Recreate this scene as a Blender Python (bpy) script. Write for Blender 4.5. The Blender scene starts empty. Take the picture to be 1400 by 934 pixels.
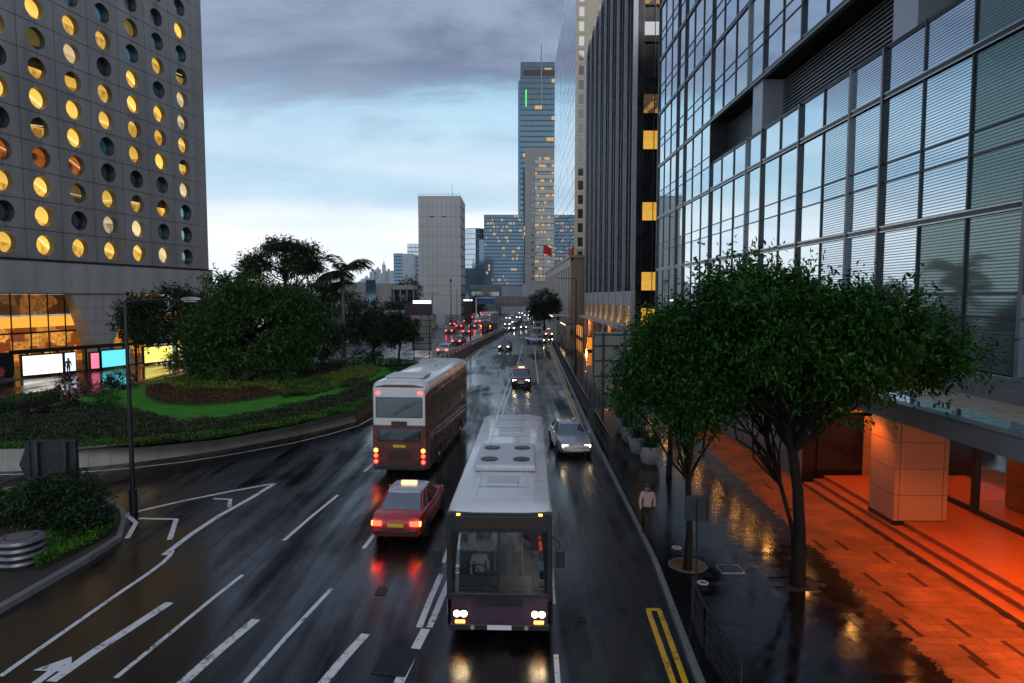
import bpy, math, random
import numpy as np
from mathutils import Vector, Matrix

random.seed(7)
rng = np.random.default_rng(7)
scene = bpy.context.scene
COL = scene.collection

# ------------------------------------------------------------------ camera
F_PX, CX, CY, HORIZON, CAM_H = 900.0, 700.0, 467.0, 405.0, 8.0
PITCH = math.atan((CY - HORIZON) / F_PX)
cam_data = bpy.data.cameras.new('camera')
cam_data.sensor_width = 36.0
cam_data.sensor_fit = 'HORIZONTAL'
cam_data.lens = F_PX / 1400.0 * 36.0
cam_data.clip_start = 0.1
cam_data.clip_end = 9000.0
cam = bpy.data.objects.new('camera', cam_data)
COL.objects.link(cam)
cam.location = (0, 0, CAM_H)
cam.rotation_euler = (math.pi / 2 - PITCH, 0, 0)
scene.camera = cam

# ------------------------------------------------------------------ sky and sun
SUN_EL, SUN_AZ = math.radians(32), math.radians(165)     # veiled by cloud, behind the viewer
world = bpy.data.worlds.new('World')
scene.world = world
world.use_nodes = True
wn, wl = world.node_tree.nodes, world.node_tree.links
wn.clear()

def wnode(t, **kw):
    n = wn.new(t)
    for k, v in kw.items():
        setattr(n, k, v)
    return n

def wmath(op, a, b=None, c=None, clamp=False):
    n = wnode('ShaderNodeMath', operation=op, use_clamp=clamp)
    for i, q in enumerate((a, b, c)):
        if q is None:
            continue
        if isinstance(q, (int, float)):
            n.inputs[i].default_value = q
        else:
            wl.new(q, n.inputs[i])
    return n.outputs[0]

def wmix(fac, a, b):
    n = wnode('ShaderNodeMix', data_type='RGBA')
    for s, q in ((n.inputs[0], fac), (n.inputs[6], a), (n.inputs[7], b)):
        if isinstance(q, (int, float)):
            s.default_value = q
        elif isinstance(q, tuple):
            s.default_value = (*q, 1)
        else:
            wl.new(q, s)
    return n.outputs[2]

def wramp(v, lo, hi):
    n = wnode('ShaderNodeMapRange', interpolation_type='SMOOTHSTEP')
    wl.new(v, n.inputs[0])
    n.inputs[1].default_value, n.inputs[2].default_value = lo, hi
    return n.outputs[0]

tc = wnode('ShaderNodeTexCoord')
sep = wnode('ShaderNodeSeparateXYZ')
wl.new(tc.outputs['Generated'], sep.inputs[0])
sx_, sy_, sz_ = sep.outputs
den = wmath('ADD', wmath('MAXIMUM', sz_, 0.0), 0.16)
comb = wnode('ShaderNodeCombineXYZ')
wl.new(wmath('DIVIDE', sx_, den), comb.inputs[0])
wl.new(wmath('DIVIDE', sy_, den), comb.inputs[1])
comb.inputs[2].default_value = 3.7

def wnoise(scale, detail, rough, dist=0.0, off=(0, 0, 0)):
    mp = wnode('ShaderNodeMapping')
    mp.inputs['Location'].default_value = off
    mp.inputs['Scale'].default_value = (0.8, 1.0, 1.0)
    wl.new(comb.outputs[0], mp.inputs[0])
    n = wnode('ShaderNodeTexNoise')
    n.inputs['Scale'].default_value = scale
    n.inputs['Detail'].default_value = detail
    n.inputs['Roughness'].default_value = rough
    n.inputs['Distortion'].default_value = dist
    wl.new(mp.outputs[0], n.inputs['Vector'])
    return n.outputs['Fac']

n_big = wnoise(0.42, 2, 0.5, 0.4, (2.1, 0.4, 0))
n_mid = wnoise(0.95, 6, 0.62, 0.35, (4.6, 7.4, 0))
n_fine = wnoise(1.8, 4, 0.6, 0.4, (9.2, 2.1, 0))
sky = wnode('ShaderNodeTexSky', sky_type='NISHITA', sun_disc=False)
sky.sun_elevation = SUN_EL
sky.sun_rotation = SUN_AZ
sky.air_density, sky.dust_density, sky.ozone_density = 1.0, 1.5, 2.0
skys = wnode('ShaderNodeVectorMath', operation='SCALE')
wl.new(sky.outputs[0], skys.inputs[0])
skys.inputs['Scale'].default_value = 0.10
# thin high veil of cloud (pale cyan), bright white low cloud bank, dark grey rain cloud above
elev = wmath('ADD', sz_, wmath('MULTIPLY', wmath('SUBTRACT', n_big, 0.5), 0.20))
elev2 = wmath('ADD', sz_, wmath('MULTIPLY', wmath('SUBTRACT', n_mid, 0.5), 0.34))
veil = wmix(wramp(n_fine, 0.3, 0.7), (0.19, 0.43, 0.62), (0.35, 0.60, 0.75))
c0 = wmix(0.86, skys.outputs[0], veil)
white = wmix(wramp(n_fine, 0.25, 0.75), (0.86, 0.93, 0.99), (1.05, 1.05, 1.05))
c1 = wmix(wramp(elev, 0.185, 0.07), c0, white)
patch = wmath('MULTIPLY', wramp(n_big, 0.46, 0.66), wramp(sz_, 0.34, 0.10))
c2 = wmix(wmath('MULTIPLY', patch, 0.70), c1, (0.84, 0.90, 0.95))
grey = wmix(wramp(n_mid, 0.36, 0.64), (0.110, 0.138, 0.225), (0.27, 0.335, 0.46))
cloudmask = wramp(elev2, 0.235, 0.315)
c3 = wmix(cloudmask, c2, grey)
bg = wnode('ShaderNodeBackground')
wl.new(c3, bg.inputs[0])
bg.inputs[1].default_value = 1.0
wo = wnode('ShaderNodeOutputWorld')
wl.new(bg.outputs[0], wo.inputs[0])

sun_data = bpy.data.lights.new('sun', 'SUN')
sun_data.energy = 0.5
sun_data.angle = math.radians(30)
sun_data.color = (1.0, 0.94, 0.88)
sun = bpy.data.objects.new('sun', sun_data)
COL.objects.link(sun)
sd = Vector((math.sin(SUN_AZ) * math.cos(SUN_EL), math.cos(SUN_AZ) * math.cos(SUN_EL), math.sin(SUN_EL)))
sun.rotation_euler = sd.to_track_quat('Z', 'Y').to_euler()
sun.location = (0, 0, 60)

scene.cycles.max_bounces = 6
scene.cycles.diffuse_bounces = 2
scene.cycles.glossy_bounces = 3
scene.cycles.transparent_max_bounces = 8
scene.cycles.volume_bounces = 0
vs = scene.view_settings
vs.view_transform = 'Standard'
vs.look = 'None'
vs.exposure = 0.38
vs.gamma = 1.0
vs.use_curve_mapping = False

# ------------------------------------------------------------------ measuring helpers
def ray(px, py):
    a, b = (px - CX) / F_PX, (CY - py) / F_PX
    cp, sp = math.cos(PITCH), math.sin(PITCH)
    return Vector((a, cp + b * sp, -sp + b * cp))

def G(px, py, z=0.0):
    d = ray(px, py)
    t = (z - CAM_H) / d.z
    return Vector((d.x * t, d.y * t, z))

def atY(px, py, Y):
    d = ray(px, py)
    t = Y / d.y
    return Vector((d.x * t, Y, CAM_H + d.z * t))

def proj(p):
    cp, sp = math.cos(PITCH), math.sin(PITCH)
    x, y, z = p[0], p[1], p[2] - CAM_H
    dep = y * cp - z * sp
    up = y * sp + z * cp
    if dep < 0.2:
        return None
    return CX + F_PX * x / dep, CY - F_PX * up / dep, dep

# ------------------------------------------------------------------ mesh helpers
class MB:
    def __init__(self):
        self.v, self.f, self.m = [], [], []

    def add(self, pts, faces, mi=0):
        b = len(self.v)
        self.v += [tuple(p) for p in pts]
        for fc in faces:
            self.f.append([b + i for i in fc])
            self.m.append(mi)
        return self

    def quad(self, a, b, c, d, mi=0):
        return self.add([a, b, c, d], [(0, 1, 2, 3)], mi)

    def box(self, x0, x1, y0, y1, z0, z1, mi=0):
        p = [(x0, y0, z0), (x1, y0, z0), (x1, y1, z0), (x0, y1, z0), (x0, y0, z1), (x1, y0, z1), (x1, y1, z1), (x0, y1, z1)]
        return self.add(p, [(3, 2, 1, 0), (4, 5, 6, 7), (0, 1, 5, 4), (1, 2, 6, 5), (2, 3, 7, 6), (3, 0, 4, 7)], mi)

    def obox(self, c, s, rz=0.0, mi=0, rx=0.0):
        m = Matrix.Translation(c) @ Matrix.Rotation(rz, 4, 'Z') @ Matrix.Rotation(rx, 4, 'X')
        h = [q / 2 for q in s]
        p = [m @ Vector((i * h[0], j * h[1], k * h[2])) for k in (-1, 1) for j, i in ((-1, -1), (-1, 1), (1, 1), (1, -1))]
        return self.add(p, [(3, 2, 1, 0), (4, 5, 6, 7), (0, 1, 5, 4), (1, 2, 6, 5), (2, 3, 7, 6), (3, 0, 4, 7)], mi)

    def prism(self, poly, z0, z1, mi=0, top_mi=None):
        n = len(poly)
        p = [(q[0], q[1], z0) for q in poly] + [(q[0], q[1], z1) for q in poly]
        self.add(p, [[i, (i + 1) % n, n + (i + 1) % n, n + i] for i in range(n)], mi)
        self.add(p, [list(range(n))[::-1]], mi)
        self.add(p, [[n + i for i in range(n)]], mi if top_mi is None else top_mi)
        return self

    def tube(self, pts, rad, n=8, mi=0, caps=True):
        pts = [Vector(p) for p in pts]
        if isinstance(rad, (int, float)):
            rad = [rad] * len(pts)
        rings = []
        ref = None
        for i, p in enumerate(pts):
            t = (pts[min(i + 1, len(pts) - 1)] - pts[max(i - 1, 0)]).normalized()
            if ref is None:
                ref = Vector((1, 0, 0)) if abs(t.x) < 0.8 else Vector((0, 1, 0))
            u = (ref - t * ref.dot(t)).normalized()
            ref = u
            w = t.cross(u)
            rings.append([p + (u * math.cos(2 * math.pi * k / n) + w * math.sin(2 * math.pi * k / n)) * rad[i] for k in range(n)])
        return self.loft(rings, mi, caps)

    def loft(self, rings, mi=0, caps=True, seg_mi=None):
        b = len(self.v)
        n = len(rings[0])
        for r in rings:
            self.v += [tuple(p) for p in r]
        for i in range(len(rings) - 1):
            for k in range(n):
                k2 = (k + 1) % n
                self.f.append([b + i * n + k, b + i * n + k2, b + (i + 1) * n + k2, b + (i + 1) * n + k])
                self.m.append(mi if seg_mi is None else seg_mi[k])
        if caps:
            self.f.append([b + k for k in range(n)][::-1]); self.m.append(mi)
            self.f.append([b + (len(rings) - 1) * n + k for k in range(n)]); self.m.append(mi)
        return self

    def lathe(self, prof, n=16, c=(0, 0, 0), axis='Z', mi=0):
        rings = []
        for r, h in prof:
            ring = []
            for k in range(n):
                a = 2 * math.pi * k / n
                x, y = r * math.cos(a), r * math.sin(a)
                q = (x, y, h) if axis == 'Z' else ((h, x, y) if axis == 'X' else (y, h, x))
                ring.append((q[0] + c[0], q[1] + c[1], q[2] + c[2]))
            rings.append(ring)
        return self.loft(rings, mi, True)

    def ribbon(self, pts, w, z, mi=0):
        """flat strip along ground points"""
        pts = [Vector((p[0], p[1])) for p in pts]
        L, R = [], []
        for i, p in enumerate(pts):
            t = (pts[min(i + 1, len(pts) - 1)] - pts[max(i - 1, 0)]).normalized()
            nrm = Vector((-t.y, t.x)) * (w / 2)
            L.append((p.x + nrm.x, p.y + nrm.y, z)); R.append((p.x - nrm.x, p.y - nrm.y, z))
        for i in range(len(pts) - 1):
            self.quad(R[i], R[i + 1], L[i + 1], L[i], mi)
        return self

    def mesh(self, name, mats, smooth=None):
        me = bpy.data.meshes.new(name)
        me.from_pydata(self.v, [], self.f)
        for mt in (mats if isinstance(mats, (list, tuple)) else [mats]):
            me.materials.append(mt)
        if any(self.m):
            me.polygons.foreach_set('material_index', self.m)
        if smooth is not None:
            me.polygons.foreach_set('use_smooth', [True] * len(me.polygons))
            me.set_sharp_from_angle(angle=math.radians(smooth))
        me.update()
        return me

    def build(self, name, mats, parent=None, loc=None, smooth=None, bevel=0, rz=0):
        o = bpy.data.objects.new(name, self.mesh(name, mats, smooth))
        COL.objects.link(o)
        if parent is not None:
            o.parent = parent
        if loc is not None:
            o.location = loc
        if rz:
            o.rotation_euler.z = rz
        if bevel:
            bv = o.modifiers.new('bevel', 'BEVEL')
            bv.width, bv.segments, bv.limit_method = bevel, 2, 'ANGLE'
            bv.angle_limit = math.radians(50)
        return o

def tag(o, label=None, cat=None, group=None, kind=None):
    if label: o['label'] = label
    if cat: o['category'] = cat
    if group: o['group'] = group
    if kind: o['kind'] = kind
    return o

def thing(name, label, cat, loc=(0, 0, 0), rz=0.0, group=None):
    o = bpy.data.objects.new(name, None)
    COL.objects.link(o)
    o.empty_display_size = 0.3
    o.location = loc
    o.rotation_euler.z = rz
    return tag(o, label, cat, group)

def inst(name, mesh, parent, loc=(0, 0, 0), rz=0.0, rot=None, scale=None):
    o = bpy.data.objects.new(name, mesh)
    COL.objects.link(o)
    o.parent = parent
    o.location = loc
    o.rotation_euler = rot if rot else (0, 0, rz)
    if scale: o.scale = scale
    return o

def copy_tree(o, parent=None):
    c = o.copy()
    COL.objects.link(c)
    c.parent = parent
    for ch in o.children:
        copy_tree(ch, c)
    return c

# ------------------------------------------------------------------ materials
def N(nt, t, **kw):
    n = nt.nodes.new(t)
    for k, v in kw.items():
        setattr(n, k, v)
    return n

def setin(nt, sock, v):
    if isinstance(v, bpy.types.NodeSocket):
        nt.links.new(v, sock)
    elif isinstance(v, tuple) and len(v) == 3 and sock.type == 'RGBA':
        sock.default_value = (*v, 1)
    else:
        sock.default_value = v

def nmath(nt, op, a, b=0.0, clamp=False):
    n = N(nt, 'ShaderNodeMath', operation=op, use_clamp=clamp)
    setin(nt, n.inputs[0], a); setin(nt, n.inputs[1], b)
    return n.outputs[0]

def nmix(nt, fac, a, b):
    n = N(nt, 'ShaderNodeMix', data_type='RGBA')
    setin(nt, n.inputs[0], fac); setin(nt, n.inputs[6], a); setin(nt, n.inputs[7], b)
    return n.outputs[2]

def nrange(nt, v, a, b, c=0.0, d=1.0):
    n = N(nt, 'ShaderNodeMapRange')
    setin(nt, n.inputs[0], v)
    for i, q in enumerate((a, b, c, d)):
        n.inputs[1 + i].default_value = q
    return n.outputs[0]

def nnoise(nt, scale, detail=4, rough=0.55, vec=None, stretch=(1, 1, 1), dist=0.0, coord='pos'):
    if vec is None:
        if coord == 'pos':
            vec = N(nt, 'ShaderNodeNewGeometry').outputs['Position']
        else:
            vec = N(nt, 'ShaderNodeTexCoord').outputs['Object']
    mp = N(nt, 'ShaderNodeMapping')
    mp.inputs['Scale'].default_value = stretch
    nt.links.new(vec, mp.inputs[0])
    n = N(nt, 'ShaderNodeTexNoise')
    n.inputs['Scale'].default_value = scale
    n.inputs['Detail'].default_value = detail
    n.inputs['Roughness'].default_value = rough
    n.inputs['Distortion'].default_value = dist
    nt.links.new(mp.outputs[0], n.inputs['Vector'])
    return n.outputs['Fac']

def newmat(name):
    m = bpy.data.materials.new(name)
    m.use_nodes = True
    nt = m.node_tree
    b = nt.nodes['Principled BSDF']
    return m, nt, b

def mat(name, col, rough=0.5, metal=0.0, var=0.15, scale=1.5, bump=0.0, bscale=30.0, coord='pos', emit=None, estr=0.0, spec=None, streak=False, rvar=0.1, coat=0.0):
    m, nt, b = newmat(name)
    if var > 0:
        n1 = nnoise(nt, scale, 5, 0.6, coord=coord, stretch=(1, 1, 0.18) if streak else (1, 1, 1))
        dark = tuple(c * (1 - var) for c in col)
        lite = tuple(min(1, c * (1 + var)) for c in col)
        setin(nt, b.inputs['Base Color'], nmix(nt, nrange(nt, n1, 0.3, 0.7), dark, lite))
        setin(nt, b.inputs['Roughness'], nrange(nt, n1, 0.3, 0.7, max(0.02, rough - rvar), min(1, rough + rvar)))
    else:
        b.inputs['Base Color'].default_value = (*col, 1)
        b.inputs['Roughness'].default_value = rough
    b.inputs['Metallic'].default_value = metal
    if spec is not None:
        b.inputs['Specular IOR Level'].default_value = spec
    if coat:
        b.inputs['Coat Weight'].default_value = coat
        b.inputs['Coat Roughness'].default_value = 0.06
    if emit:
        b.inputs['Emission Color'].default_value = (*emit, 1)
        b.inputs['Emission Strength'].default_value = estr
    if bump:
        n2 = nnoise(nt, bscale, 3, 0.6, coord=coord)
        bp = N(nt, 'ShaderNodeBump')
        bp.inputs['Strength'].default_value = bump
        bp.inputs['Distance'].default_value = 0.02
        nt.links.new(n2, bp.inputs['Height'])
        nt.links.new(bp.outputs[0], b.inputs['Normal'])
    return m

M = {}
# wet asphalt: dark binder, glossy water film with patches that drained
def asphalt(name, c0, c1):
    m, nt, b = newmat(name)
    big = nnoise(nt, 0.16, 5, 0.6, stretch=(1.0, 0.42, 1), dist=0.8)
    trk = nnoise(nt, 1.1, 4, 0.6, stretch=(1.0, 0.05, 1))
    fine = nnoise(nt, 26.0, 3, 0.7)
    wet = nrange(nt, nmath(nt, 'ADD', nmath(nt, 'MULTIPLY', big, 0.6), nmath(nt, 'MULTIPLY', trk, 0.4)), 0.41, 0.56)
    col = nmix(nt, nrange(nt, fine, 0.35, 0.7), c0, c1)
    col = nmix(nt, wet, col, tuple(q * 0.55 for q in c0))
    setin(nt, b.inputs['Base Color'], col)
    setin(nt, b.inputs['Roughness'], nmath(nt, 'ADD', nrange(nt, wet, 0.0, 1.0, 0.50, 0.09), nrange(nt, fine, 0.3, 0.7, -0.04, 0.06)))
    setin(nt, b.inputs['Specular IOR Level'], nrange(nt, wet, 0.0, 1.0, 0.10, 0.95))
    hgt = nmath(nt, 'ADD', nmath(nt, 'MULTIPLY', nnoise(nt, 70.0, 2, 0.6), 0.6), nmath(nt, 'MULTIPLY', fine, 0.5))
    bp = N(nt, 'ShaderNodeBump')
    bp.inputs['Distance'].default_value = 0.012
    nt.links.new(nrange(nt, wet, 0, 1, 0.36, 0.10), bp.inputs['Strength'])
    nt.links.new(hgt, bp.inputs['Height'])
    nt.links.new(bp.outputs[0], b.inputs['Normal'])
    return m
M['asphalt'] = asphalt('wet_asphalt', (0.004, 0.004, 0.005), (0.013, 0.012, 0.014))
M['ground'] = asphalt('wet_ground', (0.030, 0.028, 0.028), (0.055, 0.050, 0.048))

# worn road paint
def paint(name, col, wear=0.45):
    m, nt, b = newmat(name)
    n1 = nnoise(nt, 9.0, 5, 0.7)
    n2 = nnoise(nt, 1.4, 3, 0.6)
    worn = nrange(nt, nmath(nt, 'ADD', nmath(nt, 'MULTIPLY', n1, 0.6), nmath(nt, 'MULTIPLY', n2, 0.4)), wear + 0.10, wear + 0.02)
    setin(nt, b.inputs['Base Color'], nmix(nt, worn, col, (0.05, 0.05, 0.05)))
    setin(nt, b.inputs['Roughness'], nrange(nt, n1, 0.3, 0.7, 0.25, 0.5))
    return m
M['white_paint'] = paint('road_white', (0.70, 0.70, 0.68), 0.37)
M['yellow_paint'] = paint('road_yellow', (0.70, 0.40, 0.02), 0.37)

# pavers: wet and dark out in the rain, dry and pale below the canopy, ragged edge
def paver_mat(name, wet_c, dry_c):
    m, nt, b = newmat(name)
    pos = N(nt, 'ShaderNodeNewGeometry').outputs['Position']
    sp = N(nt, 'ShaderNodeSeparateXYZ'); nt.links.new(pos, sp.inputs[0])
    rnd = N(nt, 'ShaderNodeObjectInfo').outputs['Random']
    edge = nmath(nt, 'ADD', 8.35, nmath(nt, 'MULTIPLY', sp.outputs[1], 0.054))
    rag = nmath(nt, 'MULTIPLY', nmath(nt, 'SUBTRACT', nnoise(nt, 3.2, 6, 0.7), 0.5), 1.1)
    dist = nmath(nt, 'ADD', nmath(nt, 'SUBTRACT', sp.outputs[0], edge), rag)
    dry = nrange(nt, dist, -0.06, 0.10)
    g = nnoise(nt, 45.0, 3, 0.6)
    patch = nnoise(nt, 0.9, 4, 0.6)
    tone = nrange(nt, nmath(nt, 'ADD', nmath(nt, 'MULTIPLY', g, 0.5), nmath(nt, 'MULTIPLY', rnd, 0.5)), 0.2, 0.8, 0.75, 1.25)
    wc = nmix(nt, patch, wet_c, tuple(q * 1.7 for q in wet_c))
    dc = nmix(nt, nrange(nt, patch, 0.35, 0.65), tuple(q * 0.55 for q in dry_c), dry_c)
    col = nmix(nt, dry, wc, dc)
    vm = N(nt, 'ShaderNodeVectorMath', operation='SCALE')
    nt.links.new(col, vm.inputs[0]); nt.links.new(tone, vm.inputs['Scale'])
    setin(nt, b.inputs['Base Color'], vm.outputs[0])
    wr = nrange(nt, nmath(nt, 'ADD', nmath(nt, 'MULTIPLY', patch, 0.6), nmath(nt, 'MULTIPLY', rnd, 0.4)), 0.3, 0.7, 0.05, 0.20)
    mr = N(nt, 'ShaderNodeMix', data_type='FLOAT')
    nt.links.new(dry, mr.inputs[0]); nt.links.new(wr, mr.inputs[2]); mr.inputs[3].default_value = 0.62
    setin(nt, b.inputs['Roughness'], mr.outputs[0])
    setin(nt, b.inputs['Specular IOR Level'], nrange(nt, dry, 0, 1, 0.42, 0.12))
    bp = N(nt, 'ShaderNodeBump'); bp.inputs['Strength'].default_value = 0.09; bp.inputs['Distance'].default_value = 0.01
    nt.links.new(nmath(nt, 'ADD', nmath(nt, 'MULTIPLY', g, 0.5), nnoise(nt, 5.0, 3, 0.6)), bp.inputs['Height'])
    nt.links.new(bp.outputs[0], b.inputs['Normal'])
    return m
M['paver'] = paver_mat('paver', (0.006, 0.005, 0.005), (0.175, 0.070, 0.026))
M['paver_dark'] = paver_mat('paver_dark', (0.004, 0.004, 0.004), (0.028, 0.011, 0.006))
M['joint'] = mat('joint_sand', (0.012, 0.011, 0.011), 0.7, var=0.2)

M['concrete'] = mat('concrete', (0.27, 0.26, 0.22), 0.62, var=0.22, scale=0.8, bump=0.25, bscale=18, streak=True)
M['concrete_dark'] = mat('concrete_dark', (0.16, 0.15, 0.135), 0.5, var=0.25, scale=0.7, bump=0.25, bscale=18)
M['kerb'] = mat('kerb_granite', (0.16, 0.16, 0.16), 0.35, var=0.25, scale=4, bump=0.2, bscale=40)
M['brown_wall'] = mat('brown_tile_wall', (0.095, 0.055, 0.038), 0.35, var=0.3, scale=2.0, bump=0.2)
M['jardine_panel'] = mat('grey_aluminium_panel', (0.235, 0.228, 0.222), 0.48, metal=0.1, var=0.24, scale=0.5, bump=0.05, bscale=4, streak=True)
M['jardine_band'] = mat('pale_aluminium_band', (0.35, 0.345, 0.335), 0.5, metal=0.05, var=0.2, scale=0.5, streak=True)
M['reveal'] = mat('window_reveal', (0.06, 0.055, 0.05), 0.3, metal=0.3, var=0.1)
M['joint_dark'] = mat('dark_joint', (0.012, 0.012, 0.013), 0.7, var=0)
M['black_metal'] = mat('black_metal', (0.018, 0.018, 0.020), 0.38, metal=0.4, var=0.2, scale=3)
M['grey_metal'] = mat('grey_metal', (0.20, 0.21, 0.22), 0.4, metal=0.6, var=0.18, scale=2.5)
M['steel'] = mat('steel', (0.45, 0.46, 0.48), 0.28, metal=0.9, var=0.15, scale=3)
M['dark_metal'] = mat('dark_metal', (0.05, 0.052, 0.056), 0.35, metal=0.6, var=0.2, scale=2.5)
M['sign_back'] = mat('sign_back_grey', (0.20, 0.22, 0.21), 0.5, metal=0.3, var=0.25, scale=1.4, streak=True)
M['granite'] = mat('pink_granite', (0.29, 0.175, 0.10), 0.3, var=0.3, scale=30, bump=0.03, bscale=50)
M['granite_grey'] = mat('grey_granite', (0.13, 0.125, 0.12), 0.35, var=0.25, scale=12)
M['granite_black'] = mat('black_granite', (0.012, 0.011, 0.011), 0.15, var=0.3, scale=12)
M['terrazzo'] = mat('step_stone', (0.19, 0.060, 0.022), 0.42, spec=0.2, var=0.22, scale=3.0, bump=0.06, bscale=60)
M['soffit'] = mat('soffit_panel', (0.34, 0.25, 0.17), 0.5, var=0.08)
M['fascia'] = mat('fascia_grey', (0.17, 0.175, 0.185), 0.42, metal=0.3, var=0.15, scale=0.8)
M['column_grey'] = mat('column_cladding', (0.36, 0.38, 0.43), 0.4, metal=0.5, var=0.06, scale=0.5)
M['rubber'] = mat('rubber', (0.014, 0.014, 0.015), 0.6, var=0.2, coord='obj')
M['rim'] = mat('wheel_rim', (0.30, 0.31, 0.32), 0.35, metal=0.8, var=0.1, coord='obj')
M['plastic'] = mat('dark_plastic', (0.02, 0.02, 0.022), 0.42, var=0.15, coord='obj')
M['chrome'] = mat('chrome', (0.6, 0.6, 0.62), 0.15, metal=1.0, var=0.05, coord='obj')
M['plate_white'] = mat('number_plate', (0.7, 0.7, 0.68), 0.4, var=0.05, coord='obj')
M['plate_yellow'] = mat('number_plate_yellow', (0.7, 0.5, 0.05), 0.4, var=0.05, coord='obj')
M['white_rail'] = mat('white_rail', (0.55, 0.56, 0.56), 0.45, var=0.2, scale=2)
M['soil'] = mat('soil', (0.035, 0.025, 0.018), 0.8, var=0.3, scale=3, bump=0.4)
M['pot'] = mat('white_pot', (0.36, 0.36, 0.34), 0.4, var=0.15, scale=3)
M['bark'] = mat('wet_bark', (0.013, 0.010, 0.008), 0.7, spec=0.15, var=0.35, scale=6, bump=0.6, bscale=22, streak=True)
M['palm_bark'] = mat('palm_bark', (0.13, 0.12, 0.10), 0.7, var=0.3, scale=6, bump=0.4, bscale=14)

def emat(name, col, strength, base=(0.02, 0.02, 0.02), rough=0.25):
    m, nt, b = newmat(name)
    b.inputs['Base Color'].default_value = (*base, 1)
    b.inputs['Roughness'].default_value = rough
    b.inputs['Emission Color'].default_value = (*col, 1)
    b.inputs['Emission Strength'].default_value = strength
    return m
M['head_on'] = emat('headlight_on', (1.0, 0.78, 0.45), 22, (0.6, 0.6, 0.6))
M['head_far'] = emat('headlight_on_far', (1.0, 0.86, 0.62), 26, (0.6, 0.6, 0.6))
M['tail_on'] = emat('tail_light_on', (1.0, 0.03, 0.015), 9, (0.3, 0.01, 0.01))
M['tail_far'] = emat('tail_light_on_far', (1.0, 0.035, 0.03), 14, (0.3, 0.01, 0.01))
M['amber_on'] = emat('amber_light_on', (1.0, 0.34, 0.03), 10, (0.5, 0.2, 0.02))
M['down_lamp'] = emat('downlight_lamp', (1.0, 0.42, 0.10), 100)
M['lamp_off'] = mat('lamp_glass', (0.30, 0.31, 0.32), 0.2, var=0.05)
M['taxi_lit'] = emat('taxi_roof_sign', (1.0, 0.55, 0.25), 1.2, (0.7, 0.5, 0.4))

# glass seen as a dark reflecting sheet
def glassmat(name, tint, refl, rough=0.03, interior=(0.01, 0.012, 0.014), wave=0.0, stripes=0.0, emit=None, estr=0.0):
    m, nt, b = newmat(name)
    nt.nodes.remove(b)
    out = nt.nodes['Material Output']
    dif = N(nt, 'ShaderNodeBsdfPrincipled')
    dif.inputs['Base Color'].default_value = (*interior, 1)
    dif.inputs['Roughness'].default_value = 0.3
    if emit:
        setin(nt, dif.inputs['Emission Color'], nmix(nt, nrange(nt, nnoise(nt, 0.7, 2, 0.5), 0.42, 0.58), tuple(q * 0.04 for q in emit), emit))
        dif.inputs['Emission Strength'].default_value = estr
    gl = N(nt, 'ShaderNodeBsdfGlossy')
    gl.inputs['Color'].default_value = (*tint, 1)
    gl.inputs['Roughness'].default_value = rough
    lw = N(nt, 'ShaderNodeLayerWeight'); lw.inputs[0].default_value = 0.45
    fac = nrange(nt, lw.outputs['Fresnel'], 0.0, 1.0, refl, 1.0)
    if stripes:
        tcn = N(nt, 'ShaderNodeTexCoord')
        sp = N(nt, 'ShaderNodeSeparateXYZ'); nt.links.new(tcn.outputs['Object'], sp.inputs[0])
        fr = nmath(nt, 'FRACT', nmath(nt, 'MULTIPLY', sp.outputs[2], 1.0 / stripes))
        line = nmath(nt, 'LESS_THAN', fr, 0.40)
        fac = nmath(nt, 'MULTIPLY', fac, nrange(nt, line, 0, 1, 1.0, 0.22))
        setin(nt, dif.inputs['Base Color'], nmix(nt, line, interior, tuple(q * 0.35 for q in interior)))
    if wave:
        bp = N(nt, 'ShaderNodeBump'); bp.inputs['Strength'].default_value = wave; bp.inputs['Distance'].default_value = 0.05
        nt.links.new(nnoise(nt, 0.5, 2, 0.5), bp.inputs['Height'])
        nt.links.new(bp.outputs[0], gl.inputs['Normal'])
    mx = N(nt, 'ShaderNodeMixShader')
    nt.links.new(fac, mx.inputs[0]); nt.links.new(dif.outputs[0], mx.inputs[1]); nt.links.new(gl.outputs[0], mx.inputs[2])
    nt.links.new(mx.outputs[0], out.inputs[0])
    return m
M['curtain'] = glassmat('mirror_glass', (0.78, 0.90, 1.0), 0.80, 0.02, (0.02, 0.035, 0.05), wave=0.04)
M['curtain2'] = glassmat('mirror_glass_pale', (0.86, 0.95, 0.98), 0.84, 0.02, (0.03, 0.05, 0.06), wave=0.05)
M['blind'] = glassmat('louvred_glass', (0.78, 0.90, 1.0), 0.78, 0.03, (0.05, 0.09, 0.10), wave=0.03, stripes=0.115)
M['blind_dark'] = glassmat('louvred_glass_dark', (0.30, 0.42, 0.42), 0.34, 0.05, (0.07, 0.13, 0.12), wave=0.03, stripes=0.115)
M['blind_lit'] = glassmat('louvred_glass_lit', (0.30, 0.42, 0.42), 0.22, 0.05, (0.07, 0.13, 0.10), wave=0.03, stripes=0.115, emit=(0.9, 0.62, 0.02), estr=0.9)
M['tint_glass'] = glassmat('tinted_glass', (0.55, 0.60, 0.65), 0.22, 0.03)
M['vehicle_glass'] = glassmat('vehicle_glass', (0.8, 0.85, 0.9), 0.14, 0.03, (0.008, 0.008, 0.010))
M['far_glass_blue'] = glassmat('far_blue_glass', (0.30, 0.50, 0.68), 0.22, 0.08, (0.015, 0.06, 0.11))
M['far_glass_dark'] = glassmat('far_dark_glass', (0.40, 0.55, 0.62), 0.30, 0.06, (0.012, 0.035, 0.05))
M['far_glass_pale'] = glassmat('far_pale_glass', (0.62, 0.74, 0.86), 0.6, 0.1, (0.08, 0.15, 0.22))
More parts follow.
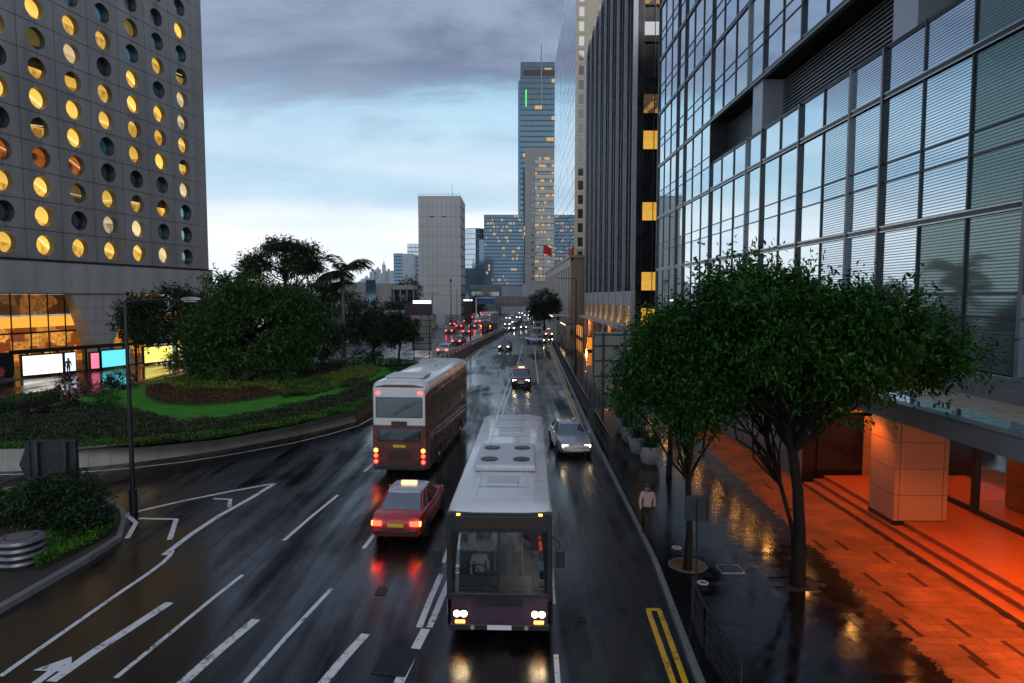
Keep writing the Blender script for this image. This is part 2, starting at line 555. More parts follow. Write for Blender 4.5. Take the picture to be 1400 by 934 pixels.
M['teal_pane'] = glassmat('teal_pane', (0.35, 0.62, 0.72), 0.40, 0.05, (0.01, 0.05, 0.07))
M['black_pane'] = glassmat('black_pane', (0.5, 0.6, 0.7), 0.06, 0.05, (0.006, 0.008, 0.012))
M['mirror_white'] = glassmat('bright_mirror_glass', (0.90, 0.92, 0.96), 0.85, 0.015, (0.1, 0.1, 0.11), wave=0.06)

# round window with the lit office behind it: ceiling, lamp strip, wall, furniture, different in each
def litpane(name, c_hi, c_lo, strength, split):
    m, nt, b = newmat(name)
    tcn = N(nt, 'ShaderNodeTexCoord')
    rnd = N(nt, 'ShaderNodeObjectInfo').outputs['Random']
    r2 = nmath(nt, 'FRACT', nmath(nt, 'MULTIPLY', rnd, 17.31))
    r3 = nmath(nt, 'FRACT', nmath(nt, 'MULTIPLY', rnd, 41.7))
    sp = N(nt, 'ShaderNodeSeparateXYZ'); nt.links.new(tcn.outputs['Object'], sp.inputs[0])
    u, v = sp.outputs[0], sp.outputs[2]
    tilt = nmath(nt, 'MULTIPLY', nmath(nt, 'SUBTRACT', r2, 0.2), 0.9)
    d = nmath(nt, 'ADD', v, nmath(nt, 'MULTIPLY', u, tilt))
    off = nmath(nt, 'MULTIPLY', nmath(nt, 'SUBTRACT', rnd, 0.5), 1.2)
    ceil_ = nrange(nt, nmath(nt, 'SUBTRACT', d, off), -0.02, 0.02)           # ceiling above, room below
    strip = nmath(nt, 'MULTIPLY', nrange(nt, nmath(nt, 'ABSOLUTE', nmath(nt, 'SUBTRACT', nmath(nt, 'SUBTRACT', d, off), 0.28)), 0.03, 0.08, 1.0, 0.0), nmath(nt, 'GREATER_THAN', r3, 0.62))
    off3 = N(nt, 'ShaderNodeVectorMath', operation='ADD'); nt.links.new(tcn.outputs['Object'], off3.inputs[0])
    cv = N(nt, 'ShaderNodeCombineXYZ')
    for i in range(3): nt.links.new(nmath(nt, 'MULTIPLY', rnd, 50.0 + i * 31), cv.inputs[i])
    nt.links.new(cv.outputs[0], off3.inputs[1])
    stuff = nnoise(nt, 1.1, 3, 0.55, vec=off3.outputs[0], stretch=(1.4, 1, 0.8))
    room = nmix(nt, nrange(nt, stuff, 0.44, 0.56), c_lo, tuple(q * 0.72 for q in c_hi))
    grad = nrange(nt, v, -1.1, 1.1, 1.15, 0.75)
    wall = nmix(nt, ceil_, room, c_hi)
    if split:
        dk = nmath(nt, 'GREATER_THAN', nmath(nt, 'ADD', v, nmath(nt, 'MULTIPLY', off, 0.8)), 0.25)
        wall = nmix(nt, dk, wall, tuple(q * 0.05 for q in c_lo))
    # bright lamp strip painted into the glow of some rooms
    col = nmix(nt, nmath(nt, 'MULTIPLY', strip, 0.75), wall, (1.25, 1.08, 0.66))
    setin(nt, b.inputs['Emission Color'], col)
    setin(nt, b.inputs['Emission Strength'], nmath(nt, 'MULTIPLY', nrange(nt, r2, 0, 1, strength * 0.65, strength * 1.25), grad))
    b.inputs['Base Color'].default_value = (0.01, 0.01, 0.01, 1)
    b.inputs['Roughness'].default_value = 0.04
    b.inputs['Specular IOR Level'].default_value = 0.8
    return m
M['pane_y'] = litpane('lit_yellow_pane', (1.0, 0.60, 0.10), (0.50, 0.23, 0.025), 0.90, False)
M['pane_h'] = litpane('half_lit_pane', (0.95, 0.55, 0.08), (0.40, 0.18, 0.02), 0.80, True)
M['pane_w'] = litpane('pale_lit_pane', (0.95, 0.72, 0.38), (0.35, 0.28, 0.18), 0.75, False)
M['pane_o'] = litpane('orange_lit_pane', (0.48, 0.12, 0.012), (0.05, 0.012, 0.003), 0.7, False)
M['pane_d'] = litpane('dim_lit_pane', (0.22, 0.15, 0.03), (0.03, 0.024, 0.010), 0.5, False)

# ================================================================== SETTING: ground, roads, pavement
def sheet(name, poly, z, m, kind='structure'):
    b = MB()
    b.add([(p[0], p[1], z) for p in poly], [list(range(len(poly)))])
    return tag(b.build(name, m), kind=kind)

sheet('ground', [(-1200, -60), (1200, -60), (1200, 2500), (-1200, 2500)], -0.006, M['ground'])

KERB = [(3.0, -6), (3.35, 4), (3.84, 13.6), (4.22, 19.4), (4.55, 37.5), (5.8, 84.7), (8.3, 180), (10.0, 300), (11, 420)]
def kerb_x(y):
    for (x0, y0), (x1, y1) in zip(KERB, KERB[1:]):
        if y <= y1:
            return x0 + (x1 - x0) * (y - y0) / (y1 - y0)
    return KERB[-1][0]

road = sheet('road', [(-90, -6)] + [(k[0] + 0.02, k[1]) for k in KERB] + [(30, 900), (-120, 900)], 0.0, M['asphalt'])
pave_h = 0.13
b = MB()
b.prism([(k[0] + 0.16, k[1]) for k in KERB] + [(60, 420), (60, -6)], -0.05, pave_h - 0.03)
pavement = tag(b.build('pavement', M['joint']), kind='structure')
# far pavement surface beyond the laid slabs
b = MB()
far_y = [46, 60, 84.7, 130, 180, 300]
b.add([(kerb_x(y) + 0.17, y, pave_h - 0.004) for y in far_y] + [(40, y, pave_h - 0.004) for y in far_y[::-1]], [list(range(12))])
b.build('paved_surface', M['paver'], pavement)
# kerb stones, one by one while they can be told apart
y = 9.0
while y < 46:
    L = 0.95
    x0, x1 = kerb_x(y), kerb_x(y + L)
    b = MB()
    b.obox((0, 0, 0), (0.15, L - 0.02, 0.20))
    b.build('kerb_stone', M['kerb'], pavement, ((x0 + x1) / 2 + 0.075, y + L / 2, 0.04 + random.uniform(-0.004, 0.004)), bevel=0.012, rz=-math.atan2(x1 - x0, L))
    y += L
b = MB()
for (x0, y0), (x1, y1) in list(zip(KERB, KERB[1:])):
    for ya, yb in ([(max(y0, 46), y1)] if y1 > 46 else []):
        xa, xb = kerb_x(ya), kerb_x(yb)
        b.add([(xa, ya, -0.02), (xb, yb, -0.02), (xb, yb, 0.14), (xa, ya, 0.14), (xb + 0.15, yb, 0.14), (xa + 0.15, ya, 0.14)], [(1, 0, 3, 2), (2, 3, 5, 4)])
b.build('kerb', M['kerb'], pavement)

# paving slabs, running bond; nearest as single pieces, the rest joined
slab = MB(); slab.box(-0.296, 0.296, -0.146, 0.146, -0.04, 0.0)
slab_me = slab.mesh('paving_slab', M['paver'])
slab_dk = slab.mesh('paving_slab_dark', M['paver_dark'])
slabs = []
rest_half = []
row = 0
yy = 9.0
while yy < 46:
    xk = kerb_x(yy) + 0.95
    x = xk + (0.3 if row % 2 else 0.0)
    if row % 2:
        rest_half.append((xk, yy))
    while x < 12.0:
        p = (x + 0.3, yy + 0.15, pave_h + random.uniform(-0.003, 0.003))
        if abs(p[0] - 5.1) < 0.55 and abs(p[1] - 19.2) < 0.6 or abs(p[0] - 7.9) < 0.55 and abs(p[1] - 17.6) < 0.55:
            x += 0.6
            continue
        q = proj(p)
        vis = q and -20 < q[0] < 1420 and -20 < q[1] < 955
        slabs.append((vis, -(q[2] if q else 99), p, 0))
        x += 0.6
    yy += 0.3
    row += 1
slabs.sort(key=lambda s: (not s[0], -s[1]))
rest = MB()
for hx, hy in rest_half:
    rest.box(hx + 0.004, hx + 0.296, hy + 0.004, hy + 0.296, pave_h - 0.04, pave_h)
for i, (vis, d, p, dk) in enumerate(slabs):
    rot = (random.uniform(-0.006, 0.006), random.uniform(-0.006, 0.006), 0)
    if i < 300:
        inst('paving_slab', slab_me, pavement, p, rot=rot)
    else:
        rest.box(p[0] - 0.296, p[0] + 0.296, p[1] - 0.146, p[1] + 0.146, p[2] - 0.04, p[2])
tag(rest.build('paving_slabs', M['paver'], pavement), kind='stuff')
# long dark insert stones set flush in the slabs
ins = MB(); ins.box(-0.06, 0.06, -0.42, 0.42, -0.03, 0.006)
ins_me = ins.mesh('dark_insert', M['paver_dark'])
for px, py in [(1150, 745), (1205, 762), (1192, 792), (1254, 793), (1222, 819), (1245, 858), (1310, 858), (1390, 890), (1330, 895), (1120, 745), (1085, 700), (1345, 912), (1170, 850), (1205, 885), (1050, 665), (1262, 905)]:
    inst('dark_insert', ins_me, pavement, G(px, py, pave_h), rz=random.uniform(-0.02, 0.02))
# band of small setts behind the kerb
b = MB()
yy = 9.0
while yy < 46:
    for i in range(7):
        x = kerb_x(yy) + 0.17 + i * 0.108 + (0.05 if int(yy * 10) % 2 else 0)
        z = pave_h + random.uniform(-0.004, 0.006)
        b.box(x, x + 0.098, yy, yy + 0.092, z - 0.05, z)
    yy += 0.1
tag(b.build('sett_band', M['paver_dark'], pavement), kind='stuff')

# ---- road markings (traced on the ground plane, metres wide)
def mark(pts, w, m='white_paint', name='lane_line', z=0.004):
    b = MB()
    b.ribbon([G(*p) for p in pts], w, z)
    return b.build(name, M[m], road)
MK = [
    ([(-60, 650), (0, 649), (60, 648), (120, 645), (180, 640), (250, 632), (320, 621), (400, 606), (450, 594), (490, 582), (520, 566), (560, 540), (610, 508)], 0.11),
    ([(376, 661), (320, 671), (250, 685), (172, 703)], 0.17),
    ([(376, 661), (345, 680), (300, 705), (262, 730), (224, 759)], 0.19),
    ([(172, 703), (186, 715), (174, 736)], 0.16),
    ([(236, 753), (232, 760), (222, 770), (200, 786), (160, 813), (100, 855), (50, 890), (0, 925)], 0.13),
    ([(232, 824), (180, 858), (130, 890), (70, 932)], 0.24),
    ([(332, 786), (290, 819), (240, 860), (158, 927)], 0.12),
    ([(350, 847), (300, 889), (247, 936)], 0.24),
    ([(462, 677), (425, 707), (388, 739)], 0.13),
    ([(453, 805), (395, 867), (335, 934)], 0.12),
    ([(500, 867), (470, 900), (440, 936)], 0.22),
    ([(537, 612), (517, 628), (498, 645)], 0.13),
    ([(548, 684), (520, 720), (497, 750)], 0.13),
    ([(568, 587), (590, 570), (615, 552)], 0.13),
    ([(603, 785), (588, 820), (573, 858)], 0.16),
    ([(617, 787), (601, 825), (587, 858)], 0.16),
    ([(582, 860), (565, 893), (545, 934)], 0.22),
    ([(697, 518), (684, 555), (668, 600), (640, 676), (606, 770)], 0.12),
    ([(703, 518), (692, 550), (677, 597), (655, 660), (622, 765)], 0.12),
    ([(731, 478), (733, 500), (736, 526)], 0.10),
    ([(739, 570), (741, 592)], 0.11),
    ([(742, 602), (745, 633)], 0.11),
    ([(746, 652), (750, 710), (757, 826)], 0.11),
    ([(760, 895), (763, 936)], 0.11),
    ([(706, 505), (712, 482), (715, 470)], 0.10),
]
for pts, w in MK:
    mark(pts, w)
# hatch chevrons of the splitter island
for pts, w in [([(190, 709), (241, 710), (232, 738)], 0.17), ([(292, 682), (315, 683), (313, 694)], 0.15)]:
    mark(pts, w, name='chevron', z=0.0045)
# arrows
def arrow(px, py, head_px, scale=1.0):
    a, c = G(px, py), G(*head_px)
    d = (c - a).normalized(); n = Vector((-d.y, d.x, 0)); z = Vector((0, 0, 0.0085))
    L = (c - a).length
    b = MB()
    s = 0.08 * scale; hw = 0.36 * scale; hl = min(1.2 * scale, L * 0.45)
    b.quad(a + n * s + z, a - n * s + z, c - d * hl - n * s + z, c - d * hl + n * s + z)
    b.add([c + z, c - d * hl + n * hw + z, c - d * hl - n * hw + z], [(0, 1, 2)])
    b.build('road_arrow', M['white_paint'], road)
arrow(508, 592, (548, 572), 1.2)
arrow(35, 945, (98, 898), 1.2)
# give-way triangle
b = MB()
g = [G(760, 600), G(781, 600), G(771, 616)]
b.add([(p.x, p.y, 0.004) for p in g], [(0, 1, 2)])
g = [G(764, 583), G(777, 583), G(778, 596), G(764, 596)]
b.add([(p.x, p.y, 0.004) for p in g], [(0, 3, 2, 1)])
b.build('give_way_triangle', M['white_paint'], road)
# double yellow lines along the kerb
mark([(886, 834), (902, 880), (923, 940)], 0.13, 'yellow_paint', 'yellow_line')
mark([(901, 834), (918, 880), (938, 936)], 0.13, 'yellow_paint', 'yellow_line')
mark([(884, 833.5), (903, 833.5)], 0.14, 'yellow_paint', 'yellow_line', 0.0046)
for off in (0.30, 0.52):
    b = MB()
    b.ribbon([(kerb_x(y) - off, y) for y in (36, 48, 60, 84, 120, 160)], 0.09, 0.004)
    b.build('yellow_line', M['yellow_paint'], road)
# yellow box lines far ahead read only as pale patches of setts; a paved patch instead
# repaired patches of newer and older asphalt, a few millimetres proud
M['patch_new'] = asphalt('asphalt_patch_new', (0.003, 0.003, 0.004), (0.008, 0.008, 0.009))
M['patch_old'] = asphalt('asphalt_patch_old', (0.010, 0.009, 0.009), (0.024, 0.022, 0.021))
for q, mk in [([(560, 745), (600, 745), (575, 800), (528, 800)], 'patch_new'), ([(765, 700), (800, 700), (822, 800), (776, 800)], 'patch_old'), ([(420, 690), (455, 690), (405, 745), (365, 745)], 'patch_old'),
              ([(300, 880), (345, 880), (290, 934), (240, 934)], 'patch_new'), ([(690, 530), (728, 530), (732, 560), (682, 560)], 'patch_old'), ([(770, 640), (800, 640), (812, 680), (776, 680)], 'patch_new'), ([(430, 830), (470, 830), (440, 870), (395, 870)], 'patch_new'), ([(790, 860), (850, 860), (870, 934), (800, 934)], 'patch_old')]:
    b = MB(); b.add([(G(*p).x, G(*p).y, 0.0022) for p in q], [(3, 2, 1, 0)])
    b.build('asphalt_patch', M[mk], road)
# cast iron covers
def cover(name, quad, m, ribs):
    b = MB()
    pts = [G(*q) for q in quad]
    b.add([(p.x, p.y, 0.006) for p in pts], [(0, 1, 2, 3)])
    a, bb, c, d = pts
    for i in range(ribs + 1):
        t = i / ribs
        for p0, p1 in ((a.lerp(d, t), bb.lerp(c, t)), (a.lerp(bb, t), d.lerp(c, t))):
            dirv = (p1 - p0).normalized(); n = Vector((-dirv.y, dirv.x, 0)) * 0.016
            b.add([p0 + n, p0 - n, p1 - n, p1 + n] + [q + Vector((0, 0, 0.016)) for q in (p0 + n, p0 - n, p1 - n, p1 + n)],
                  [(4, 5, 6, 7), (0, 1, 5, 4), (1, 2, 6, 5), (2, 3, 7, 6), (3, 0, 4, 7)])
    return b.build(name, m, road)
cover('drain_grating', [(508, 921), (553, 926), (573, 889), (527, 884)], M['black_metal'], 9)
cover('drain_cover', [(513, 813), (526, 814), (530, 804), (517, 803)], M['black_metal'], 3)
cover('drain_cover', [(763, 641), (779, 641), (778, 632), (762, 632)], M['black_metal'], 3)
cover('drain_cover', [(846, 838), (858, 839), (856, 832), (845, 832)], M['black_metal'], 3)
cover('drain_cover', [(790, 850), (801, 851), (800, 844), (789, 843)], M['black_metal'], 3)

# round and square access covers in the pavement
for i, (px, py) in enumerate([(925, 749), (961, 797)]):
    p = G(px, py, pave_h)
    t = thing('access_cover', ['round white-rimmed cover in the wet paving above the tree pit', 'round white-rimmed cover in the wet paving below the tree pit'][i], 'cover', p, group='round covers in the pavement')
    b = MB(); b.lathe([(0.15, 0.0), (0.15, 0.012), (0.105, 0.012), (0.105, 0.004)], 24); b.build('rim', M['white_rail'], t, smooth=40)
    b = MB(); b.lathe([(0.104, 0.002), (0.104, 0.009), (0.01, 0.009)], 24); b.build('lid', M['grey_metal'], t)
p = G(998, 778, pave_h)
t = thing('inspection_cover', 'square steel-edged access cover set in the dark wet paving', 'cover', p)
b = MB()
for (x0, x1, y0, y1) in ((-0.33, 0.33, -0.31, -0.285), (-0.33, 0.33, 0.285, 0.31), (-0.33, -0.305, -0.285, 0.285), (0.305, 0.33, -0.285, 0.285)):
    b.box(x0, x1, y0, y1, 0, 0.012)
b.build('frame', M['steel'], t)
b = MB(); b.box(-0.29, 0.29, -0.27, 0.27, 0, 0.006); b.build('lid', M['paver'], t)

# ================================================================== GARDEN ISLAND
WALL = [(-60, 646), (0, 645), (60, 643), (120, 639), (180, 633), (250, 624), (330, 611), (400, 597), (450, 586), (487, 576)]
wall_g = [G(*p) for p in WALL]
BROWN = [(487, 576), (520, 556), (560, 529), (600, 505), (640, 482), (690, 456), (712, 443), (722, 434)]
brown_g = [G(*p) for p in BROWN]
LAWN_Z = 0.82
def offset(pts, d):
    out = []
    for i, p in enumerate(pts):
        t = (pts[min(i + 1, len(pts) - 1)] - pts[max(i - 1, 0)]); t.z = 0; t.normalize()
        out.append(Vector((p.x - t.y * d, p.y + t.x * d, p.z)))
    return out
def wallstrip(name, base, prof, m, label, cat, joints=0.0):
    """prof: list of (inward offset, height) extruded along base points"""
    t = thing(name, label, cat, base[0])
    o0 = base[0]
    # resample smooth
    rows = [[q + Vector((0, 0, h)) - o0 for q in offset(base, d)] for d, h in prof]
    for i in range(len(base) - 1):
        b = MB()
        for r in range(len(prof) - 1):
            A, B_, C_, D_ = rows[r][i], rows[r][i + 1], rows[r + 1][i + 1], rows[r + 1][i]
            g = (B_ - A).normalized() * joints
            b.quad(A + g, B_ - g, C_ - g, D_ + g)
        b.add([rows[r][i] + (rows[r][i + 1] - rows[r][i]).normalized() * joints for r in range(len(prof))], [list(range(len(prof)))[::-1]])
        b.add([rows[r][i + 1] - (rows[r][i + 1] - rows[r][i]).normalized() * joints for r in range(len(prof))], [list(range(len(prof)))])
        b.build('wall_segment', m, t)
    return t
wg = []
for i in range(len(wall_g) - 1):
    for k in range(2):
        wg.append(wall_g[i].lerp(wall_g[i + 1], k / 2))
wg.append(wall_g[-1])
# smooth the curve a little
for _ in range(2):
    wg = [wg[0]] + [(wg[i - 1] + wg[i] * 2 + wg[i + 1]) / 4 for i in range(1, len(wg) - 1)] + [wg[-1]]
wallstrip('garden_wall', wg, [(0.0, 0.0), (0.05, 0.10), (0.20, 0.42), (0.26, 0.95), (0.42, 0.95), (0.42, 0.0)], M['concrete'], 'curved pale concrete retaining wall round the lawn', 'wall', 0.006)
wallstrip('ramp_wall', brown_g, [(0.0, 0.0), (0.02, 0.85), (0.25, 0.85), (0.25, 0.0)], M['brown_wall'], 'dark brown low wall dividing the road from the highway', 'wall', 0.004)
# white rail barrier on top of the ramp wall
t = thing('barrier_rail', 'white metal rail with dark posts along the low brown wall', 'barrier', brown_g[2])
o0 = brown_g[2]
rail = offset(brown_g[2:], 0.12)
for h0, h1 in ((1.02, 1.14), (1.24, 1.42)):
    b = MB()
    for a, c in zip(rail, rail[1:]):
        d = (c - a).normalized(); n = Vector((-d.y, d.x, 0)) * 0.04
        A, C_ = a - o0, c - o0
        b.add([A + n + Vector((0, 0, h)) for h in (h0, h1)] + [A - n + Vector((0, 0, h)) for h in (h0, h1)] + [C_ + n + Vector((0, 0, h)) for h in (h0, h1)] + [C_ - n + Vector((0, 0, h)) for h in (h0, h1)],
              [(0, 4, 5, 1), (2, 3, 7, 6), (1, 5, 7, 3), (0, 2, 6, 4)])
    b.build('rail', M['white_rail'], t)
post = MB(); post.box(-0.06, 0.06, -0.06, 0.06, 0.8, 1.40)
pm = post.mesh('post', M['black_metal'])
for a, c in zip(rail, rail[1:]):
    n = max(1, int((c - a).length / 2.6))
    for k in range(n):
        inst('post', pm, t, a.lerp(c, k / n) - o0 + Vector((0.06, -0.06, 0)))

lawn_edge = [(q.x, q.y) for q in offset(wg, 0.4)]
back_px = [(590, 499), (560, 493), (530, 491), (480, 489), (400, 494), (300, 505), (240, 515), (170, 531), (100, 545), (0, 559), (-60, 566)]
back = [G(px, py, LAWN_Z) for px, py in back_px]
brown_in = [(q.x, q.y) for q in offset(brown_g[:4], 0.25)][1:]
lawn_poly = lawn_edge + brown_in + [(q.x, q.y) for q in back]
M['lawn'] = mat('lawn_grass', (0.045, 0.22, 0.016), 0.8, var=0.35, scale=0.9, bump=0.8, bscale=22)
lawn = MB(); lawn.prism(lawn_poly, 0.0, LAWN_Z)
lawn = tag(lawn.build('lawn', M['lawn']), kind='structure')
b = MB()
bk = back
for a, c in zip(bk, bk[1:]):
    b.quad((a.x, a.y, 0), (c.x, c.y, 0), (c.x, c.y, LAWN_Z + 0.05), (a.x, a.y, LAWN_Z + 0.05))
b.build('edging', M['concrete_dark'], lawn, (0, 0.03, 0))

# ================================================================== ROUND-WINDOW TOWER
JU = Vector((0.2107, 1.0, 0)).normalized()
J0 = Vector((-46.3, 75.8, 0))
tower = thing('round_window_tower', 'grey metal-clad office tower with rows of round porthole windows', 'building', J0, math.atan2(JU.y, JU.x))
PW, PH, RAD = 4.24, 2.95, 1.04
def porthole_panel():
    b = MB()
    n = 14
    for side in (1, -1):
        hw, hh, gap = PW / 2 - 0.035, PH / 2 - 0.035, 0.02
        inner, outer, deep = [], [], []
        for i in range(n + 1):
            a = -math.pi / 2 + math.pi * i / n
            cx, cz = math.cos(a), math.sin(a)
            x, z = RAD * cx, RAD * cz
            k = min(hw / max(cx, 1e-6), hh / max(abs(cz), 1e-6))
            inner.append((max(x, gap) * side, 0, z)); outer.append((max(cx * k, gap) * side, 0, cz * k)); deep.append((max(x, 0) * side * 0.97, 0.66, z * 0.97))
        # corners
        m_ = n + 1
        for i in range(n):
            q = [inner[i], outer[i], outer[i + 1], inner[i + 1]]
            x0, z0, x1, z1 = outer[i][0], outer[i][2], outer[i + 1][0], outer[i + 1][2]
            if abs(abs(x0) - hw) > 1e-4 and abs(abs(x1) - hw) < 1e-4 or abs(abs(x0) - hw) < 1e-4 and abs(abs(x1) - hw) > 1e-4:
                cor = (hw * side, 0, math.copysign(hh, z0 + z1))
                q = [inner[i], outer[i], cor, outer[i + 1], inner[i + 1]]
            if side < 0: q = q[::-1]
            b.add(q, [list(range(len(q)))])
            r = [inner[i], inner[i + 1], deep[i + 1], deep[i]]
            if side < 0: r = r[::-1]
            b.add(r, [(0, 1, 2, 3)], 1)
        # edge returns
        for (ax, az, bx, bz) in ((hw, -hh, hw, hh), (gap, hh, hw, hh), (gap, -hh, hw, -hh)):
            b.quad((ax * side, 0, az), (bx * side, 0, bz), (bx * side, 0.06, bz), (ax * side, 0.06, az))
    return b
panel_me = porthole_panel().mesh('window_panel', [M['jardine_panel'], M['reveal']])
def disc(y):
    b = MB(); n = 28
    b.add([(1.012 * math.cos(2 * math.pi * k / n), y, 1.012 * math.sin(2 * math.pi * k / n)) for k in range(n)], [list(range(n))])
    return b
pane_me = {}
for key, mk in dict(Y='pane_y', H='pane_h', W='pane_w', O='pane_o', D='pane_d', K='black_pane', B='teal_pane').items():
    pane_me[key] = disc(0.60).mesh('window', M[mk])
ROWS = ['YYYYYWB', 'KYKWWBB', 'YYDYHHB', 'OOOKKBW', 'KHYBYYH', 'YYYYYYY', 'KHHYYYW', 'HDWKYBW', 'YYYYBYH', 'KHBBDBB', 'YKHKKKY', 'KYDOKOB', 'YHKYBKD', 'KYYDYHK', 'YKHBKYB', 'HYKYKBK']
for r, codes in enumerate(ROWS):
    z = 11.75 + PH * (r + 0.5)
    for c in range(-2, 7):
        code = codes[c] if c >= 0 else 'KY'[(r + c) % 2]
        p = inst('window_panel', panel_me, tower, (-12.06 + 4.24 * c, 0, z))
        inst('window', pane_me[code], p)
b = MB(); b.box(0, 2.16, 0, 0.06, -PH / 2 + 0.02, PH / 2 - 0.02)
edge_me = b.mesh('corner_panel', M['jardine_panel'])
for r in range(16):
    inst('corner_panel', edge_me, tower, (15.52, 0, 11.75 + PH * (r + 0.5)))
b = MB(); b.box(-36, 17.66, 0.70, 40, 11.7, 59.0); b.box(15.5, 17.66, 0.05, 0.70, 11.7, 59.0); b.box(-36, -22.7, 0.02, 0.62, 11.7, 59.0)
for c in range(-2, 8):   # joint backing between the portholes
    x = -12.06 + 4.24 * (c - 0.5)
    b.box(x - 0.12, x + 0.12, 0.03, 0.62, 11.7, 59.0)
b.build('core', M['joint_dark'], tower)
b = MB()
for r in range(17):
    z = 11.75 + PH * r
    b.box(-22.6, 15.5, 0.03, 0.30, z - 0.08, z + 0.08)
b.build('joint_backing', M['joint_dark'], tower)
b = MB(); b.box(0, 2.09, 0, 0.1, 0, 3.20)
band_me = b.mesh('band_panel', M['jardine_band'])
for i in range(-12, 9):
    inst('band_panel', band_me, tower, (-0.9 + i * 2.12 + 0.0, -0.25, 8.32))
b = MB(); b.box(-36, 18.1, -0.12, 38, 8.34, 11.62); b.box(-36, 18.2, -0.32, 0.0, 11.54, 11.70)
b.build('band_core', M['joint_dark'], tower)
b = MB(); b.box(-36, 18.1, -0.10, 8.9, 8.22, 8.33)
b.build('soffit', M['soffit'], tower)
# wedge piers
def pier(xc):
    b = MB()
    # front face trapezoid with panels by bands; side returns lean inwards
    zs = [8.2, 6.7, 5.2, 3.7, 2.2, 0.0]
    hw = lambda z: 0.45 + max(0, (z - 1.2)) * 0.535
    bw = lambda z: 0.30 + max(0, (z - 1.2)) * 0.36
    o = None
    for i in range(5):
        z1, z0 = zs[i] - 0.012, zs[i + 1] + 0.012
        for s0, s1 in ((-1, 0), (0, 1)):
            g0, g1 = (0.012 if s0 == 0 else 0), (-0.012 if s1 == 0 else 0)
            pb = MB()
            pb.quad((hw(z0) * s0 + g0, 0, z0), (hw(z0) * s1 + g1, 0, z0), (hw(z1) * s1 + g1, 0, z1), (hw(z1) * s0 + g0, 0, z1))
            s = s0 if s0 else s1
            q = [(hw(z0) * s, 0, z0), (bw(z0) * s, 2.4, z0), (bw(z1) * s, 2.4, z1), (hw(z1) * s, 0, z1)]
            pb.quad(*(q if s > 0 else q[::-1]))
            pb.build('pier_panel', M['jardine_band'], tower, (xc, -0.05, 0))
    cb = MB()
    rings = []
    for z in zs:
        rings.append([(-hw(z) + 0.03, 0.03, z), (hw(z) - 0.03, 0.03, z), (bw(z) - 0.03, 2.4, z), (-bw(z) + 0.03, 2.4, z)])
    cb.loft(rings[::-1])
    cb.build('pier_core', M['joint_dark'], tower, (xc, -0.05, 0))
pier(-0.9); pier(16.0); pier(-18.0)
# lobby: mullions, panes, lit mezzanine edge and shop interiors behind
M['lobby_pane'] = None
def clearglass(name, tint=(0.9, 0.95, 0.95), refl=0.10):
    m, nt, b_ = newmat(name)
    nt.nodes.remove(b_)
    tr = N(nt, 'ShaderNodeBsdfTransparent'); tr.inputs[0].default_value = (*tint, 1)
    gl = N(nt, 'ShaderNodeBsdfGlossy'); gl.inputs['Roughness'].default_value = 0.02
    lw = N(nt, 'ShaderNodeLayerWeight'); lw.inputs[0].default_value = 0.4
    mx = N(nt, 'ShaderNodeMixShader')
    nt.links.new(nrange(nt, lw.outputs['Fresnel'], 0, 1, refl * 0.6, 0.9), mx.inputs[0])
    nt.links.new(tr.outputs[0], mx.inputs[1]); nt.links.new(gl.outputs[0], mx.inputs[2])
    nt.links.new(mx.outputs[0], nt.nodes['Material Output'].inputs[0])
    return m
M['clear'] = clearglass('clear_glass')
def shopmat(name, hi, lo, s, sx, sz):
    m, nt, b_ = newmat(name)
    tcn = N(nt, 'ShaderNodeTexCoord')
    mp = N(nt, 'ShaderNodeMapping'); mp.inputs['Scale'].default_value = (sx, 1, sz)
    nt.links.new(tcn.outputs['Object'], mp.inputs[0])
    vo = N(nt, 'ShaderNodeTexVoronoi', distance='CHEBYCHEV'); vo.inputs['Scale'].default_value = 1.0
    nt.links.new(mp.outputs[0], vo.inputs['Vector'])
    sp = N(nt, 'ShaderNodeSeparateColor'); nt.links.new(vo.outputs['Color'], sp.inputs[0])
    n1 = nnoise(nt, 3.0, 4, 0.7, coord='obj')
    f = nmath(nt, 'MULTIPLY', nrange(nt, sp.outputs[0], 0.35, 0.9), nrange(nt, n1, 0.3, 0.7))
    col = nmix(nt, f, lo, hi)
    setin(nt, b_.inputs['Emission Color'], col)
    b_.inputs['Emission Strength'].default_value = s
    setin(nt, b_.inputs['Base Color'], nmix(nt, sp.outputs[1], (0.25, 0.14, 0.06), (0.08, 0.04, 0.02)))
    return m
M['shop'] = shopmat('lit_shop_interior', (1.0, 0.42, 0.06), (0.16, 0.035, 0.006), 1.2, 0.7, 0.8)
M['shop_red'] = shopmat('lit_shop_red', (1.0, 0.12, 0.02), (0.10, 0.012, 0.004), 0.8, 0.5, 0.9)
M['cove'] = emat('lit_cove', (1.0, 0.42, 0.05), 0.95, (0.5, 0.3, 0.1))
M['upper_room'] = shopmat('dim_upper_room', (0.75, 0.26, 0.05), (0.05, 0.018, 0.006), 0.5, 0.4, 0.5)
b = MB(); b.quad((-36, 8.6, 0.1), (17, 8.6, 0.1), (17, 8.6, 4.6), (-36, 8.6, 4.6)); b.build('shop_interior', M['shop'], tower)
b = MB(); b.quad((-36, 7.6, 5.9), (17, 7.6, 5.9), (17, 7.6, 8.2), (-36, 7.6, 8.2)); b.build('upper_interior', M['upper_room'], tower)
b = MB(); b.box(-36, 17, 3.3, 3.6, 4.7, 5.85); b.build('mezzanine_edge', M['cove'], tower)
b = MB(); b.box(-36, 17, 3.65, 8.8, 4.9, 5.4); b.build('mezzanine_floor', M['concrete_dark'], tower)
b = MB(); b.box(-36, 17, -1.5, 12, 0.0, 0.12); b.build('lobby_floor', M['granite_grey'], tower)
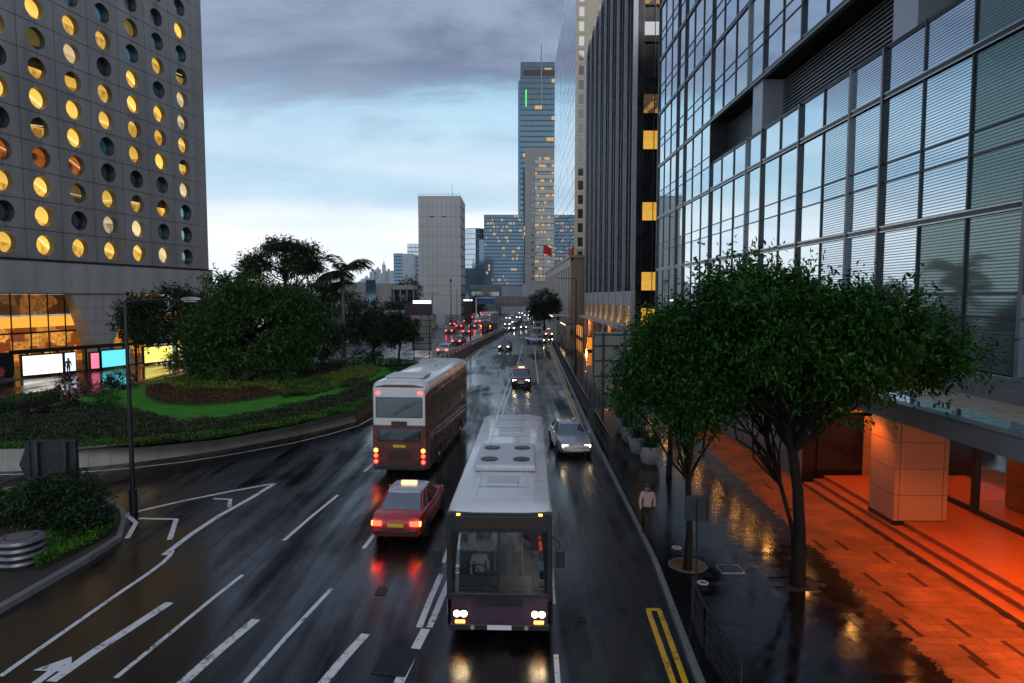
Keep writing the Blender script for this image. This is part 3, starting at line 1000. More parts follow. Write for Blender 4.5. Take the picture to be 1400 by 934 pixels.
pb = MB(); pb.quad((0.04, 0, 0), (2.08, 0, 0), (2.08, 0, 3.9), (0.04, 0, 3.9))
lp = pb.mesh('lobby_pane', M['clear'])
mb_ = MB(); mb_.box(-0.04, 0.04, -0.06, 0.06, 0.1, 8.2)
lm = mb_.mesh('lobby_mullion', M['black_metal'])
for i in range(-10, 9):
    x = -0.9 + 2.12 * i
    inst('lobby_mullion', lm, tower, (x, 3.0, 0))
    inst('lobby_pane', lp, tower, (x, 3.0, 0.15)); inst('lobby_pane', lp, tower, (x, 3.0, 4.25))
b = MB(); b.box(-36, 17, 2.94, 3.06, 4.06, 4.24); b.build('lobby_transom', M['black_metal'], tower)

# ================================================================== GLASS OFFICE BLOCK (right)
block = thing('glass_office_block', 'mirror-glass office block with louvred recess above the street trees', 'building', (16.0, 20.6, 0))
# local frame: x outwards is -X of world; build directly in offsets from (16, 20.6)
MW = 2.757
def wx(k): return k * MW
pane_cells = []
FLOORS = [5.45, 11.03, 16.66, 22.20, 27.8, 33.4, 39.0]
SEG = [(0.0, 1.80), (1.86, 2.60), (2.66, 5.28)]
for fi, z0 in enumerate(FLOORS):
    for k in range(-4, 19):
        for si, (a, c) in enumerate(SEG):
            if fi == 2 and si > 0 and k < 12:
                continue
            pane_cells.append((fi, k, si, z0 + a, z0 + c))
def pane_mesh(h, m):
    b = MB(); b.quad((0, MW - 0.05, 0), (0, 0.05, 0), (0, 0.05, h), (0, MW - 0.05, h))
    return b.mesh('glass_pane', m)
PM = {}
scored = []
for (fi, k, si, z0, z1) in pane_cells:
    q = proj((16, 20.6 + wx(k + 0.5), (z0 + z1) / 2))
    vis = bool(q) and -40 < q[0] < 1440 and -60 < q[1] < 600
    scored.append((vis, (z1 - z0) * MW / (q[2] ** 2 if q else 9e9), fi, k, si, z0, z1))
scored.sort(key=lambda s: (not s[0], -s[1]))
restp = MB()
for i, (vis, sc, fi, k, si, z0, z1) in enumerate(scored):
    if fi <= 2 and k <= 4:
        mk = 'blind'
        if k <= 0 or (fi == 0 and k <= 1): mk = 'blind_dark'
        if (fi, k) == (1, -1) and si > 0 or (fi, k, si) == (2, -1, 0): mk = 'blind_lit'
    else:
        mk = 'curtain2' if (fi + k + si) % 3 == 0 or si == 2 else 'curtain'
    if i < 300:
        key = (round(z1 - z0, 3), mk)
        if key not in PM: PM[key] = pane_mesh(z1 - z0, M[mk])
        inst('glass_pane', PM[key], block, (0, wx(k), z0), rot=(random.uniform(-0.001, 0.001), random.uniform(-0.0022, 0.0022), random.uniform(-0.0022, 0.0022)))
    else:
        restp.quad((0, wx(k) + MW - 0.05, z0), (0, wx(k) + 0.05, z0), (0, wx(k) + 0.05, z1), (0, wx(k) + MW - 0.05, z1))
tag(restp.build('far_glass_panes', M['curtain'], block), kind='stuff')
THICK = {0, 3, 4, 6, 8, 9, 12, 15, 16, 19, -3}
def vbar(k, z0, z1, w, d, m, name='mullion'):
    b = MB(); b.box(-d, 0.06, -w / 2, w / 2, z0, z1)
    b.build(name, m, block, (0, wx(k), 0))
for k in range(-4, 20):
    th = k in THICK
    w, d = (0.17, 0.16) if th else (0.085, 0.07)
    mm = M['grey_metal'] if (th and k in (0, 4, 9)) else M['dark_metal']
    if k < 12:
        vbar(k, 5.3, 18.6, w, d, mm); vbar(k, 22.05, 44.6, w, d, mm)
    else:
        vbar(k, 5.3, 44.6, w, d, mm)
    if th and k in (3, 6, 8, 12, 15):
        vbar(k, 5.3, 18.6 if k < 12 else 44.6, 0.035, d + 0.012, M['steel'], 'mullion_trim')
for z0 in FLOORS:
    segs = [(-4, 19)]
    for za, zb, dd in ((z0 - 0.29, z0 - 0.02, 0.10), (z0 + 1.80, z0 + 1.86, 0.05), (z0 + 2.60, z0 + 2.66, 0.045)):
        a0, a1 = -4, 19
        if z0 == FLOORS[2] and za > z0 + 2: a0 = 12
        b = MB(); b.box(-dd, 0.05, wx(a0), wx(a1), za, zb)
        b.build('transom', M['dark_metal'], block)
    b = MB(); b.box(-0.125, -0.06, wx(-4), wx(19), z0 - 0.085, z0 - 0.03); b.build('transom_trim', M['steel'], block)
    b = MB(); b.box(-0.125, -0.06, wx(-4), wx(19), z0 - 0.30, z0 - 0.25); b.build('transom_trim', M['steel'], block)
b = MB(); b.box(0.08, 3.0, wx(-4), wx(19), 0.2, 18.50); b.box(3.0, 25, wx(-4), wx(19), 0.2, 44.6); b.box(0.08, 3.0, wx(-4), wx(19), 22.15, 44.6); b.box(0.08, 3.0, wx(12), wx(19), 18.5, 22.15)
b.build('core', M['joint_dark'], block)
# recess: soffit lip, louvres, clad columns
b = MB(); b.box(-0.22, 0.06, wx(-4), wx(12), 21.78, 21.92); b.build('recess_lip', M['grey_metal'], block)
b = MB(); b.box(0.0, 0.3, wx(-4), wx(12), 18.58, 18.70); b.build('recess_sill', M['dark_metal'], block)
lv = MB(); lv.box(0, 0.16, wx(-4), wx(12), 0, 0.085)
lvm = lv.mesh('louvre_slat', M['grey_metal'])
for i in range(14):
    inst('louvre_slat', lvm, block, (1.25, 0, 18.78 + i * 0.215))
for yc in (7.0, 23.2, -9.2):
    b = MB(); b.box(-0.03, 1.5, yc - 0.85, yc + 0.85, 18.62, 21.78); b.build('clad_column', M['column_grey'], block, bevel=0.02)
b = MB(); b.box(0.06, 2.9, wx(12) - 0.12, wx(12) - 0.02, 18.6, 22.1); b.build('recess_end', M['dark_metal'], block)
# upstand below the glazing
b = MB(); b.box(-0.35, 0.0, wx(-4), wx(19), 4.95, 5.28); b.build('upstand', M['fascia'], block)
b = MB(); b.box(-0.12, 0.0, wx(-4), wx(19), 5.285, 5.40); b.build('sill', M['grey_metal'], block)
b = MB(); b.box(-0.70, -0.36, wx(-4), wx(19), 4.62, 5.1); b.build('plinth', M['fascia'], block)

# canopy
canopy = thing('entrance_canopy', 'grey entrance canopy with stone and glass top over the steps', 'canopy', (11.7, 8.0, 4.2))
CY1 = 64.0
n = 16
for i in range(n):
    y0, y1 = i * CY1 / n, (i + 1) * CY1 / n
    b = MB(); b.box(0, 0.10, y0 + 0.006, y1 - 0.006, -0.02, 0.50); b.build('fascia_panel', M['fascia'], canopy)
    b = MB(); b.box(0.0, 0.40, y0 + 0.004, y1 - 0.004, 0.505, 0.55); b.build('edge_coping', M['grey_metal'], canopy)
M['canopy_glass'] = glassmat('canopy_glass', (0.85, 0.92, 0.95), 0.40, 0.04, (0.05, 0.08, 0.09))
M['canopy_stone'] = mat('canopy_stone', (0.40, 0.31, 0.22), 0.3, var=0.2, scale=2)
for i in range(40):
    y0, y1 = i * CY1 / 40, (i + 1) * CY1 / 40
    b = MB(); b.box(0.42, 1.45, y0 + 0.02, y1 - 0.02, 0.49, 0.52); b.build('glass_strip', M['canopy_glass'], canopy)
for i in range(20):
    y0, y1 = i * CY1 / 20, (i + 1) * CY1 / 20
    b = MB(); b.box(1.47, 3.60, y0 + 0.006, y1 - 0.006, 0.46, 0.50); b.build('stone_slab', M['canopy_stone'], canopy)
b = MB(); b.box(0.1, 4.2, 0, CY1, 0.05, 0.455); b.build('deck', M['joint_dark'], canopy)
for i in range(26):
    y0, y1 = i * CY1 / 26, (i + 1) * CY1 / 26
    b = MB(); b.box(0.11, 4.2, y0 + 0.008, y1 - 0.008, 0.0, 0.045); b.build('soffit_panel', M['soffit'], canopy)

# entrance floor, steps, column, walls
steps = thing('entrance_steps', 'three long stone entrance steps glowing orange below the canopy', 'steps', (12.15, 6.0, pave_h))
for i in range(3):
    x0 = 0.0 + i * 0.42
    for j in range(6):
        y0, y1 = j * 3.5, (j + 1) * 3.5
        if i == 2 and y1 > 21: y1 = 21
        b = MB(); b.box(x0, x0 + (0.44 if i < 2 else 3.8), y0 + 0.004, y1 - 0.004, -0.02 if i == 0 else i * 0.14 - 0.02, (i + 1) * 0.14)
        b.build('step_slab', M['terrazzo'], steps, bevel=0.012)
col = thing('granite_column', 'square pink granite column standing on the orange-lit steps', 'column', (12.66, 21.4, pave_h + 0.14))
CW, CD, CH = 1.76, 1.5, 3.95
b = MB(); b.box(0.03, CW - 0.03, 0.03, CD - 0.03, 0, CH); b.build('core', M['joint_dark'], col)
b = MB(); b.box(-0.02, CW + 0.02, -0.02, CD + 0.02, -0.12, 0.28); b.build('base', M['granite_black'], col)
zs = [0.285, 1.15, 2.03, 2.91, 3.94]
for i in range(4):
    z0, z1 = zs[i] + 0.010, zs[i + 1] - 0.010
    for (x0, x1) in ((0.0, 0.150), (0.170, 1.590), (1.610, CW)):
        b = MB(); b.box(x0, x1, 0, 0.03, z0, z1); b.build('granite_panel', M['granite'], col)
    b = MB(); b.box(0, 0.03, 0.032, CD, z0, z1); b.build('granite_panel', M['granite'], col)
    b = MB(); b.box(CW - 0.03, CW, 0.032, CD, z0, z1); b.build('granite_panel', M['granite'], col)
# wall beyond the steps: dark doorway, lit header, grey granite flank along the pavement
flank = thing('granite_wall', 'dark granite wall with black opening and orange-lit header by the steps', 'wall', (12.2, 27.4, pave_h))
for i in range(18):
    for j in range(3):
        b = MB(); b.box(0, 0.05, i * 2.4 + 0.005, (i + 1) * 2.4 - 0.005, j * 0.95 + 0.005, (j + 1) * 0.95 - 0.005)
        b.build('wall_panel', M['granite_grey'], flank)
b = MB(); b.box(0.052, 3.6, 0.1, 43, -0.1, 2.84); b.build('core', M['granite_black'], flank)
b = MB(); b.box(-0.04, 0.6, 0, 43.2, 2.86, 2.98); b.build('coping', M['granite_grey'], flank)
b = MB(); b.box(0.7, 2.6, 0.02, 0.06, 0.0, 2.84); b.build('opening', M['granite_black'], flank)
for x0, x1 in ((0.62, 1.28), (1.29, 1.95), (1.96, 2.9), (2.91, 3.7)):
    b = MB(); b.box(x0 + 0.004, x1 - 0.004, 0.0, 0.05, 3.0, 4.06); b.build('header_panel', M['granite'], flank)
for j in range(4):
    b = MB(); b.box(2.63, 3.75, 0.0, 0.05, 0.28 + j * 0.64, 0.28 + (j + 1) * 0.64 - 0.008); b.build('jamb_panel', M['granite'], flank)
b = MB(); b.box(0.65, 3.7, 0.06, 40, 2.99, 4.06); b.build('lintel_core', M['granite_black'], flank)
# shopfront behind the column
shop = thing('shopfront', 'dark glazed shopfront with black frames behind the granite column', 'shopfront', (15.95, 6.0, pave_h + 0.42))
pb = MB(); pb.quad((0, 0.04, 0.16), (0, 2.56, 0.16), (0, 2.56, 3.6), (0, 0.04, 3.6)); spm = pb.mesh('shop_pane', M['clear'])
fb = MB(); fb.box(-0.10, 0.10, -0.09, 0.09, 0, 3.65); sfm = fb.mesh('shop_post', M['black_metal'])
for i in range(8):
    inst('shop_pane', spm, shop, (0, i * 2.6 + 0.65, 0)); inst('shop_post', sfm, shop, (0, i * 2.6 + 0.65, 0))
b = MB(); b.box(-0.08, 0.08, 0, 21.3, 0.0, 0.14); b.build('sill_rail', M['black_metal'], shop)
M['shop_wall'] = mat('shop_back_wall', (0.16, 0.05, 0.025), 0.5, var=0.5, scale=0.7)
b = MB(); b.box(4.0, 4.1, 0, 21.4, 0, 3.7); b.box(0.1, 4.0, 0, 21.4, -0.05, 0.02); b.box(0.1, 4.0, 21.3, 21.4, 0, 3.7); b.build('interior', M['shop_wall'], shop)
b = MB(); b.box(0.8, 1.6, 9.2, 11.6, 0.02, 1.0); b.box(2.4, 3.0, 13.5, 17.5, 0.02, 1.9); b.build('display_counter', M['plastic'], shop)
for yy_, in ((10.4,), (16.0,)):
    b = MB(); b.box(2.0, 2.15, yy_ - 1.4, yy_ + 1.4, 2.85, 2.95); b.build('lamp_strip', M['cove'], shop)

# downlights below the canopy, each a real lamp
def downlight(x, y, energy, label, size=0.10):
    t = thing('downlight', label, 'lamp', (x, y, 4.195), group='downlights under the entrance canopy')
    b = MB(); b.lathe([(size + 0.03, 0.0), (size + 0.03, -0.03), (size, -0.03), (size, -0.005)], 16); b.build('ring', M['black_metal'], t)
    b = MB(); b.lathe([(size - 0.002, -0.006), (size - 0.004, -0.03), (size * 0.7, -0.055), (0.01, -0.07)], 16); b.build('bulb', M['down_lamp'], t)
    ld = bpy.data.lights.new('downlight_beam', 'SPOT')
    ld.energy = energy; ld.color = (1.0, 0.185, 0.018); ld.spot_size = math.radians(128); ld.spot_blend = 0.8; ld.shadow_soft_size = 0.08
    lo = bpy.data.objects.new('downlight_beam', ld); COL.objects.link(lo); lo.parent = t; lo.location = (0, 0, -0.12)
Y_D = [12.0, 15.5, 19.0, 22.6, 26.2, 30.4, 32.6, 34.8, 38, 42, 46, 51, 57]
for i, y in enumerate(Y_D):
    downlight(12.05, y, [1350, 900, 430, 230, 210, 60, 60, 60, 60, 60, 60, 60, 60][i], '%s small orange downlight from the near end of the canopy street edge' % ['first', 'second', 'third', 'fourth', 'fifth', 'sixth', 'seventh', 'eighth', 'ninth', 'tenth', 'eleventh', 'twelfth', 'thirteenth'][i])
for i, y in enumerate([13.5, 18.0, 23.6, 26.6]):
    downlight(14.6, y, [1000, 620, 330, 260][i], '%s orange downlight in the soffit between column and shopfront' % ['nearest', 'second', 'third', 'farthest'][i], 0.09)

# ================================================================== BUILDINGS FURTHER ALONG
M['fin'] = mat('bronze_fin', (0.10, 0.095, 0.105), 0.3, metal=0.7, var=0.15, scale=0.4)
M['fin_pale'] = mat('pale_fin', (0.42, 0.42, 0.46), 0.4, metal=0.4, var=0.1)
M['dark_clad'] = mat('dark_cladding', (0.014, 0.012, 0.012), 0.3, metal=0.2, var=0.25, scale=0.6)
M['band_lilac'] = mat('pale_spandrel', (0.33, 0.33, 0.38), 0.5, var=0.12, scale=0.8)
M['lit_amber'] = shopmat('lit_amber_room', (0.95, 0.55, 0.08), (0.60, 0.28, 0.03), 0.75, 0.15, 0.2)
M['lit_office'] = shopmat('lit_office_room', (0.9, 0.45, 0.10), (0.05, 0.025, 0.008), 0.8, 0.8, 1.2)
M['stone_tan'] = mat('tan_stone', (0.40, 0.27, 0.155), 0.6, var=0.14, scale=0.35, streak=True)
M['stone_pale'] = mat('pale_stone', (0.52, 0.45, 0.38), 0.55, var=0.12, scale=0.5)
M['stone_shadow'] = mat('tan_stone_painted_shade', (0.17, 0.11, 0.065), 0.6, var=0.2, scale=0.5)  # tan stone darkened: shade between the pilasters put into the colour
M['beige_clad'] = mat('beige_cladding', (0.42, 0.36, 0.26), 0.5, var=0.1, scale=0.3)

# --- dark finned tower
FX, FY0, FY1, FH = 15.4, 84.0, 137.0, 58.0
fin_t = thing('finned_tower', 'dark bronze office tower with close vertical fins and amber-lit end windows', 'building', (FX, FY0, 0))
b = MB(); b.box(0.25, 30, 0.3, FY1 - FY0, 0, FH); b.build('core', M['dark_clad'], fin_t)
nf = 24
pitch = (FY1 - FY0) / nf
fb = MB(); fb.box(-0.32, 0.24, -0.09, 0.09, 8.7, FH); fm = fb.mesh('fin', M['fin'])
fb = MB(); fb.box(-0.36, 0.24, -0.05, 0.05, 8.7, FH); fm2 = fb.mesh('fin', M['fin_pale'])
for i in range(nf + 1):
    inst('fin', fm2 if i % 3 == 0 else fm, fin_t, (0, i * pitch, 0))
gb = MB(); gb.quad((0.20, pitch - 0.10, 8.7), (0.20, 0.10, 8.7), (0.20, 0.10, FH), (0.20, pitch - 0.10, FH)); gm = gb.mesh('glass_bay', M['tint_glass'])
for i in range(nf):
    inst('glass_bay', gm, fin_t, (0, i * pitch, 0))
sb_ = MB(); sb_.box(-0.2, 0.24, 0.12, pitch * 3 - 0.12, 6.7, 8.65); sm_ = sb_.mesh('spandrel', M['band_lilac'])
for i in range(nf // 3):
    inst('spandrel', sm_, fin_t, (0, i * pitch * 3, 0))
ob = MB(); ob.box(-0.02, 0.2, 0.35, pitch * 3 - 0.35, 4.2, 6.7); om = ob.mesh('ground_window', M['lit_office'])
pbm = MB(); pbm.box(-0.35, 0.24, -0.22, 0.22, 0, 8.7); ppm = pbm.mesh('pier', M['stone_pale'])
for i in range(nf // 3 + 1):
    inst('pier', ppm, fin_t, (0, i * pitch * 3, 0))
    if i < nf // 3: inst('ground_window', om, fin_t, (0, i * pitch * 3, 0))
b = MB(); b.box(-1.4, 0.2, -0.3, FY1 - FY0, 3.7, 4.15); b.build('street_canopy', M['stone_pale'], fin_t)
# end wall facing the viewer
ew = MB(); ew.box(0.28, 1.0, 0.0, 0.28, 0, FH); ew.build('corner_strip', M['dark_clad'], fin_t)
lit_rows = {7: 'lit_amber', 9: 'lit_amber', 11: 'lit_amber', 12: 'lit_office', 5: 'lit_amber', 15: 'lit_office', 3: 'lit_office', 16: 'lit_office'}
wb = {}
for key in ('lit_amber', 'lit_office', 'tint_glass'):
    q = MB(); q.box(0, 1.28, 0, 0.12, 0, 2.3); wb[key] = q.mesh('end_window', M[key])
def zpx(py, Y): return CAM_H + (HORIZON - py) * Y / F_PX
lit_px = {397: 'lit_amber', 303: 'lit_amber', 208: 'lit_amber', 160: 'lit_office', 18: 'lit_office', 446: 'lit_amber', 113: 'tint_glass', 66: 'tint_glass', 256: 'tint_glass', 350: 'tint_glass'}
for py, key in lit_px.items():
    z = zpx(py, FY0)
    for x in (1.06, 2.44):
        inst('end_window', wb[key], fin_t, (x, 0.1, z))
for x in (0.98, 2.36, 3.74):
    b = MB(); b.box(x, x + 0.07, -0.02, 0.28, 0, FH); b.build('end_mullion', M['fin'], fin_t)
for k in range(12):
    z = zpx(397 - k * 47.4, FY0)
    b = MB(); b.box(0.3, 6, -0.01, 0.09, z - 0.22, z - 0.04); b.build('end_spandrel', M['dark_clad'], fin_t)

# --- tan stone hall with pilasters
hall = thing('stone_hall', 'low tan stone building with tall vertical pilasters and pale cornice', 'building', (12.9, 145.0, 0))
HL, HH = 113.0, 17.4
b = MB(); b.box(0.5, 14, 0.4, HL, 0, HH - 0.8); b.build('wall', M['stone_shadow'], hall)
np_ = 16
pp = HL / np_
q = MB(); q.box(0, 0.55, 0, pp * 0.50, 2.8, 14.6); qm = q.mesh('pilaster', M['stone_pale'])
q2 = MB(); q2.box(0.30, 0.6, 0, pp * 0.5 - 0.3, 3.0, 14.4); qm2 = q2.mesh('wall_bay', M['stone_tan'])
for i in range(np_):
    inst('pilaster', qm, hall, (0, i * pp, 0)); inst('wall_bay', qm2, hall, (0, i * pp + pp * 0.5 + 0.15, 0))
b = MB(); b.box(-0.05, 0.6, 0, HL, 14.6, 16.4); b.box(-0.05, 0.6, 0, HL, 0, 2.8); b.build('cornice', M['stone_pale'], hall)
b = MB(); b.box(-0.35, 14, -0.3, HL, 16.4, 17.0); b.build('roof_slab', M['beige_clad'], hall)
b = MB(); b.box(0, 14, 0, 0.39, 0.0, 16.38); b.build('end_wall', M['stone_tan'], hall)
for i in range(9):
    b = MB(); b.box(0.05, 14, -0.03, 0.0, 0.6 + i * 1.7, 2.24 + i * 1.7); b.build('stone_course', M['stone_tan'], hall)
for i in range(7):
    b = MB(); b.box(1.2 + i * 0.6, 1.26 + i * 0.6, 0.1, 0.16, 17.0, 18.1); b.build('roof_rail_post', M['black_metal'], hall)
b = MB(); b.box(0.8, 8, 0.1, 0.16, 18.05, 18.12); b.build('roof_rail', M['black_metal'], hall)

# --- white mirrored slab behind it
slabm = thing('mirror_slab_tower', 'tall bright mirror-glass slab tower with beige end wall', 'building', (18.9, 200.0, 0))
SL, SH = 98.0, 111.0
b = MB(); b.box(0.12, 16, 0.3, SL, 0, SH); b.build('core', M['joint_dark'], slabm)
rows_, cols_ = 26, 11
pw_, ph_ = SL / cols_, SH / rows_
g = MB(); g.quad((0.0, pw_ - 0.08, 0.08), (0.0, 0.08, 0.08), (0.0, 0.08, ph_ - 0.08), (0.0, pw_ - 0.08, ph_ - 0.08)); gme = g.mesh('glass_panel', M['mirror_white'])
for r in range(rows_):
    for c in range(cols_):
        inst('glass_panel', gme, slabm, (0, c * pw_, r * ph_), rot=(0, random.uniform(-0.004, 0.004), random.uniform(-0.004, 0.004)))
b = MB(); b.box(-0.1, 16, 0.0, 0.29, 0, SH + 0.6); b.build('end_wall', M['beige_clad'], slabm)
q = MB(); q.box(0, 1.5, -0.05, 0.02, 0, 2.7); qm = q.mesh('end_window', M['tint_glass'])
q2 = MB(); q2.box(-0.1, 3.2, -0.10, 0.0, 0, 0.25); qm2 = q2.mesh('end_ledge', M['beige_clad'])
for r in range(28):
    inst('end_window', qm, slabm, (0.9, 0, 2 + r * 4.2)); inst('end_ledge', qm2, slabm, (0, 0, 1.2 + r * 4.2))

# --- generic far tower with real windows
def far_tower(name, label, x0, x1, y0, depth, z1, mats, rows, cols, inset=0.0, lit=None, frac=0.0, z0=0.0, side=None, margin=0.16, single=True):
    """front face towards the viewer, windows as pieces"""
    t = thing(name, label, 'building', (x0, y0, 0))
    W = x1 - x0
    b = MB(); b.box(0, W, 0.05, depth, 0, z1); b.build('wall', mats[0], t)
    pw, ph = W / cols, (z1 - z0) / rows
    me, ml = None, None
    q = MB(); q.box(pw * margin / 2, pw * (1 - margin / 2), -0.06, 0.04, ph * 0.2, ph * 0.9)
    me = q.mesh('window', mats[1]); ml = q.mesh('lit_window', lit) if lit else None
    joined, jl = MB(), MB()
    count = 0
    r_ = random.Random(name + label)
    for r in range(rows):
        run = 0
        for c in range(cols):
            if run <= 0 and r_.random() < frac * 0.5: run = r_.randint(1, 3)
            on = ml and run > 0
            run -= 1
            if count < 300 and single:
                inst('window', ml if on else me, t, (c * pw, 0, z0 + r * ph)); count += 1
            else:
                (jl if on else joined).box(c * pw + pw * margin / 2, c * pw + pw * (1 - margin / 2), -0.06, 0.04, z0 + r * ph + ph * 0.2, z0 + r * ph + ph * 0.9)
    if joined.v: tag(joined.build('windows', mats[1], t), kind='stuff')
    if jl.v: tag(jl.build('lit_windows', lit, t), kind='stuff')
    if side:
        b = MB()
        for r in range(rows):
            for c in range(side):
                d0 = depth / side
                b.box(W - 0.04, W + 0.06, c * d0 + 0.2, (c + 1) * d0 - 0.2, z0 + r * ph + ph * 0.2, z0 + r * ph + ph * 0.9)
        tag(b.build('side_windows', mats[1], t), kind='stuff')
    return t
M['far_lit'] = emat('far_lit_window', (1.0, 0.70, 0.36), 0.5)
M['far_lit_warm'] = emat('far_lit_window_warm', (1.0, 0.55, 0.18), 0.6)
M['far_wall_blue'] = mat('far_wall_blue', (0.035, 0.07, 0.105), 0.5, var=0.15, scale=0.05)
M['far_wall_grey'] = mat('far_wall_grey', (0.24, 0.24, 0.24), 0.6, var=0.12, scale=0.06)
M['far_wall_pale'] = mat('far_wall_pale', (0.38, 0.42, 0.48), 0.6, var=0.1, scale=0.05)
M['far_band'] = mat('far_band_cream', (0.46, 0.42, 0.36), 0.6, var=0.1, scale=0.1)

def X_at(px, Y): return (px - CX) / F_PX * Y
# tall tower with antenna, glass
Y = 700.0
t = far_tower('antenna_tower', 'tall dark glass tower with rooftop mast and green light strip', X_at(711.5, Y), X_at(775, Y), Y, 45, zpx(94, Y), (M['far_wall_blue'], M['far_glass_dark']), 46, 20, lit=M['far_lit_warm'], frac=0.06, margin=0.16)
b = MB(); b.tube([(21.4, -0.6, zpx(150, Y)), (21.4, -0.6, zpx(115, Y)), (21.4, -0.6, zpx(70, Y))], [1.1, 0.9, 0.4], 6); b.build('mast', M['grey_metal'], t)
M['green_strip'] = emat('green_light_strip', (0.05, 1.0, 0.15), 1.0)
b = MB()
b.box(5.0, 6.3, -0.35, -0.07, zpx(152, Y), zpx(130, Y)); b.build('green_light', M['green_strip'], t)
b = MB(); b.box(-2.4, -0.02, 0.5, 40, 0, zpx(118, Y)); b.build('side_fin', M['far_glass_blue'], t)
b = MB(); b.box(3.0, 48.0, -0.3, -0.065, zpx(112, Y), zpx(104, Y)); b.build('plant_floor', M['black_metal'], t)
# banded building in front of it
Y = 640.0
t = thing('banded_office', 'grey office building with cream banded floors and lit windows', 'building', (X_at(718, Y), Y, 0))
W = X_at(775, Y) - X_at(718, Y)
b = MB(); b.box(0, W, 0.3, 24, 0, zpx(206, Y)); b.build('wall', M['far_wall_grey'], t)
x1 = X_at(731, Y) - X_at(718, Y)
q = MB(); q.box(0, W - x1, -1.0, 0.3, 0, 3.6); qm = q.mesh('floor_band', M['far_band'])
qw = MB(); qw.box(0, 1.5, 0.1, 0.32, 0, 2.2); qwl, qwd = qw.mesh('window', M['far_lit_warm']), qw.mesh('window', M['far_glass_dark'])
zz = zpx(385, Y); r_ = random.Random(3)
while zz < zpx(226, Y):
    inst('floor_band', qm, t, (x1, 0, zz))
    for k in range(11):
        inst('window', qwl if r_.random() < 0.28 else qwd, t, (x1 + 0.3 + k * 1.75, 0, zz + 4.1 + r_.choice((0, 0, 0.3))))
    zz += 7.0
q = MB(); q.box(0, 2.4, 0.1, 0.4, 0, 1.6); qm = q.mesh('stair_window', M['far_glass_dark'])
for k in range(16):
    inst('stair_window', qm, t, (x1 - 3.2, -0.1, 24 + k * 7.0))
# blue glass block with lit offices
Y = 520.0
far_tower('blue_office_block', 'blue glass office block speckled with small lit windows', X_at(662, Y), X_at(716, Y), Y, 40, zpx(295, Y), (M['far_wall_blue'], M['far_glass_blue']), 26, 40, lit=M['far_lit'], frac=0.12, margin=0.30)
# curved pale blue tower
Y = 560.0
t = thing('pale_blue_tower', 'pale blue glass tower with rounded top behind the grey tower', 'building', (X_at(649, Y), Y, 0))
for i in range(15):
    z0, z1 = i * 4.3, (i + 1) * 4.3 - 0.5
    b = MB(); b.lathe([(8.2, z0), (8.2, z1)], 18); b.build('glass_storey', M['far_glass_pale'], t)
    b = MB(); b.lathe([(8.3, z1), (8.3, z1 + 0.5)], 18); b.build('floor_edge', M['far_wall_pale'], t)
b = MB(); b.box(4, 9, -7, 10, 0, 55); b.build('service_core', M['far_glass_blue'], t)
b = MB(); b.box(-11, 9, -10, -8.6, 0, zpx(367, 550)); b.build('podium', M['far_glass_blue'], t)
# plain grey tower
Y = 280.0
gt = thing('grey_tower', 'windowless grey panelled tower with small roof masts beside the highway', 'building', (X_at(573, Y), Y, 0))
W, H_ = X_at(630.5, Y) - X_at(573, Y), zpx(271, Y)
M['tower_panel'] = mat('pale_grey_panel', (0.40, 0.41, 0.40), 0.55, var=0.10, scale=0.08, streak=True)
b = MB(); b.box(0.05, W, 0.06, 26, 0, H_ - 0.1); b.build('core', M['joint_dark'], gt)
nr, nc = 12, 9
q = MB(); q.box(0.035, W / nc - 0.035, 0, 0.07, 0.04, H_ / nr - 0.04); qm = q.mesh('wall_panel', M['tower_panel'])
for r in range(nr):
    for c in range(nc):
        inst('wall_panel', qm, gt, (c * W / nc, 0, r * H_ / nr))
q = MB(); q.box(0, 0.08, 0.15, 2.75, 0.6, H_ / nr - 0.3); qm = q.mesh('side_panel', M['far_wall_grey'])
for r in range(nr):
    for c in range(9):
        inst('side_panel', qm, gt, (W - 0.02, c * 2.88, r * H_ / nr))
b = MB(); b.box(5.0, 6.6, -0.05, 0.02, H_ - 8.6, H_ - 8.1); b.build('vent_slot', M['black_metal'], gt)
b = MB(); b.box(10.0, 11.6, -0.05, 0.02, H_ - 8.6, H_ - 8.1); b.build('vent_slot', M['black_metal'], gt)
b = MB(); b.box(-0.1, W + 0.1, -0.1, 26, H_ - 0.1, H_ + 0.3); b.build('parapet', M['tower_panel'], gt)
for k in range(16):
    h = random.choice([0.9, 1.1, 1.3, 2.2, 1.0])
    b = MB(); b.box(0, 0.08, 0, 0.08, 0, h); b.build('roof_post', M['black_metal'], gt, (k * W / 15.5, 0.3, H_ + 0.3))
b = MB(); b.box(0, W, 0.3, 0.36, H_ + 1.1, H_ + 1.17); b.build('roof_rail', M['black_metal'], gt)
b = MB(); b.tube([(W - 4.0, 6, H_ + 0.3), (W - 4.0, 6, H_ + 6.6)], [0.10, 0.05], 5); b.build('roof_mast', M['black_metal'], gt)
# far blue pair, left
Y = 1100.0
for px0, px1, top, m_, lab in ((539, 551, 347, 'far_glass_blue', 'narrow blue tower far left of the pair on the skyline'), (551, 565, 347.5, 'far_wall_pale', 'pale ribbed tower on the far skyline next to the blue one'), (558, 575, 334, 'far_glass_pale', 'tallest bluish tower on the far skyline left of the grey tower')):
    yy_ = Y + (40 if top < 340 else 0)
    far_tower('skyline_tower', lab, X_at(px0, yy_), X_at(px1, yy_), yy_, 30, zpx(top, yy_), (M['far_wall_pale'] if 'pale' in m_ else M['far_wall_blue'], M[m_]), 14, 3, margin=0.08)
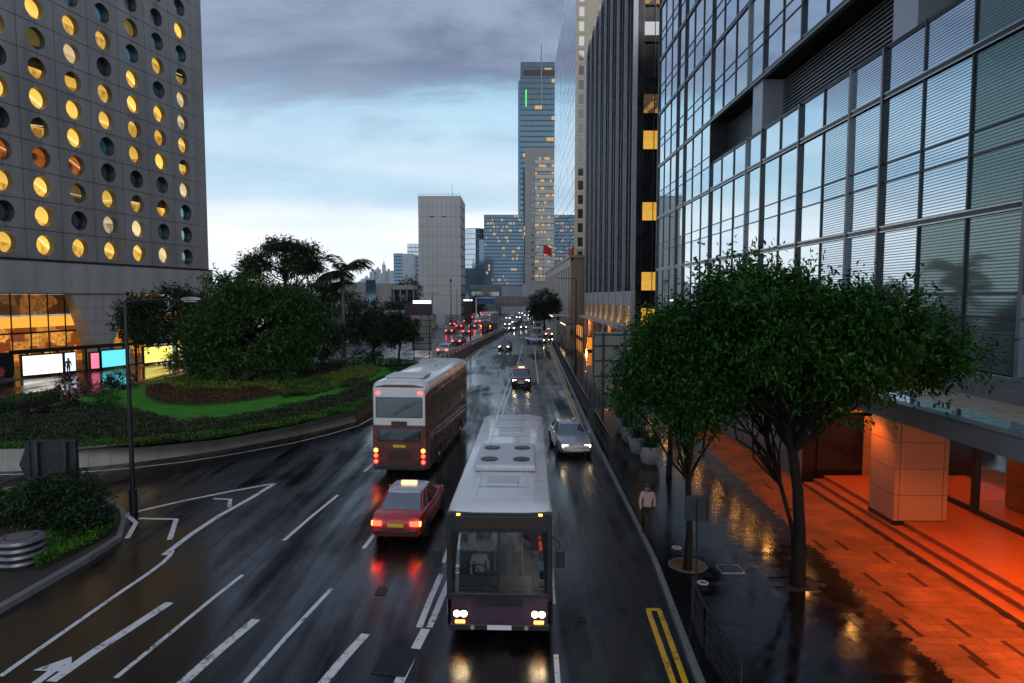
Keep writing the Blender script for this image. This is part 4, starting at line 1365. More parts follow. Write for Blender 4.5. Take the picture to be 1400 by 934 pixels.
# distant skyline row, pale in the haze
Y = 2300.0
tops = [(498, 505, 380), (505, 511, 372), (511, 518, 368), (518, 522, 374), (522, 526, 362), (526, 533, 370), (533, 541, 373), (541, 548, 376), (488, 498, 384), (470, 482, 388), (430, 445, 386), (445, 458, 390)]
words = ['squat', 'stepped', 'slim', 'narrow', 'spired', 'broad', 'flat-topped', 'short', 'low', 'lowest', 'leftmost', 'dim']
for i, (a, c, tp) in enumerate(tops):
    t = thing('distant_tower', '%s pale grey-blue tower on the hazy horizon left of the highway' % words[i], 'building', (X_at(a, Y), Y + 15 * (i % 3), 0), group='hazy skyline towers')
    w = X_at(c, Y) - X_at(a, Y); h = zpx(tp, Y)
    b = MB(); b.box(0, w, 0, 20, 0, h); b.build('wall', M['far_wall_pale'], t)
    b = MB(); b.box(w * 0.3, w * 0.7, 4, 14, h, h + 7); b.build('roof_house', M['far_wall_pale'], t)
    if i == 4: b = MB(); b.tube([(w / 2, 9, h + 7), (w / 2, 9, h + 28)], [1.2, 0.3], 5); b.build('spire', M['far_wall_pale'], t)

# low buildings between the garden and the grey tower
Y = 190.0
low = thing('car_park_block', 'low concrete multi-storey block with open bays behind the palms', 'building', (X_at(440, Y), Y, 0))
W = X_at(566, Y) - X_at(440, Y)
M['low_conc'] = mat('stained_concrete', (0.24, 0.235, 0.225), 0.65, var=0.2, scale=0.25, streak=True)
b = MB(); b.box(0, 14.2, 0, 20, 0, zpx(386, Y)); b.build('left_wall', M['low_conc'], low)
b = MB(); b.box(13.0, 15.8, -0.6, 6, 0, zpx(383, Y)); b.build('stair_tower', M['far_glass_blue'], low)
b = MB(); b.box(15.8, 20.2, -0.2, 20, 0, zpx(388, Y)); b.build('right_wall', M['low_conc'], low)
for z0, z1 in ((zpx(396, Y), zpx(390, Y)), (zpx(419, Y), zpx(412, Y))):
    b = MB(); b.box(20.2, W, 0, 20, z0, z1); b.build('floor_slab', M['low_conc'], low)
for k in range(4):
    b = MB(); b.box(20.6 + k * 1.9, 20.9 + k * 1.9, 0.4, 0.8, 0, zpx(395, Y)); b.build('pillar', M['low_conc'], low)
b = MB(); b.box(20.2, W, 6, 6.3, 0, 11); b.build('back_wall', M['far_glass_dark'], low)
Y = 165.0
t = thing('flyover', 'low grey concrete flyover with parapet crossing behind the garden trees', 'flyover', (X_at(380, Y), Y, 0))
W = X_at(592, Y) - X_at(380, Y)
b = MB(); b.box(0, W, 0, 8, zpx(437, Y), zpx(430, Y)); b.build('deck', M['low_conc'], t)
for k in range(13):
    b = MB(); b.box(k * W / 13 + 0.04, (k + 1) * W / 13 - 0.04, -0.15, 0.15, zpx(430, Y), zpx(424, Y)); b.build('parapet_panel', M['white_rail'] if k % 2 else M['low_conc'], t)
for k in range(5):
    b = MB(); b.box(2 + k * 9, 3.2 + k * 9, 1, 3, 0, zpx(437, Y)); b.build('column', M['low_conc'], t)
# wide billboard with lit top strip
Y = 150.0
t = thing('billboard', 'dark purple billboard with glowing white strip along its top', 'billboard', (X_at(553, Y), Y, 0))
W = X_at(591, Y) - X_at(553, Y)
M['board_purple'] = mat('billboard_purple', (0.035, 0.012, 0.03), 0.4, var=0.5, scale=0.8)
M['strip_white'] = emat('billboard_light', (1.0, 0.80, 0.92), 2.2)
b = MB(); b.box(0, W, 0, 0.5, zpx(431, Y), zpx(415.5, Y)); b.build('board', M['board_purple'], t)
b = MB(); b.box(2.0, W - 0.3, -0.1, 0.4, zpx(415, Y), zpx(411, Y)); b.build('light_strip', M['strip_white'], t)
for x in (1.0, W - 1.0):
    b = MB(); b.box(x, x + 0.25, 0.1, 0.4, 0, zpx(431, Y)); b.build('post', M['black_metal'], t)
t = thing('white_hoarding', 'pale blank panel standing right of the dark purple billboard', 'panel', (X_at(596, 170), 170, 0))
b = MB(); b.box(0, 2.3, 0, 0.2, 0.6, zpx(412, 170)); b.build('board', M['far_wall_pale'], t)
b = MB(); b.box(0.2, 0.4, 0.2, 0.4, 0, 0.6); b.box(1.9, 2.1, 0.2, 0.4, 0, 0.6); b.build('post', M['black_metal'], t)
t = thing('lit_sign_box', 'dark roadside box with glowing white top left of the footbridge', 'sign', (X_at(635, 180), 180, 0))
b = MB(); b.box(0, 2.0, 0, 0.8, 0.8, zpx(412, 180)); b.build('box', M['black_metal'], t)
b = MB(); b.box(-0.2, 2.1, -0.1, 0.8, zpx(411.5, 180), zpx(409.5, 180)); b.build('light_strip', M['strip_white'], t)
b = MB(); b.box(0.9, 1.1, 0.3, 0.5, 0, 0.8); b.build('post', M['black_metal'], t)
# blue gantry sign
Y = 215.0
t = thing('gantry_sign', 'blue road gantry sign at the left end of the footbridge', 'sign', (X_at(654, Y), Y, 0))
W = X_at(676, Y) - X_at(654, Y)
M['sign_blue'] = mat('sign_blue', (0.012, 0.06, 0.22), 0.4, var=0.15)
b = MB(); b.box(0, W, 0, 0.2, zpx(416, Y), zpx(408.5, Y)); b.build('board', M['sign_blue'], t)
b = MB(); b.box(-0.8, W + 0.3, 0.2, 0.5, zpx(407.7, Y), zpx(406.6, Y)); b.build('beam', M['white_rail'], t)
b = MB(); b.box(-0.9, -0.5, 0.2, 0.6, 0, zpx(406.6, Y)); b.build('post', M['white_rail'], t)
# footbridge
Y = 222.0
t = thing('footbridge', 'concrete footbridge with solid parapet crossing the road far ahead', 'footbridge', (X_at(676, Y), Y, 0))
W = X_at(742, Y) - X_at(676, Y)
b = MB(); b.box(0, W, 0, 4, zpx(419, Y), zpx(416, Y)); b.build('deck', M['concrete_dark'], t)
for k in range(9):
    b = MB(); b.box(k * W / 9 + 0.03, (k + 1) * W / 9 - 0.03, -0.08, 0.12, zpx(416, Y), zpx(405.5, Y)); b.build('parapet_panel', M['concrete_dark'], t)
for x in (0.5, W - 2.2):
    b = MB(); b.box(x, x + 0.9, 1.2, 2.6, 0, zpx(419, Y)); b.build('column', M['concrete_dark'], t)
# white low shed past the bridge
Y = 300.0
t = thing('white_shed', 'plain white flat-roofed block beyond the footbridge', 'building', (X_at(686, Y), Y, 0))
b = MB(); b.box(0, 9.5, 0, 12, 0, zpx(391, Y)); b.build('wall', M['far_wall_pale'], t)
b = MB(); b.box(-0.2, 9.7, -0.2, 12, zpx(391, Y), zpx(390, Y)); b.build('roof', M['far_wall_grey'], t)
b = MB(); b.box(9.5, 11, 0.5, 12, 0, zpx(389, Y)); b.build('annex', M['white_rail'], t)
t = thing('brown_block', 'low brown building between the grey tower and the white shed', 'building', (X_at(640, Y), Y + 10, 0))
b = MB(); b.box(0, 15, 0, 12, 0, zpx(389, Y)); b.build('wall', M['far_wall_grey'], t)
b = MB(); b.box(1, 14, -0.2, 0, 8, 10); b.build('window_strip', M['far_glass_dark'], t)

# flag on the stone hall
t = thing('flag', 'red flag on a pole above the stone hall roof', 'flag', (X_at(742.5, 258), 258, 0))
b = MB(); b.tube([(0, 0, 16), (0, 0, zpx(330, 258))], [0.10, 0.06], 6); b.build('pole', M['grey_metal'], t)
M['flag_red'] = mat('flag_red', (0.62, 0.02, 0.02), 0.7, var=0.1)
b = MB()
z1, z0 = zpx(336, 258), zpx(348, 258)
pts = [[(0.1 + i * 0.32, 0.25 * math.sin(i * 1.1), z - i * i * 0.014) for i in range(11)] for z in (z0, z1)]
for i in range(10):
    b.quad(pts[0][i], pts[0][i + 1], pts[1][i + 1], pts[1][i])
b.build('cloth', M['flag_red'], t, smooth=60)

# ================================================================== VEGETATION
def leafmat(name, c_dark, c_lite, rough=0.38, trans=0.22, spec=0.3):
    m, nt, b = newmat(name)
    at = N(nt, 'ShaderNodeAttribute', attribute_name='var')
    col = nmix(nt, at.outputs['Fac'], c_dark, c_lite)
    setin(nt, b.inputs['Base Color'], col)
    b.inputs['Roughness'].default_value = rough
    b.inputs['Specular IOR Level'].default_value = spec
    tr = N(nt, 'ShaderNodeBsdfTranslucent')
    nt.links.new(col, tr.inputs[0])
    mx = N(nt, 'ShaderNodeMixShader'); mx.inputs[0].default_value = trans
    nt.links.new(b.outputs[0], mx.inputs[1]); nt.links.new(tr.outputs[0], mx.inputs[2])
    nt.links.new(mx.outputs[0], nt.nodes['Material Output'].inputs[0])
    return m
M['leaf_glossy'] = leafmat('glossy_leaf', (0.004, 0.026, 0.003), (0.034, 0.135, 0.010), 0.38, 0.20, 0.22)
M['leaf_dark'] = leafmat('dark_leaf', (0.006, 0.020, 0.007), (0.026, 0.066, 0.018), 0.42)
M['leaf_mid'] = leafmat('mid_leaf', (0.010, 0.040, 0.009), (0.060, 0.150, 0.026), 0.45)
M['leaf_yellow'] = leafmat('yellow_green_leaf', (0.075, 0.12, 0.014), (0.26, 0.33, 0.05), 0.5, 0.3)
M['leaf_red'] = leafmat('red_brown_leaf', (0.055, 0.022, 0.014), (0.19, 0.095, 0.040), 0.5, 0.3)
M['leaf_purple'] = leafmat('purple_leaf', (0.020, 0.008, 0.013), (0.055, 0.018, 0.028), 0.5)
M['leaf_bright'] = leafmat('bright_leaf', (0.028, 0.10, 0.010), (0.12, 0.30, 0.024), 0.45, 0.3)
M['leaf_cover'] = leafmat('ground_cover_leaf', (0.008, 0.028, 0.008), (0.085, 0.095, 0.038), 0.5)
M['leaf_grass'] = leafmat('grass_blade', (0.050, 0.27, 0.012), (0.11, 0.50, 0.028), 0.6, 0.4)

def leaf_mesh(name, pos, axis, size, m, aspect=0.42, var=None, fold=0.25):
    """pos (n,3) leaf bases, axis (n,3) unit directions, size (n,)"""
    n = len(pos)
    up = np.tile(np.array([0, 0, 1.0]), (n, 1)) + rng.normal(0, 0.45, (n, 3))
    side = np.cross(axis, up); side /= np.linalg.norm(side, axis=1, keepdims=True) + 1e-9
    nor = np.cross(side, axis)
    s = size[:, None]
    v = np.empty((n, 4, 3))
    mid = pos + axis * s * 0.45
    v[:, 0] = pos
    v[:, 1] = mid + side * s * aspect * 0.5 + nor * s * fold * aspect
    v[:, 2] = pos + axis * s - nor * s * 0.10
    v[:, 3] = mid - side * s * aspect * 0.5 + nor * s * fold * aspect
    me = bpy.data.meshes.new(name)
    me.vertices.add(n * 4); me.vertices.foreach_set('co', v.reshape(-1))
    tri = np.array([[0, 1, 2], [0, 2, 3]])
    idx = (np.arange(n)[:, None, None] * 4 + tri[None]).reshape(-1)
    me.loops.add(len(idx)); me.loops.foreach_set('vertex_index', idx.astype(np.int32))
    me.polygons.add(n * 2)
    me.polygons.foreach_set('loop_start', np.arange(0, n * 6, 3, dtype=np.int32))
    me.update(calc_edges=True)
    if var is None: var = rng.random(n)
    at = me.attributes.new('var', 'FLOAT', 'POINT')
    at.data.foreach_set('value', np.repeat(np.clip(var, 0, 1), 4).astype(np.float32))
    me.materials.append(m)
    return me

def unit(a): return a / (np.linalg.norm(a, axis=1, keepdims=True) + 1e-9)

def lump(p, seed):
    """cheap smooth pseudo noise in 0..1 used to open gaps in crowns"""
    r = np.random.default_rng(seed)
    k = r.normal(0, 1, (6, 3)); ph = r.uniform(0, 6.28, 6)
    s = np.zeros(len(p))
    for i in range(6): s += np.sin(p @ (k[i] * 1.3) + ph[i])
    return 0.5 + s / 7.0

def crown_mesh(blobs, n_clusters, per, size, m, seed, spread=0.4, shell=0.55, gap=0.33, droop=-0.15, aspect=0.42):
    P, A, S, V = [], [], [], []
    vol = np.array([bb[3] * bb[4] * bb[5] for bb in blobs]) ** (2 / 3)
    vol /= vol.sum()
    for bb, w in zip(blobs, vol):
        k = max(4, int(n_clusters * w))
        d = unit(rng.normal(0, 1, (k, 3)))
        r = shell + (1.04 - shell) * rng.random(k) ** 0.7
        r *= 1 + rng.normal(0, 0.07, k)
        c = np.array(bb[:3]) + d * np.array(bb[3:6]) * r[:, None]
        keep = lump(c * (2.2 / max(bb[3], 0.5)), seed) > gap
        c, d = c[keep], d[keep]
        k = len(c)
        cc = np.repeat(c, per, 0); dd = np.repeat(d, per, 0)
        twig = unit(rng.normal(0, 1, (k, 3)) + d * 1.1 + np.array([0, 0, 0.15]))
        tw = np.repeat(twig, per, 0)
        along = np.tile(np.linspace(0, 1, per), k)[:, None] * np.repeat(rng.uniform(0.5, 1.9, k) ** 1.3, per)[:, None]
        pos = cc + tw * along * spread + rng.normal(0, spread * 0.16, (k * per, 3))
        ax = unit(rng.normal(0, 0.75, (k * per, 3)) + tw * 0.7 + np.array([0, 0, droop]))
        P.append(pos); A.append(ax)
        S.append(size * rng.uniform(0.5, 1.35, k * per) * np.repeat(rng.uniform(0.75, 1.2, k), per))
        cv = np.repeat(rng.random(k), per)
        V.append(np.clip(cv * 0.75 + rng.random(k * per) * 0.35 + (rng.random(k * per) > 0.985) * 0.8, 0, 1.0) ** 1.6)
    return leaf_mesh('crown', np.vstack(P), np.vstack(A), np.concatenate(S), m, aspect, np.concatenate(V))

def limb_path(a, c, sag=0.12, n=5, seed=0):
    r = random.Random(seed)
    a, c = Vector(a), Vector(c)
    L = (c - a).length
    out = []
    for i in range(n):
        t = i / (n - 1)
        p = a.lerp(c, t)
        if 0 < i < n - 1:
            p += Vector((r.uniform(-1, 1), r.uniform(-1, 1), r.uniform(-0.3, 1) )) * sag * L * 0.5
        out.append(p)
    return out

def tree(name, label, base, trunk_pts, r0, r1, blobs, n_clusters, per, leaf, m, seed, group=None, twigs=3, cat='tree', **kw):
    t = thing(name, label, cat, base, group=group)
    b = MB()
    k = len(trunk_pts)
    b.tube(trunk_pts, [r0 * 1.35 if i == 0 else r0 + (r1 - r0) * i / (k - 1) for i in range(k)], 10)
    top = Vector(trunk_pts[-1])
    b.build('trunk', M['bark'], t, smooth=60)
    lb = MB()
    rr = random.Random(seed)
    for i, bb in enumerate(blobs):
        c = Vector(bb[:3])
        start = Vector(trunk_pts[-1 - (i % 2 if k > 2 else 0)])
        path = limb_path(start, c, 0.14, 6, seed + i)
        lb.tube(path, [r1 * (0.62 if len(blobs) < 15 else 0.36) * (1 - j / 6.5) + 0.012 for j in range(6)], 6)
        for j in range(twigs):
            d = Vector((rr.gauss(0, 1), rr.gauss(0, 1), rr.gauss(0.3, 0.7))).normalized()
            e = c + Vector((d.x * bb[3], d.y * bb[4], d.z * bb[5])) * 0.85
            lb.tube(limb_path(path[3 + j % 3], e, 0.16, 5, seed * 7 + i * 11 + j), [r1 * 0.26 * (1 - q / 5.5) + 0.008 for q in range(5)], 5)
    lb.build('limbs', M['bark'], t, smooth=60)
    o = bpy.data.objects.new('crown', crown_mesh(blobs, n_clusters, per, leaf, m, seed, **kw))
    COL.objects.link(o); o.parent = t; o['kind'] = 'stuff'
    return t

def layered(c, r, n, s0, s1, seed, flat=0.5, low=-0.55, hollow=0.35):
    """many small flattened leaf clumps spread over a dome"""
    q = random.Random(seed)
    out = []
    while len(out) < n:
        d = Vector((q.gauss(0, 1), q.gauss(0, 1), q.gauss(0, 1))).normalized()
        if d.z < low: continue
        k = hollow + (1 - hollow) * q.random() ** 0.5
        s = q.uniform(s0, s1)
        out.append((c[0] + d.x * r[0] * k, c[1] + d.y * r[1] * k, c[2] + d.z * r[2] * k, s, s * q.uniform(0.8, 1.1), s * flat * q.uniform(0.8, 1.3)))
    return out

# ---- street trees on the right pavement
base = G(940, 779, pave_h)
tree('street_tree', 'slim young street tree in a round soil pit beside the small grey sign', base, [(0, 0, 0), (0.03, 0, 1.2), (-0.02, 0.05, 2.6), (0.0, 0.1, 3.9)], 0.10, 0.07,
     layered((-0.1, 0.8, 5.5), (1.75, 1.7, 1.75), 30, 0.45, 0.95, 101, 0.55, -0.7) + [(0, 0.3, 4.6, 0.9, 0.9, 0.7)],
     4200, 10, 0.15, M['leaf_glossy'], 11, group='street trees on the right pavement', spread=0.40, gap=0.20, shell=0.2, twigs=2)
base = Vector((7.85, 17.6, pave_h))
tree('street_tree', 'large spreading street tree with thick trunk in front of the louvred glass', base, [(0, 0, 0), (0.02, 0, 1.4), (-0.05, 0.05, 2.6), (-0.2, 0.1, 3.6), (-0.3, 0.2, 4.3)], 0.17, 0.12,
     layered((-1.0, 0.4, 6.7), (2.0, 1.7, 2.0), 24, 0.5, 1.05, 102, 0.45, -0.5) + layered((1.1, 0.3, 6.35), (2.25, 1.8, 1.75), 20, 0.45, 0.95, 112, 0.36, -0.4) + layered((2.55, 0.2, 5.75), (1.25, 1.3, 1.05), 11, 0.35, 0.75, 113, 0.42, -0.35) + [(0.6, 0, 5.2, 1.0, 1.0, 0.4), (-2.7, 0.5, 5.5, 0.8, 0.8, 0.5), (0.2, 0.2, 6.3, 1.5, 1.2, 0.8)],
     8600, 11, 0.17, M['leaf_glossy'], 12, group='street trees on the right pavement', spread=0.50, gap=0.36, shell=0.15, twigs=2)
# second stem of the big tree seen beside its trunk
base = Vector((8.35, 18.9, pave_h))
tree('street_tree', 'leaning double-stemmed street tree behind the thick trunk', base, [(0, 0, 0), (-0.1, 0, 1.0), (-0.45, 0.1, 2.3), (-0.85, 0.2, 3.7)], 0.075, 0.055,
     layered((-2.0, 0.8, 5.9), (2.0, 1.7, 1.8), 28, 0.5, 0.95, 103, 0.45, -0.5),
     3900, 10, 0.16, M['leaf_glossy'], 13, group='street trees on the right pavement', spread=0.46, gap=0.34, shell=0.15, twigs=2)
base = Vector((6.9, 28.5, pave_h))
tree('street_tree', 'bushy street tree above the row of white pots', base, [(0, 0, 0), (0.05, 0, 1.2), (0, 0.05, 2.6), (0.1, 0.1, 3.6)], 0.11, 0.08,
     layered((0.25, 0.3, 5.1), (1.7, 1.6, 1.8), 22, 0.5, 0.9, 104, 0.5, -0.7),
     4000, 9, 0.17, M['leaf_glossy'], 14, group='street trees on the right pavement', spread=0.42, gap=0.20, shell=0.2, twigs=2)
# soil pit
t = thing('tree_pit', 'round brown soil pit at the foot of the slim street tree', 'tree pit', G(940, 773, pave_h))
b = MB(); b.lathe([(0.52, -0.03), (0.50, 0.012), (0.30, 0.022), (0.02, 0.03)], 22); b.build('soil', mat('orange_soil', (0.12, 0.065, 0.03), 0.8, var=0.5, scale=6, bump=0.6, bscale=40), t)
b = MB(); b.lathe([(0.56, -0.03), (0.56, 0.014), (0.52, 0.014), (0.52, -0.03)], 22); b.build('ring', M['granite_grey'], t)

# ---- potted shrubs
def potted(px, py, s, label, seed):
    t = thing('potted_shrub', label, 'potted plant', G(px, py, pave_h), group='white pots along the pavement')
    b = MB(); b.lathe([(0.28 * s, 0), (0.40 * s, 0.12 * s), (0.47 * s, 0.45 * s), (0.49 * s, 0.78 * s), (0.52 * s, 0.80 * s), (0.52 * s, 0.86 * s), (0.46 * s, 0.86 * s), (0.44 * s, 0.76 * s)], 22)
    b.build('pot', M['pot'], t, smooth=40)
    b = MB(); b.lathe([(0.445 * s, 0.76 * s), (0.3 * s, 0.80 * s), (0.02, 0.81 * s)], 16); b.build('soil', M['soil'], t)
    o = bpy.data.objects.new('foliage', crown_mesh([(0, 0, 1.0 * s, 0.44 * s, 0.44 * s, 0.26 * s), (0.1, 0, 1.15 * s, 0.3 * s, 0.3 * s, 0.2 * s)], 130, 7, 0.13 * s, M['leaf_mid'], seed, spread=0.16, gap=0.1, shell=0.2))
    COL.objects.link(o); o.parent = t; o['kind'] = 'stuff'
potted(888, 634, 1.0, 'nearest round white pot with a low clipped shrub', 31)
potted(873, 620, 1.0, 'second white pot from the viewer with a low shrub', 32)
potted(862, 605, 1.05, 'third white pot, half hidden behind the second', 33)
potted(851, 592, 1.1, 'farthest white pot with a tall leafy shrub by the big sign back', 34)

# ---- garden: beds
def bed(name, label, poly_px, n, size, m, z=LAWN_Z, h=0.3, group=None, aspect=0.5, cat='plants'):
    """leafy ground cover spread over a polygon given on the lawn"""
    P = np.array([(G(px, py, z).x, G(px, py, z).y) for px, py in poly_px])
    lo, hi = P.min(0), P.max(0)
    pts = np.empty((0, 2))
    while len(pts) < n:
        q = rng.uniform(lo, hi, (n * 2, 2))
        ins_ = np.zeros(len(q), bool)
        j = len(P) - 1
        for i in range(len(P)):
            c = ((P[i, 1] > q[:, 1]) != (P[j, 1] > q[:, 1])) & (q[:, 0] < (P[j, 0] - P[i, 0]) * (q[:, 1] - P[i, 1]) / (P[j, 1] - P[i, 1] + 1e-12) + P[i, 0])
            ins_ ^= c; j = i
        pts = np.vstack([pts, q[ins_]])
    pts = pts[:n]
    hh = h * (0.45 + 0.55 * lump(np.c_[pts, np.zeros(n)] * 1.6, 5))
    pos = np.c_[pts, z + hh * rng.uniform(0.3, 1.0, n)]
    ax = unit(np.c_[rng.normal(0, 0.7, (n, 2)), np.abs(rng.normal(0.55, 0.35, n))])
    var = np.clip(0.6 * lump(np.c_[pts, np.zeros(n)] * 3.1, 9) + 0.4 * rng.random(n), 0, 1) ** 1.4
    o = bpy.data.objects.new(name, leaf_mesh(name, pos, ax, size * rng.uniform(0.6, 1.3, n), m, aspect, var))
    COL.objects.link(o)
    tag(o, label, cat, group, 'stuff')
    # soil just under the leaves
    if cat == 'grass':
        return o
    b = MB(); b.add([(p[0], p[1], z + 0.03) for p in P], [list(range(len(P)))])
    s = b.build('bed_soil', M['soil'], o)
    return o
bed('ground_cover', 'dark green ground cover with pinkish tips along the front of the lawn', [(-60, 585), (0, 572), (60, 565), (100, 553), (165, 560), (195, 566), (245, 580), (330, 572), (400, 556), (450, 545), (488, 532), (540, 512), (566, 512), (520, 540), (478, 562), (400, 583), (300, 602), (200, 612), (100, 613), (0, 612), (-60, 612)], 42000, 0.15, M['leaf_cover'], h=0.34)
bed('yellow_bed', 'yellow-green foliage bed curving below the palms', [(385, 528), (430, 520), (470, 508), (500, 502), (522, 506), (508, 517), (470, 529), (430, 540), (390, 543), (365, 537)], 9000, 0.16, M['leaf_yellow'], h=0.42)
bed('silver_bed', 'blue-green foliage bed beside the yellow-green one', [(383, 531), (420, 523), (452, 517), (455, 532), (425, 541), (386, 545)], 3600, 0.16, M['leaf_mid'], h=0.46)
bed('red_bed', 'rust-brown foliage bed curving round the foot of the big tree', [(200, 530), (240, 524), (300, 532), (370, 528), (386, 541), (340, 549), (270, 556), (215, 552), (200, 543)], 9000, 0.15, M['leaf_red'], h=0.34)
bed('variegated_bed', 'pale yellow-green variegated plants below the big tree', [(225, 521), (290, 524), (350, 526), (380, 525), (376, 534), (320, 536), (250, 537), (225, 531)], 5000, 0.17, M['leaf_yellow'], h=0.55)
bed('purple_bed', 'dark purple foliage bed behind the yellow-green bed', [(430, 503), (470, 497), (485, 503), (460, 510), (420, 515), (400, 512)], 2600, 0.16, M['leaf_purple'], h=0.7)
bed('clipped_hedge', 'narrow clipped green hedge along the top of the curved wall', [(-60, 611), (100, 611), (200, 606), (300, 596), (400, 578), (480, 558), (540, 522), (548, 524), (484, 564), (400, 584), (300, 602), (200, 612), (100, 617), (-60, 618)], 12000, 0.10, M['leaf_bright'], h=0.42)
bed('low_shrubs', 'dark low shrubs along the back of the lawn on the left', [(-30, 560), (20, 552), (60, 543), (84, 540), (82, 550), (40, 560), (-30, 570)], 4200, 0.17, M['leaf_mid'], h=0.8)
# short grass over the lawn
bed('lawn_grass', 'short bright green grass of the garden lawn', [(-60, 580), (0, 562), (60, 556), (120, 550), (200, 532), (240, 524), (400, 530), (520, 505), (560, 503), (488, 534), (400, 558), (330, 574), (245, 582), (165, 563), (60, 572)], 60000, 0.075, M['leaf_grass'], h=0.05, aspect=0.25, cat='grass')

# ---- shrubs
def shrub(name, px, py, w, h, label, m, seed, z=LAWN_Z, n=260, leaf=0.12, group='clipped garden shrubs'):
    t = thing(name, label, 'shrub', G(px, py, z), group=group)
    b = MB(); b.tube([(0, 0, -0.02), (0.02, 0, h * 0.3), (0, 0.02, h * 0.6)], [0.05, 0.04, 0.02], 6); b.build('stem', M['bark'], t)
    o = bpy.data.objects.new('foliage', crown_mesh([(0, 0, h * 0.52, w / 2, w / 2, h / 2)], n, 8, leaf, m, seed, spread=0.15, gap=-1, shell=0.6, aspect=0.55))
    COL.objects.link(o); o.parent = t; o['kind'] = 'stuff'
shrub('round_shrub', 168, 532, 2.1, 1.35, 'wide dark round shrub left of the lamp post on the lawn', M['leaf_dark'], 41)
shrub('round_shrub', 152, 531, 1.0, 0.8, 'small dark shrub touching the left of the wide round one', M['leaf_dark'], 42, n=140)
shrub('round_shrub', 241, 506, 2.3, 1.8, 'clipped round ball shrub by the yellow light box', M['leaf_dark'], 43, n=320)
shrub('small_bush', 149, 556, 1.4, 1.0, 'loose small green bush in the middle of the lawn', M['leaf_mid'], 44, n=150)
shrub('purple_shrub', 95, 560, 1.3, 2.2, 'upright purple-leaved shrub at the edge of the ground cover', M['leaf_purple'], 45, n=240)
shrub('purple_shrub', 47, 570, 1.5, 0.95, 'low rounded purple shrub on the lawn at the far left', M['leaf_purple'], 46, n=220)
shrub('round_shrub', 5, 568, 1.2, 0.7, 'dark cushion shrub at the left edge of the lawn', M['leaf_dark'], 47, n=160)
shrub('round_shrub', 493, 501, 2.0, 1.6, 'left of two dark ball shrubs near the sign back', M['leaf_dark'], 48)
shrub('round_shrub', 513, 500, 1.7, 1.5, 'right of two dark ball shrubs near the sign back', M['leaf_dark'], 49)
shrub('round_shrub', 545, 507, 2.4, 1.1, 'low wide dark shrub at the foot of the grey sign back', M['leaf_dark'], 50)
shrub('round_shrub', 410, 513, 3.0, 1.9, 'rounded mid green shrub right of the big tree', M['leaf_mid'], 51, n=320)
shrub('small_bush', 485, 530, 2.2, 0.7, 'pale-tipped low bush on the strip of lawn by the brown wall', M['leaf_cover'], 52)
shrub('small_bush', 130, 542, 1.6, 0.9, 'reddish small bush behind the upright purple shrub', M['leaf_red'], 53, n=140)

# ---- garden trees
def gbase(px, py): return G(px, py, LAWN_Z)
tree('garden_tree', 'broad dense dark tree in the middle of the garden', gbase(345, 522), [(0, 0, 0), (0.1, 0, 1.5), (0, 0.1, 3.0), (0.2, 0, 4.2)], 0.32, 0.2,
     layered((0.2, 0, 4.6), (5.0, 3.4, 4.2), 62, 0.9, 1.8, 105, 0.5, -0.75, 0.5) + layered((-0.5, -0.8, 1.6), (5.6, 2.2, 1.2), 18, 0.8, 1.4, 106, 0.6, -0.6, 0.4),
     7500, 10, 0.30, M['leaf_mid'], 61, group='garden trees', spread=0.55, gap=0.22, shell=0.4, twigs=1)
tree('umbrella_tree', 'tall open tree with layered umbrella crown rising above the garden', gbase(392, 506), [(0, 0, 0), (-0.2, 0, 3), (0.1, 0.2, 6), (0, 0.1, 8.6)], 0.24, 0.14,
     layered((0, 0, 10.3), (4.0, 3.0, 2.7), 30, 0.6, 1.15, 107, 0.42, -0.35, 0.45),
     1900, 9, 0.28, M['leaf_dark'], 62, group='garden trees', spread=0.45, gap=0.20, shell=0.25, twigs=2)
tree('garden_tree', 'dark tree in front of the round-window tower left of the big one', gbase(262, 508), [(0, 0, 0), (0.1, 0, 1.6), (0, 0, 3.4)], 0.22, 0.14,
     layered((-1.0, 0, 4.9), (5.2, 2.6, 2.6), 38, 0.8, 1.5, 108, 0.5, -0.6, 0.4),
     3600, 9, 0.30, M['leaf_dark'], 63, group='garden trees', spread=0.5, gap=0.22, shell=0.3, twigs=1)
tree('garden_tree', 'dense dark tree right of the big garden tree below the palms', gbase(425, 499), [(0, 0, 0), (0.1, 0, 1.6), (0, 0, 3.0)], 0.2, 0.13,
     [(0, 0, 4.3, 2.4, 2.2, 1.9), (-2.2, 0, 4.0, 2.3, 2.2, 2.2), (1.4, 0, 2.6, 1.8, 1.8, 1.6), (-1.6, 0, 6.3, 1.9, 1.7, 1.2)],
     2600, 9, 0.34, M['leaf_dark'], 64, group='garden trees', spread=0.6, gap=0.24, shell=0.4)
tree('small_tree', 'small round-crowned tree with several stems before the highway', gbase(545, 497), [(0, 0, 0), (0.05, 0, 1.0), (0.2, 0, 1.9)], 0.13, 0.10,
     [(-1.0, 0, 3.3, 1.6, 1.6, 1.2), (0.9, 0, 3.6, 1.5, 1.5, 1.1), (-0.2, 0, 4.4, 1.5, 1.4, 0.8)],
     1500, 9, 0.28, M['leaf_dark'], 65, group='garden trees', spread=0.45, gap=0.3, shell=0.35)
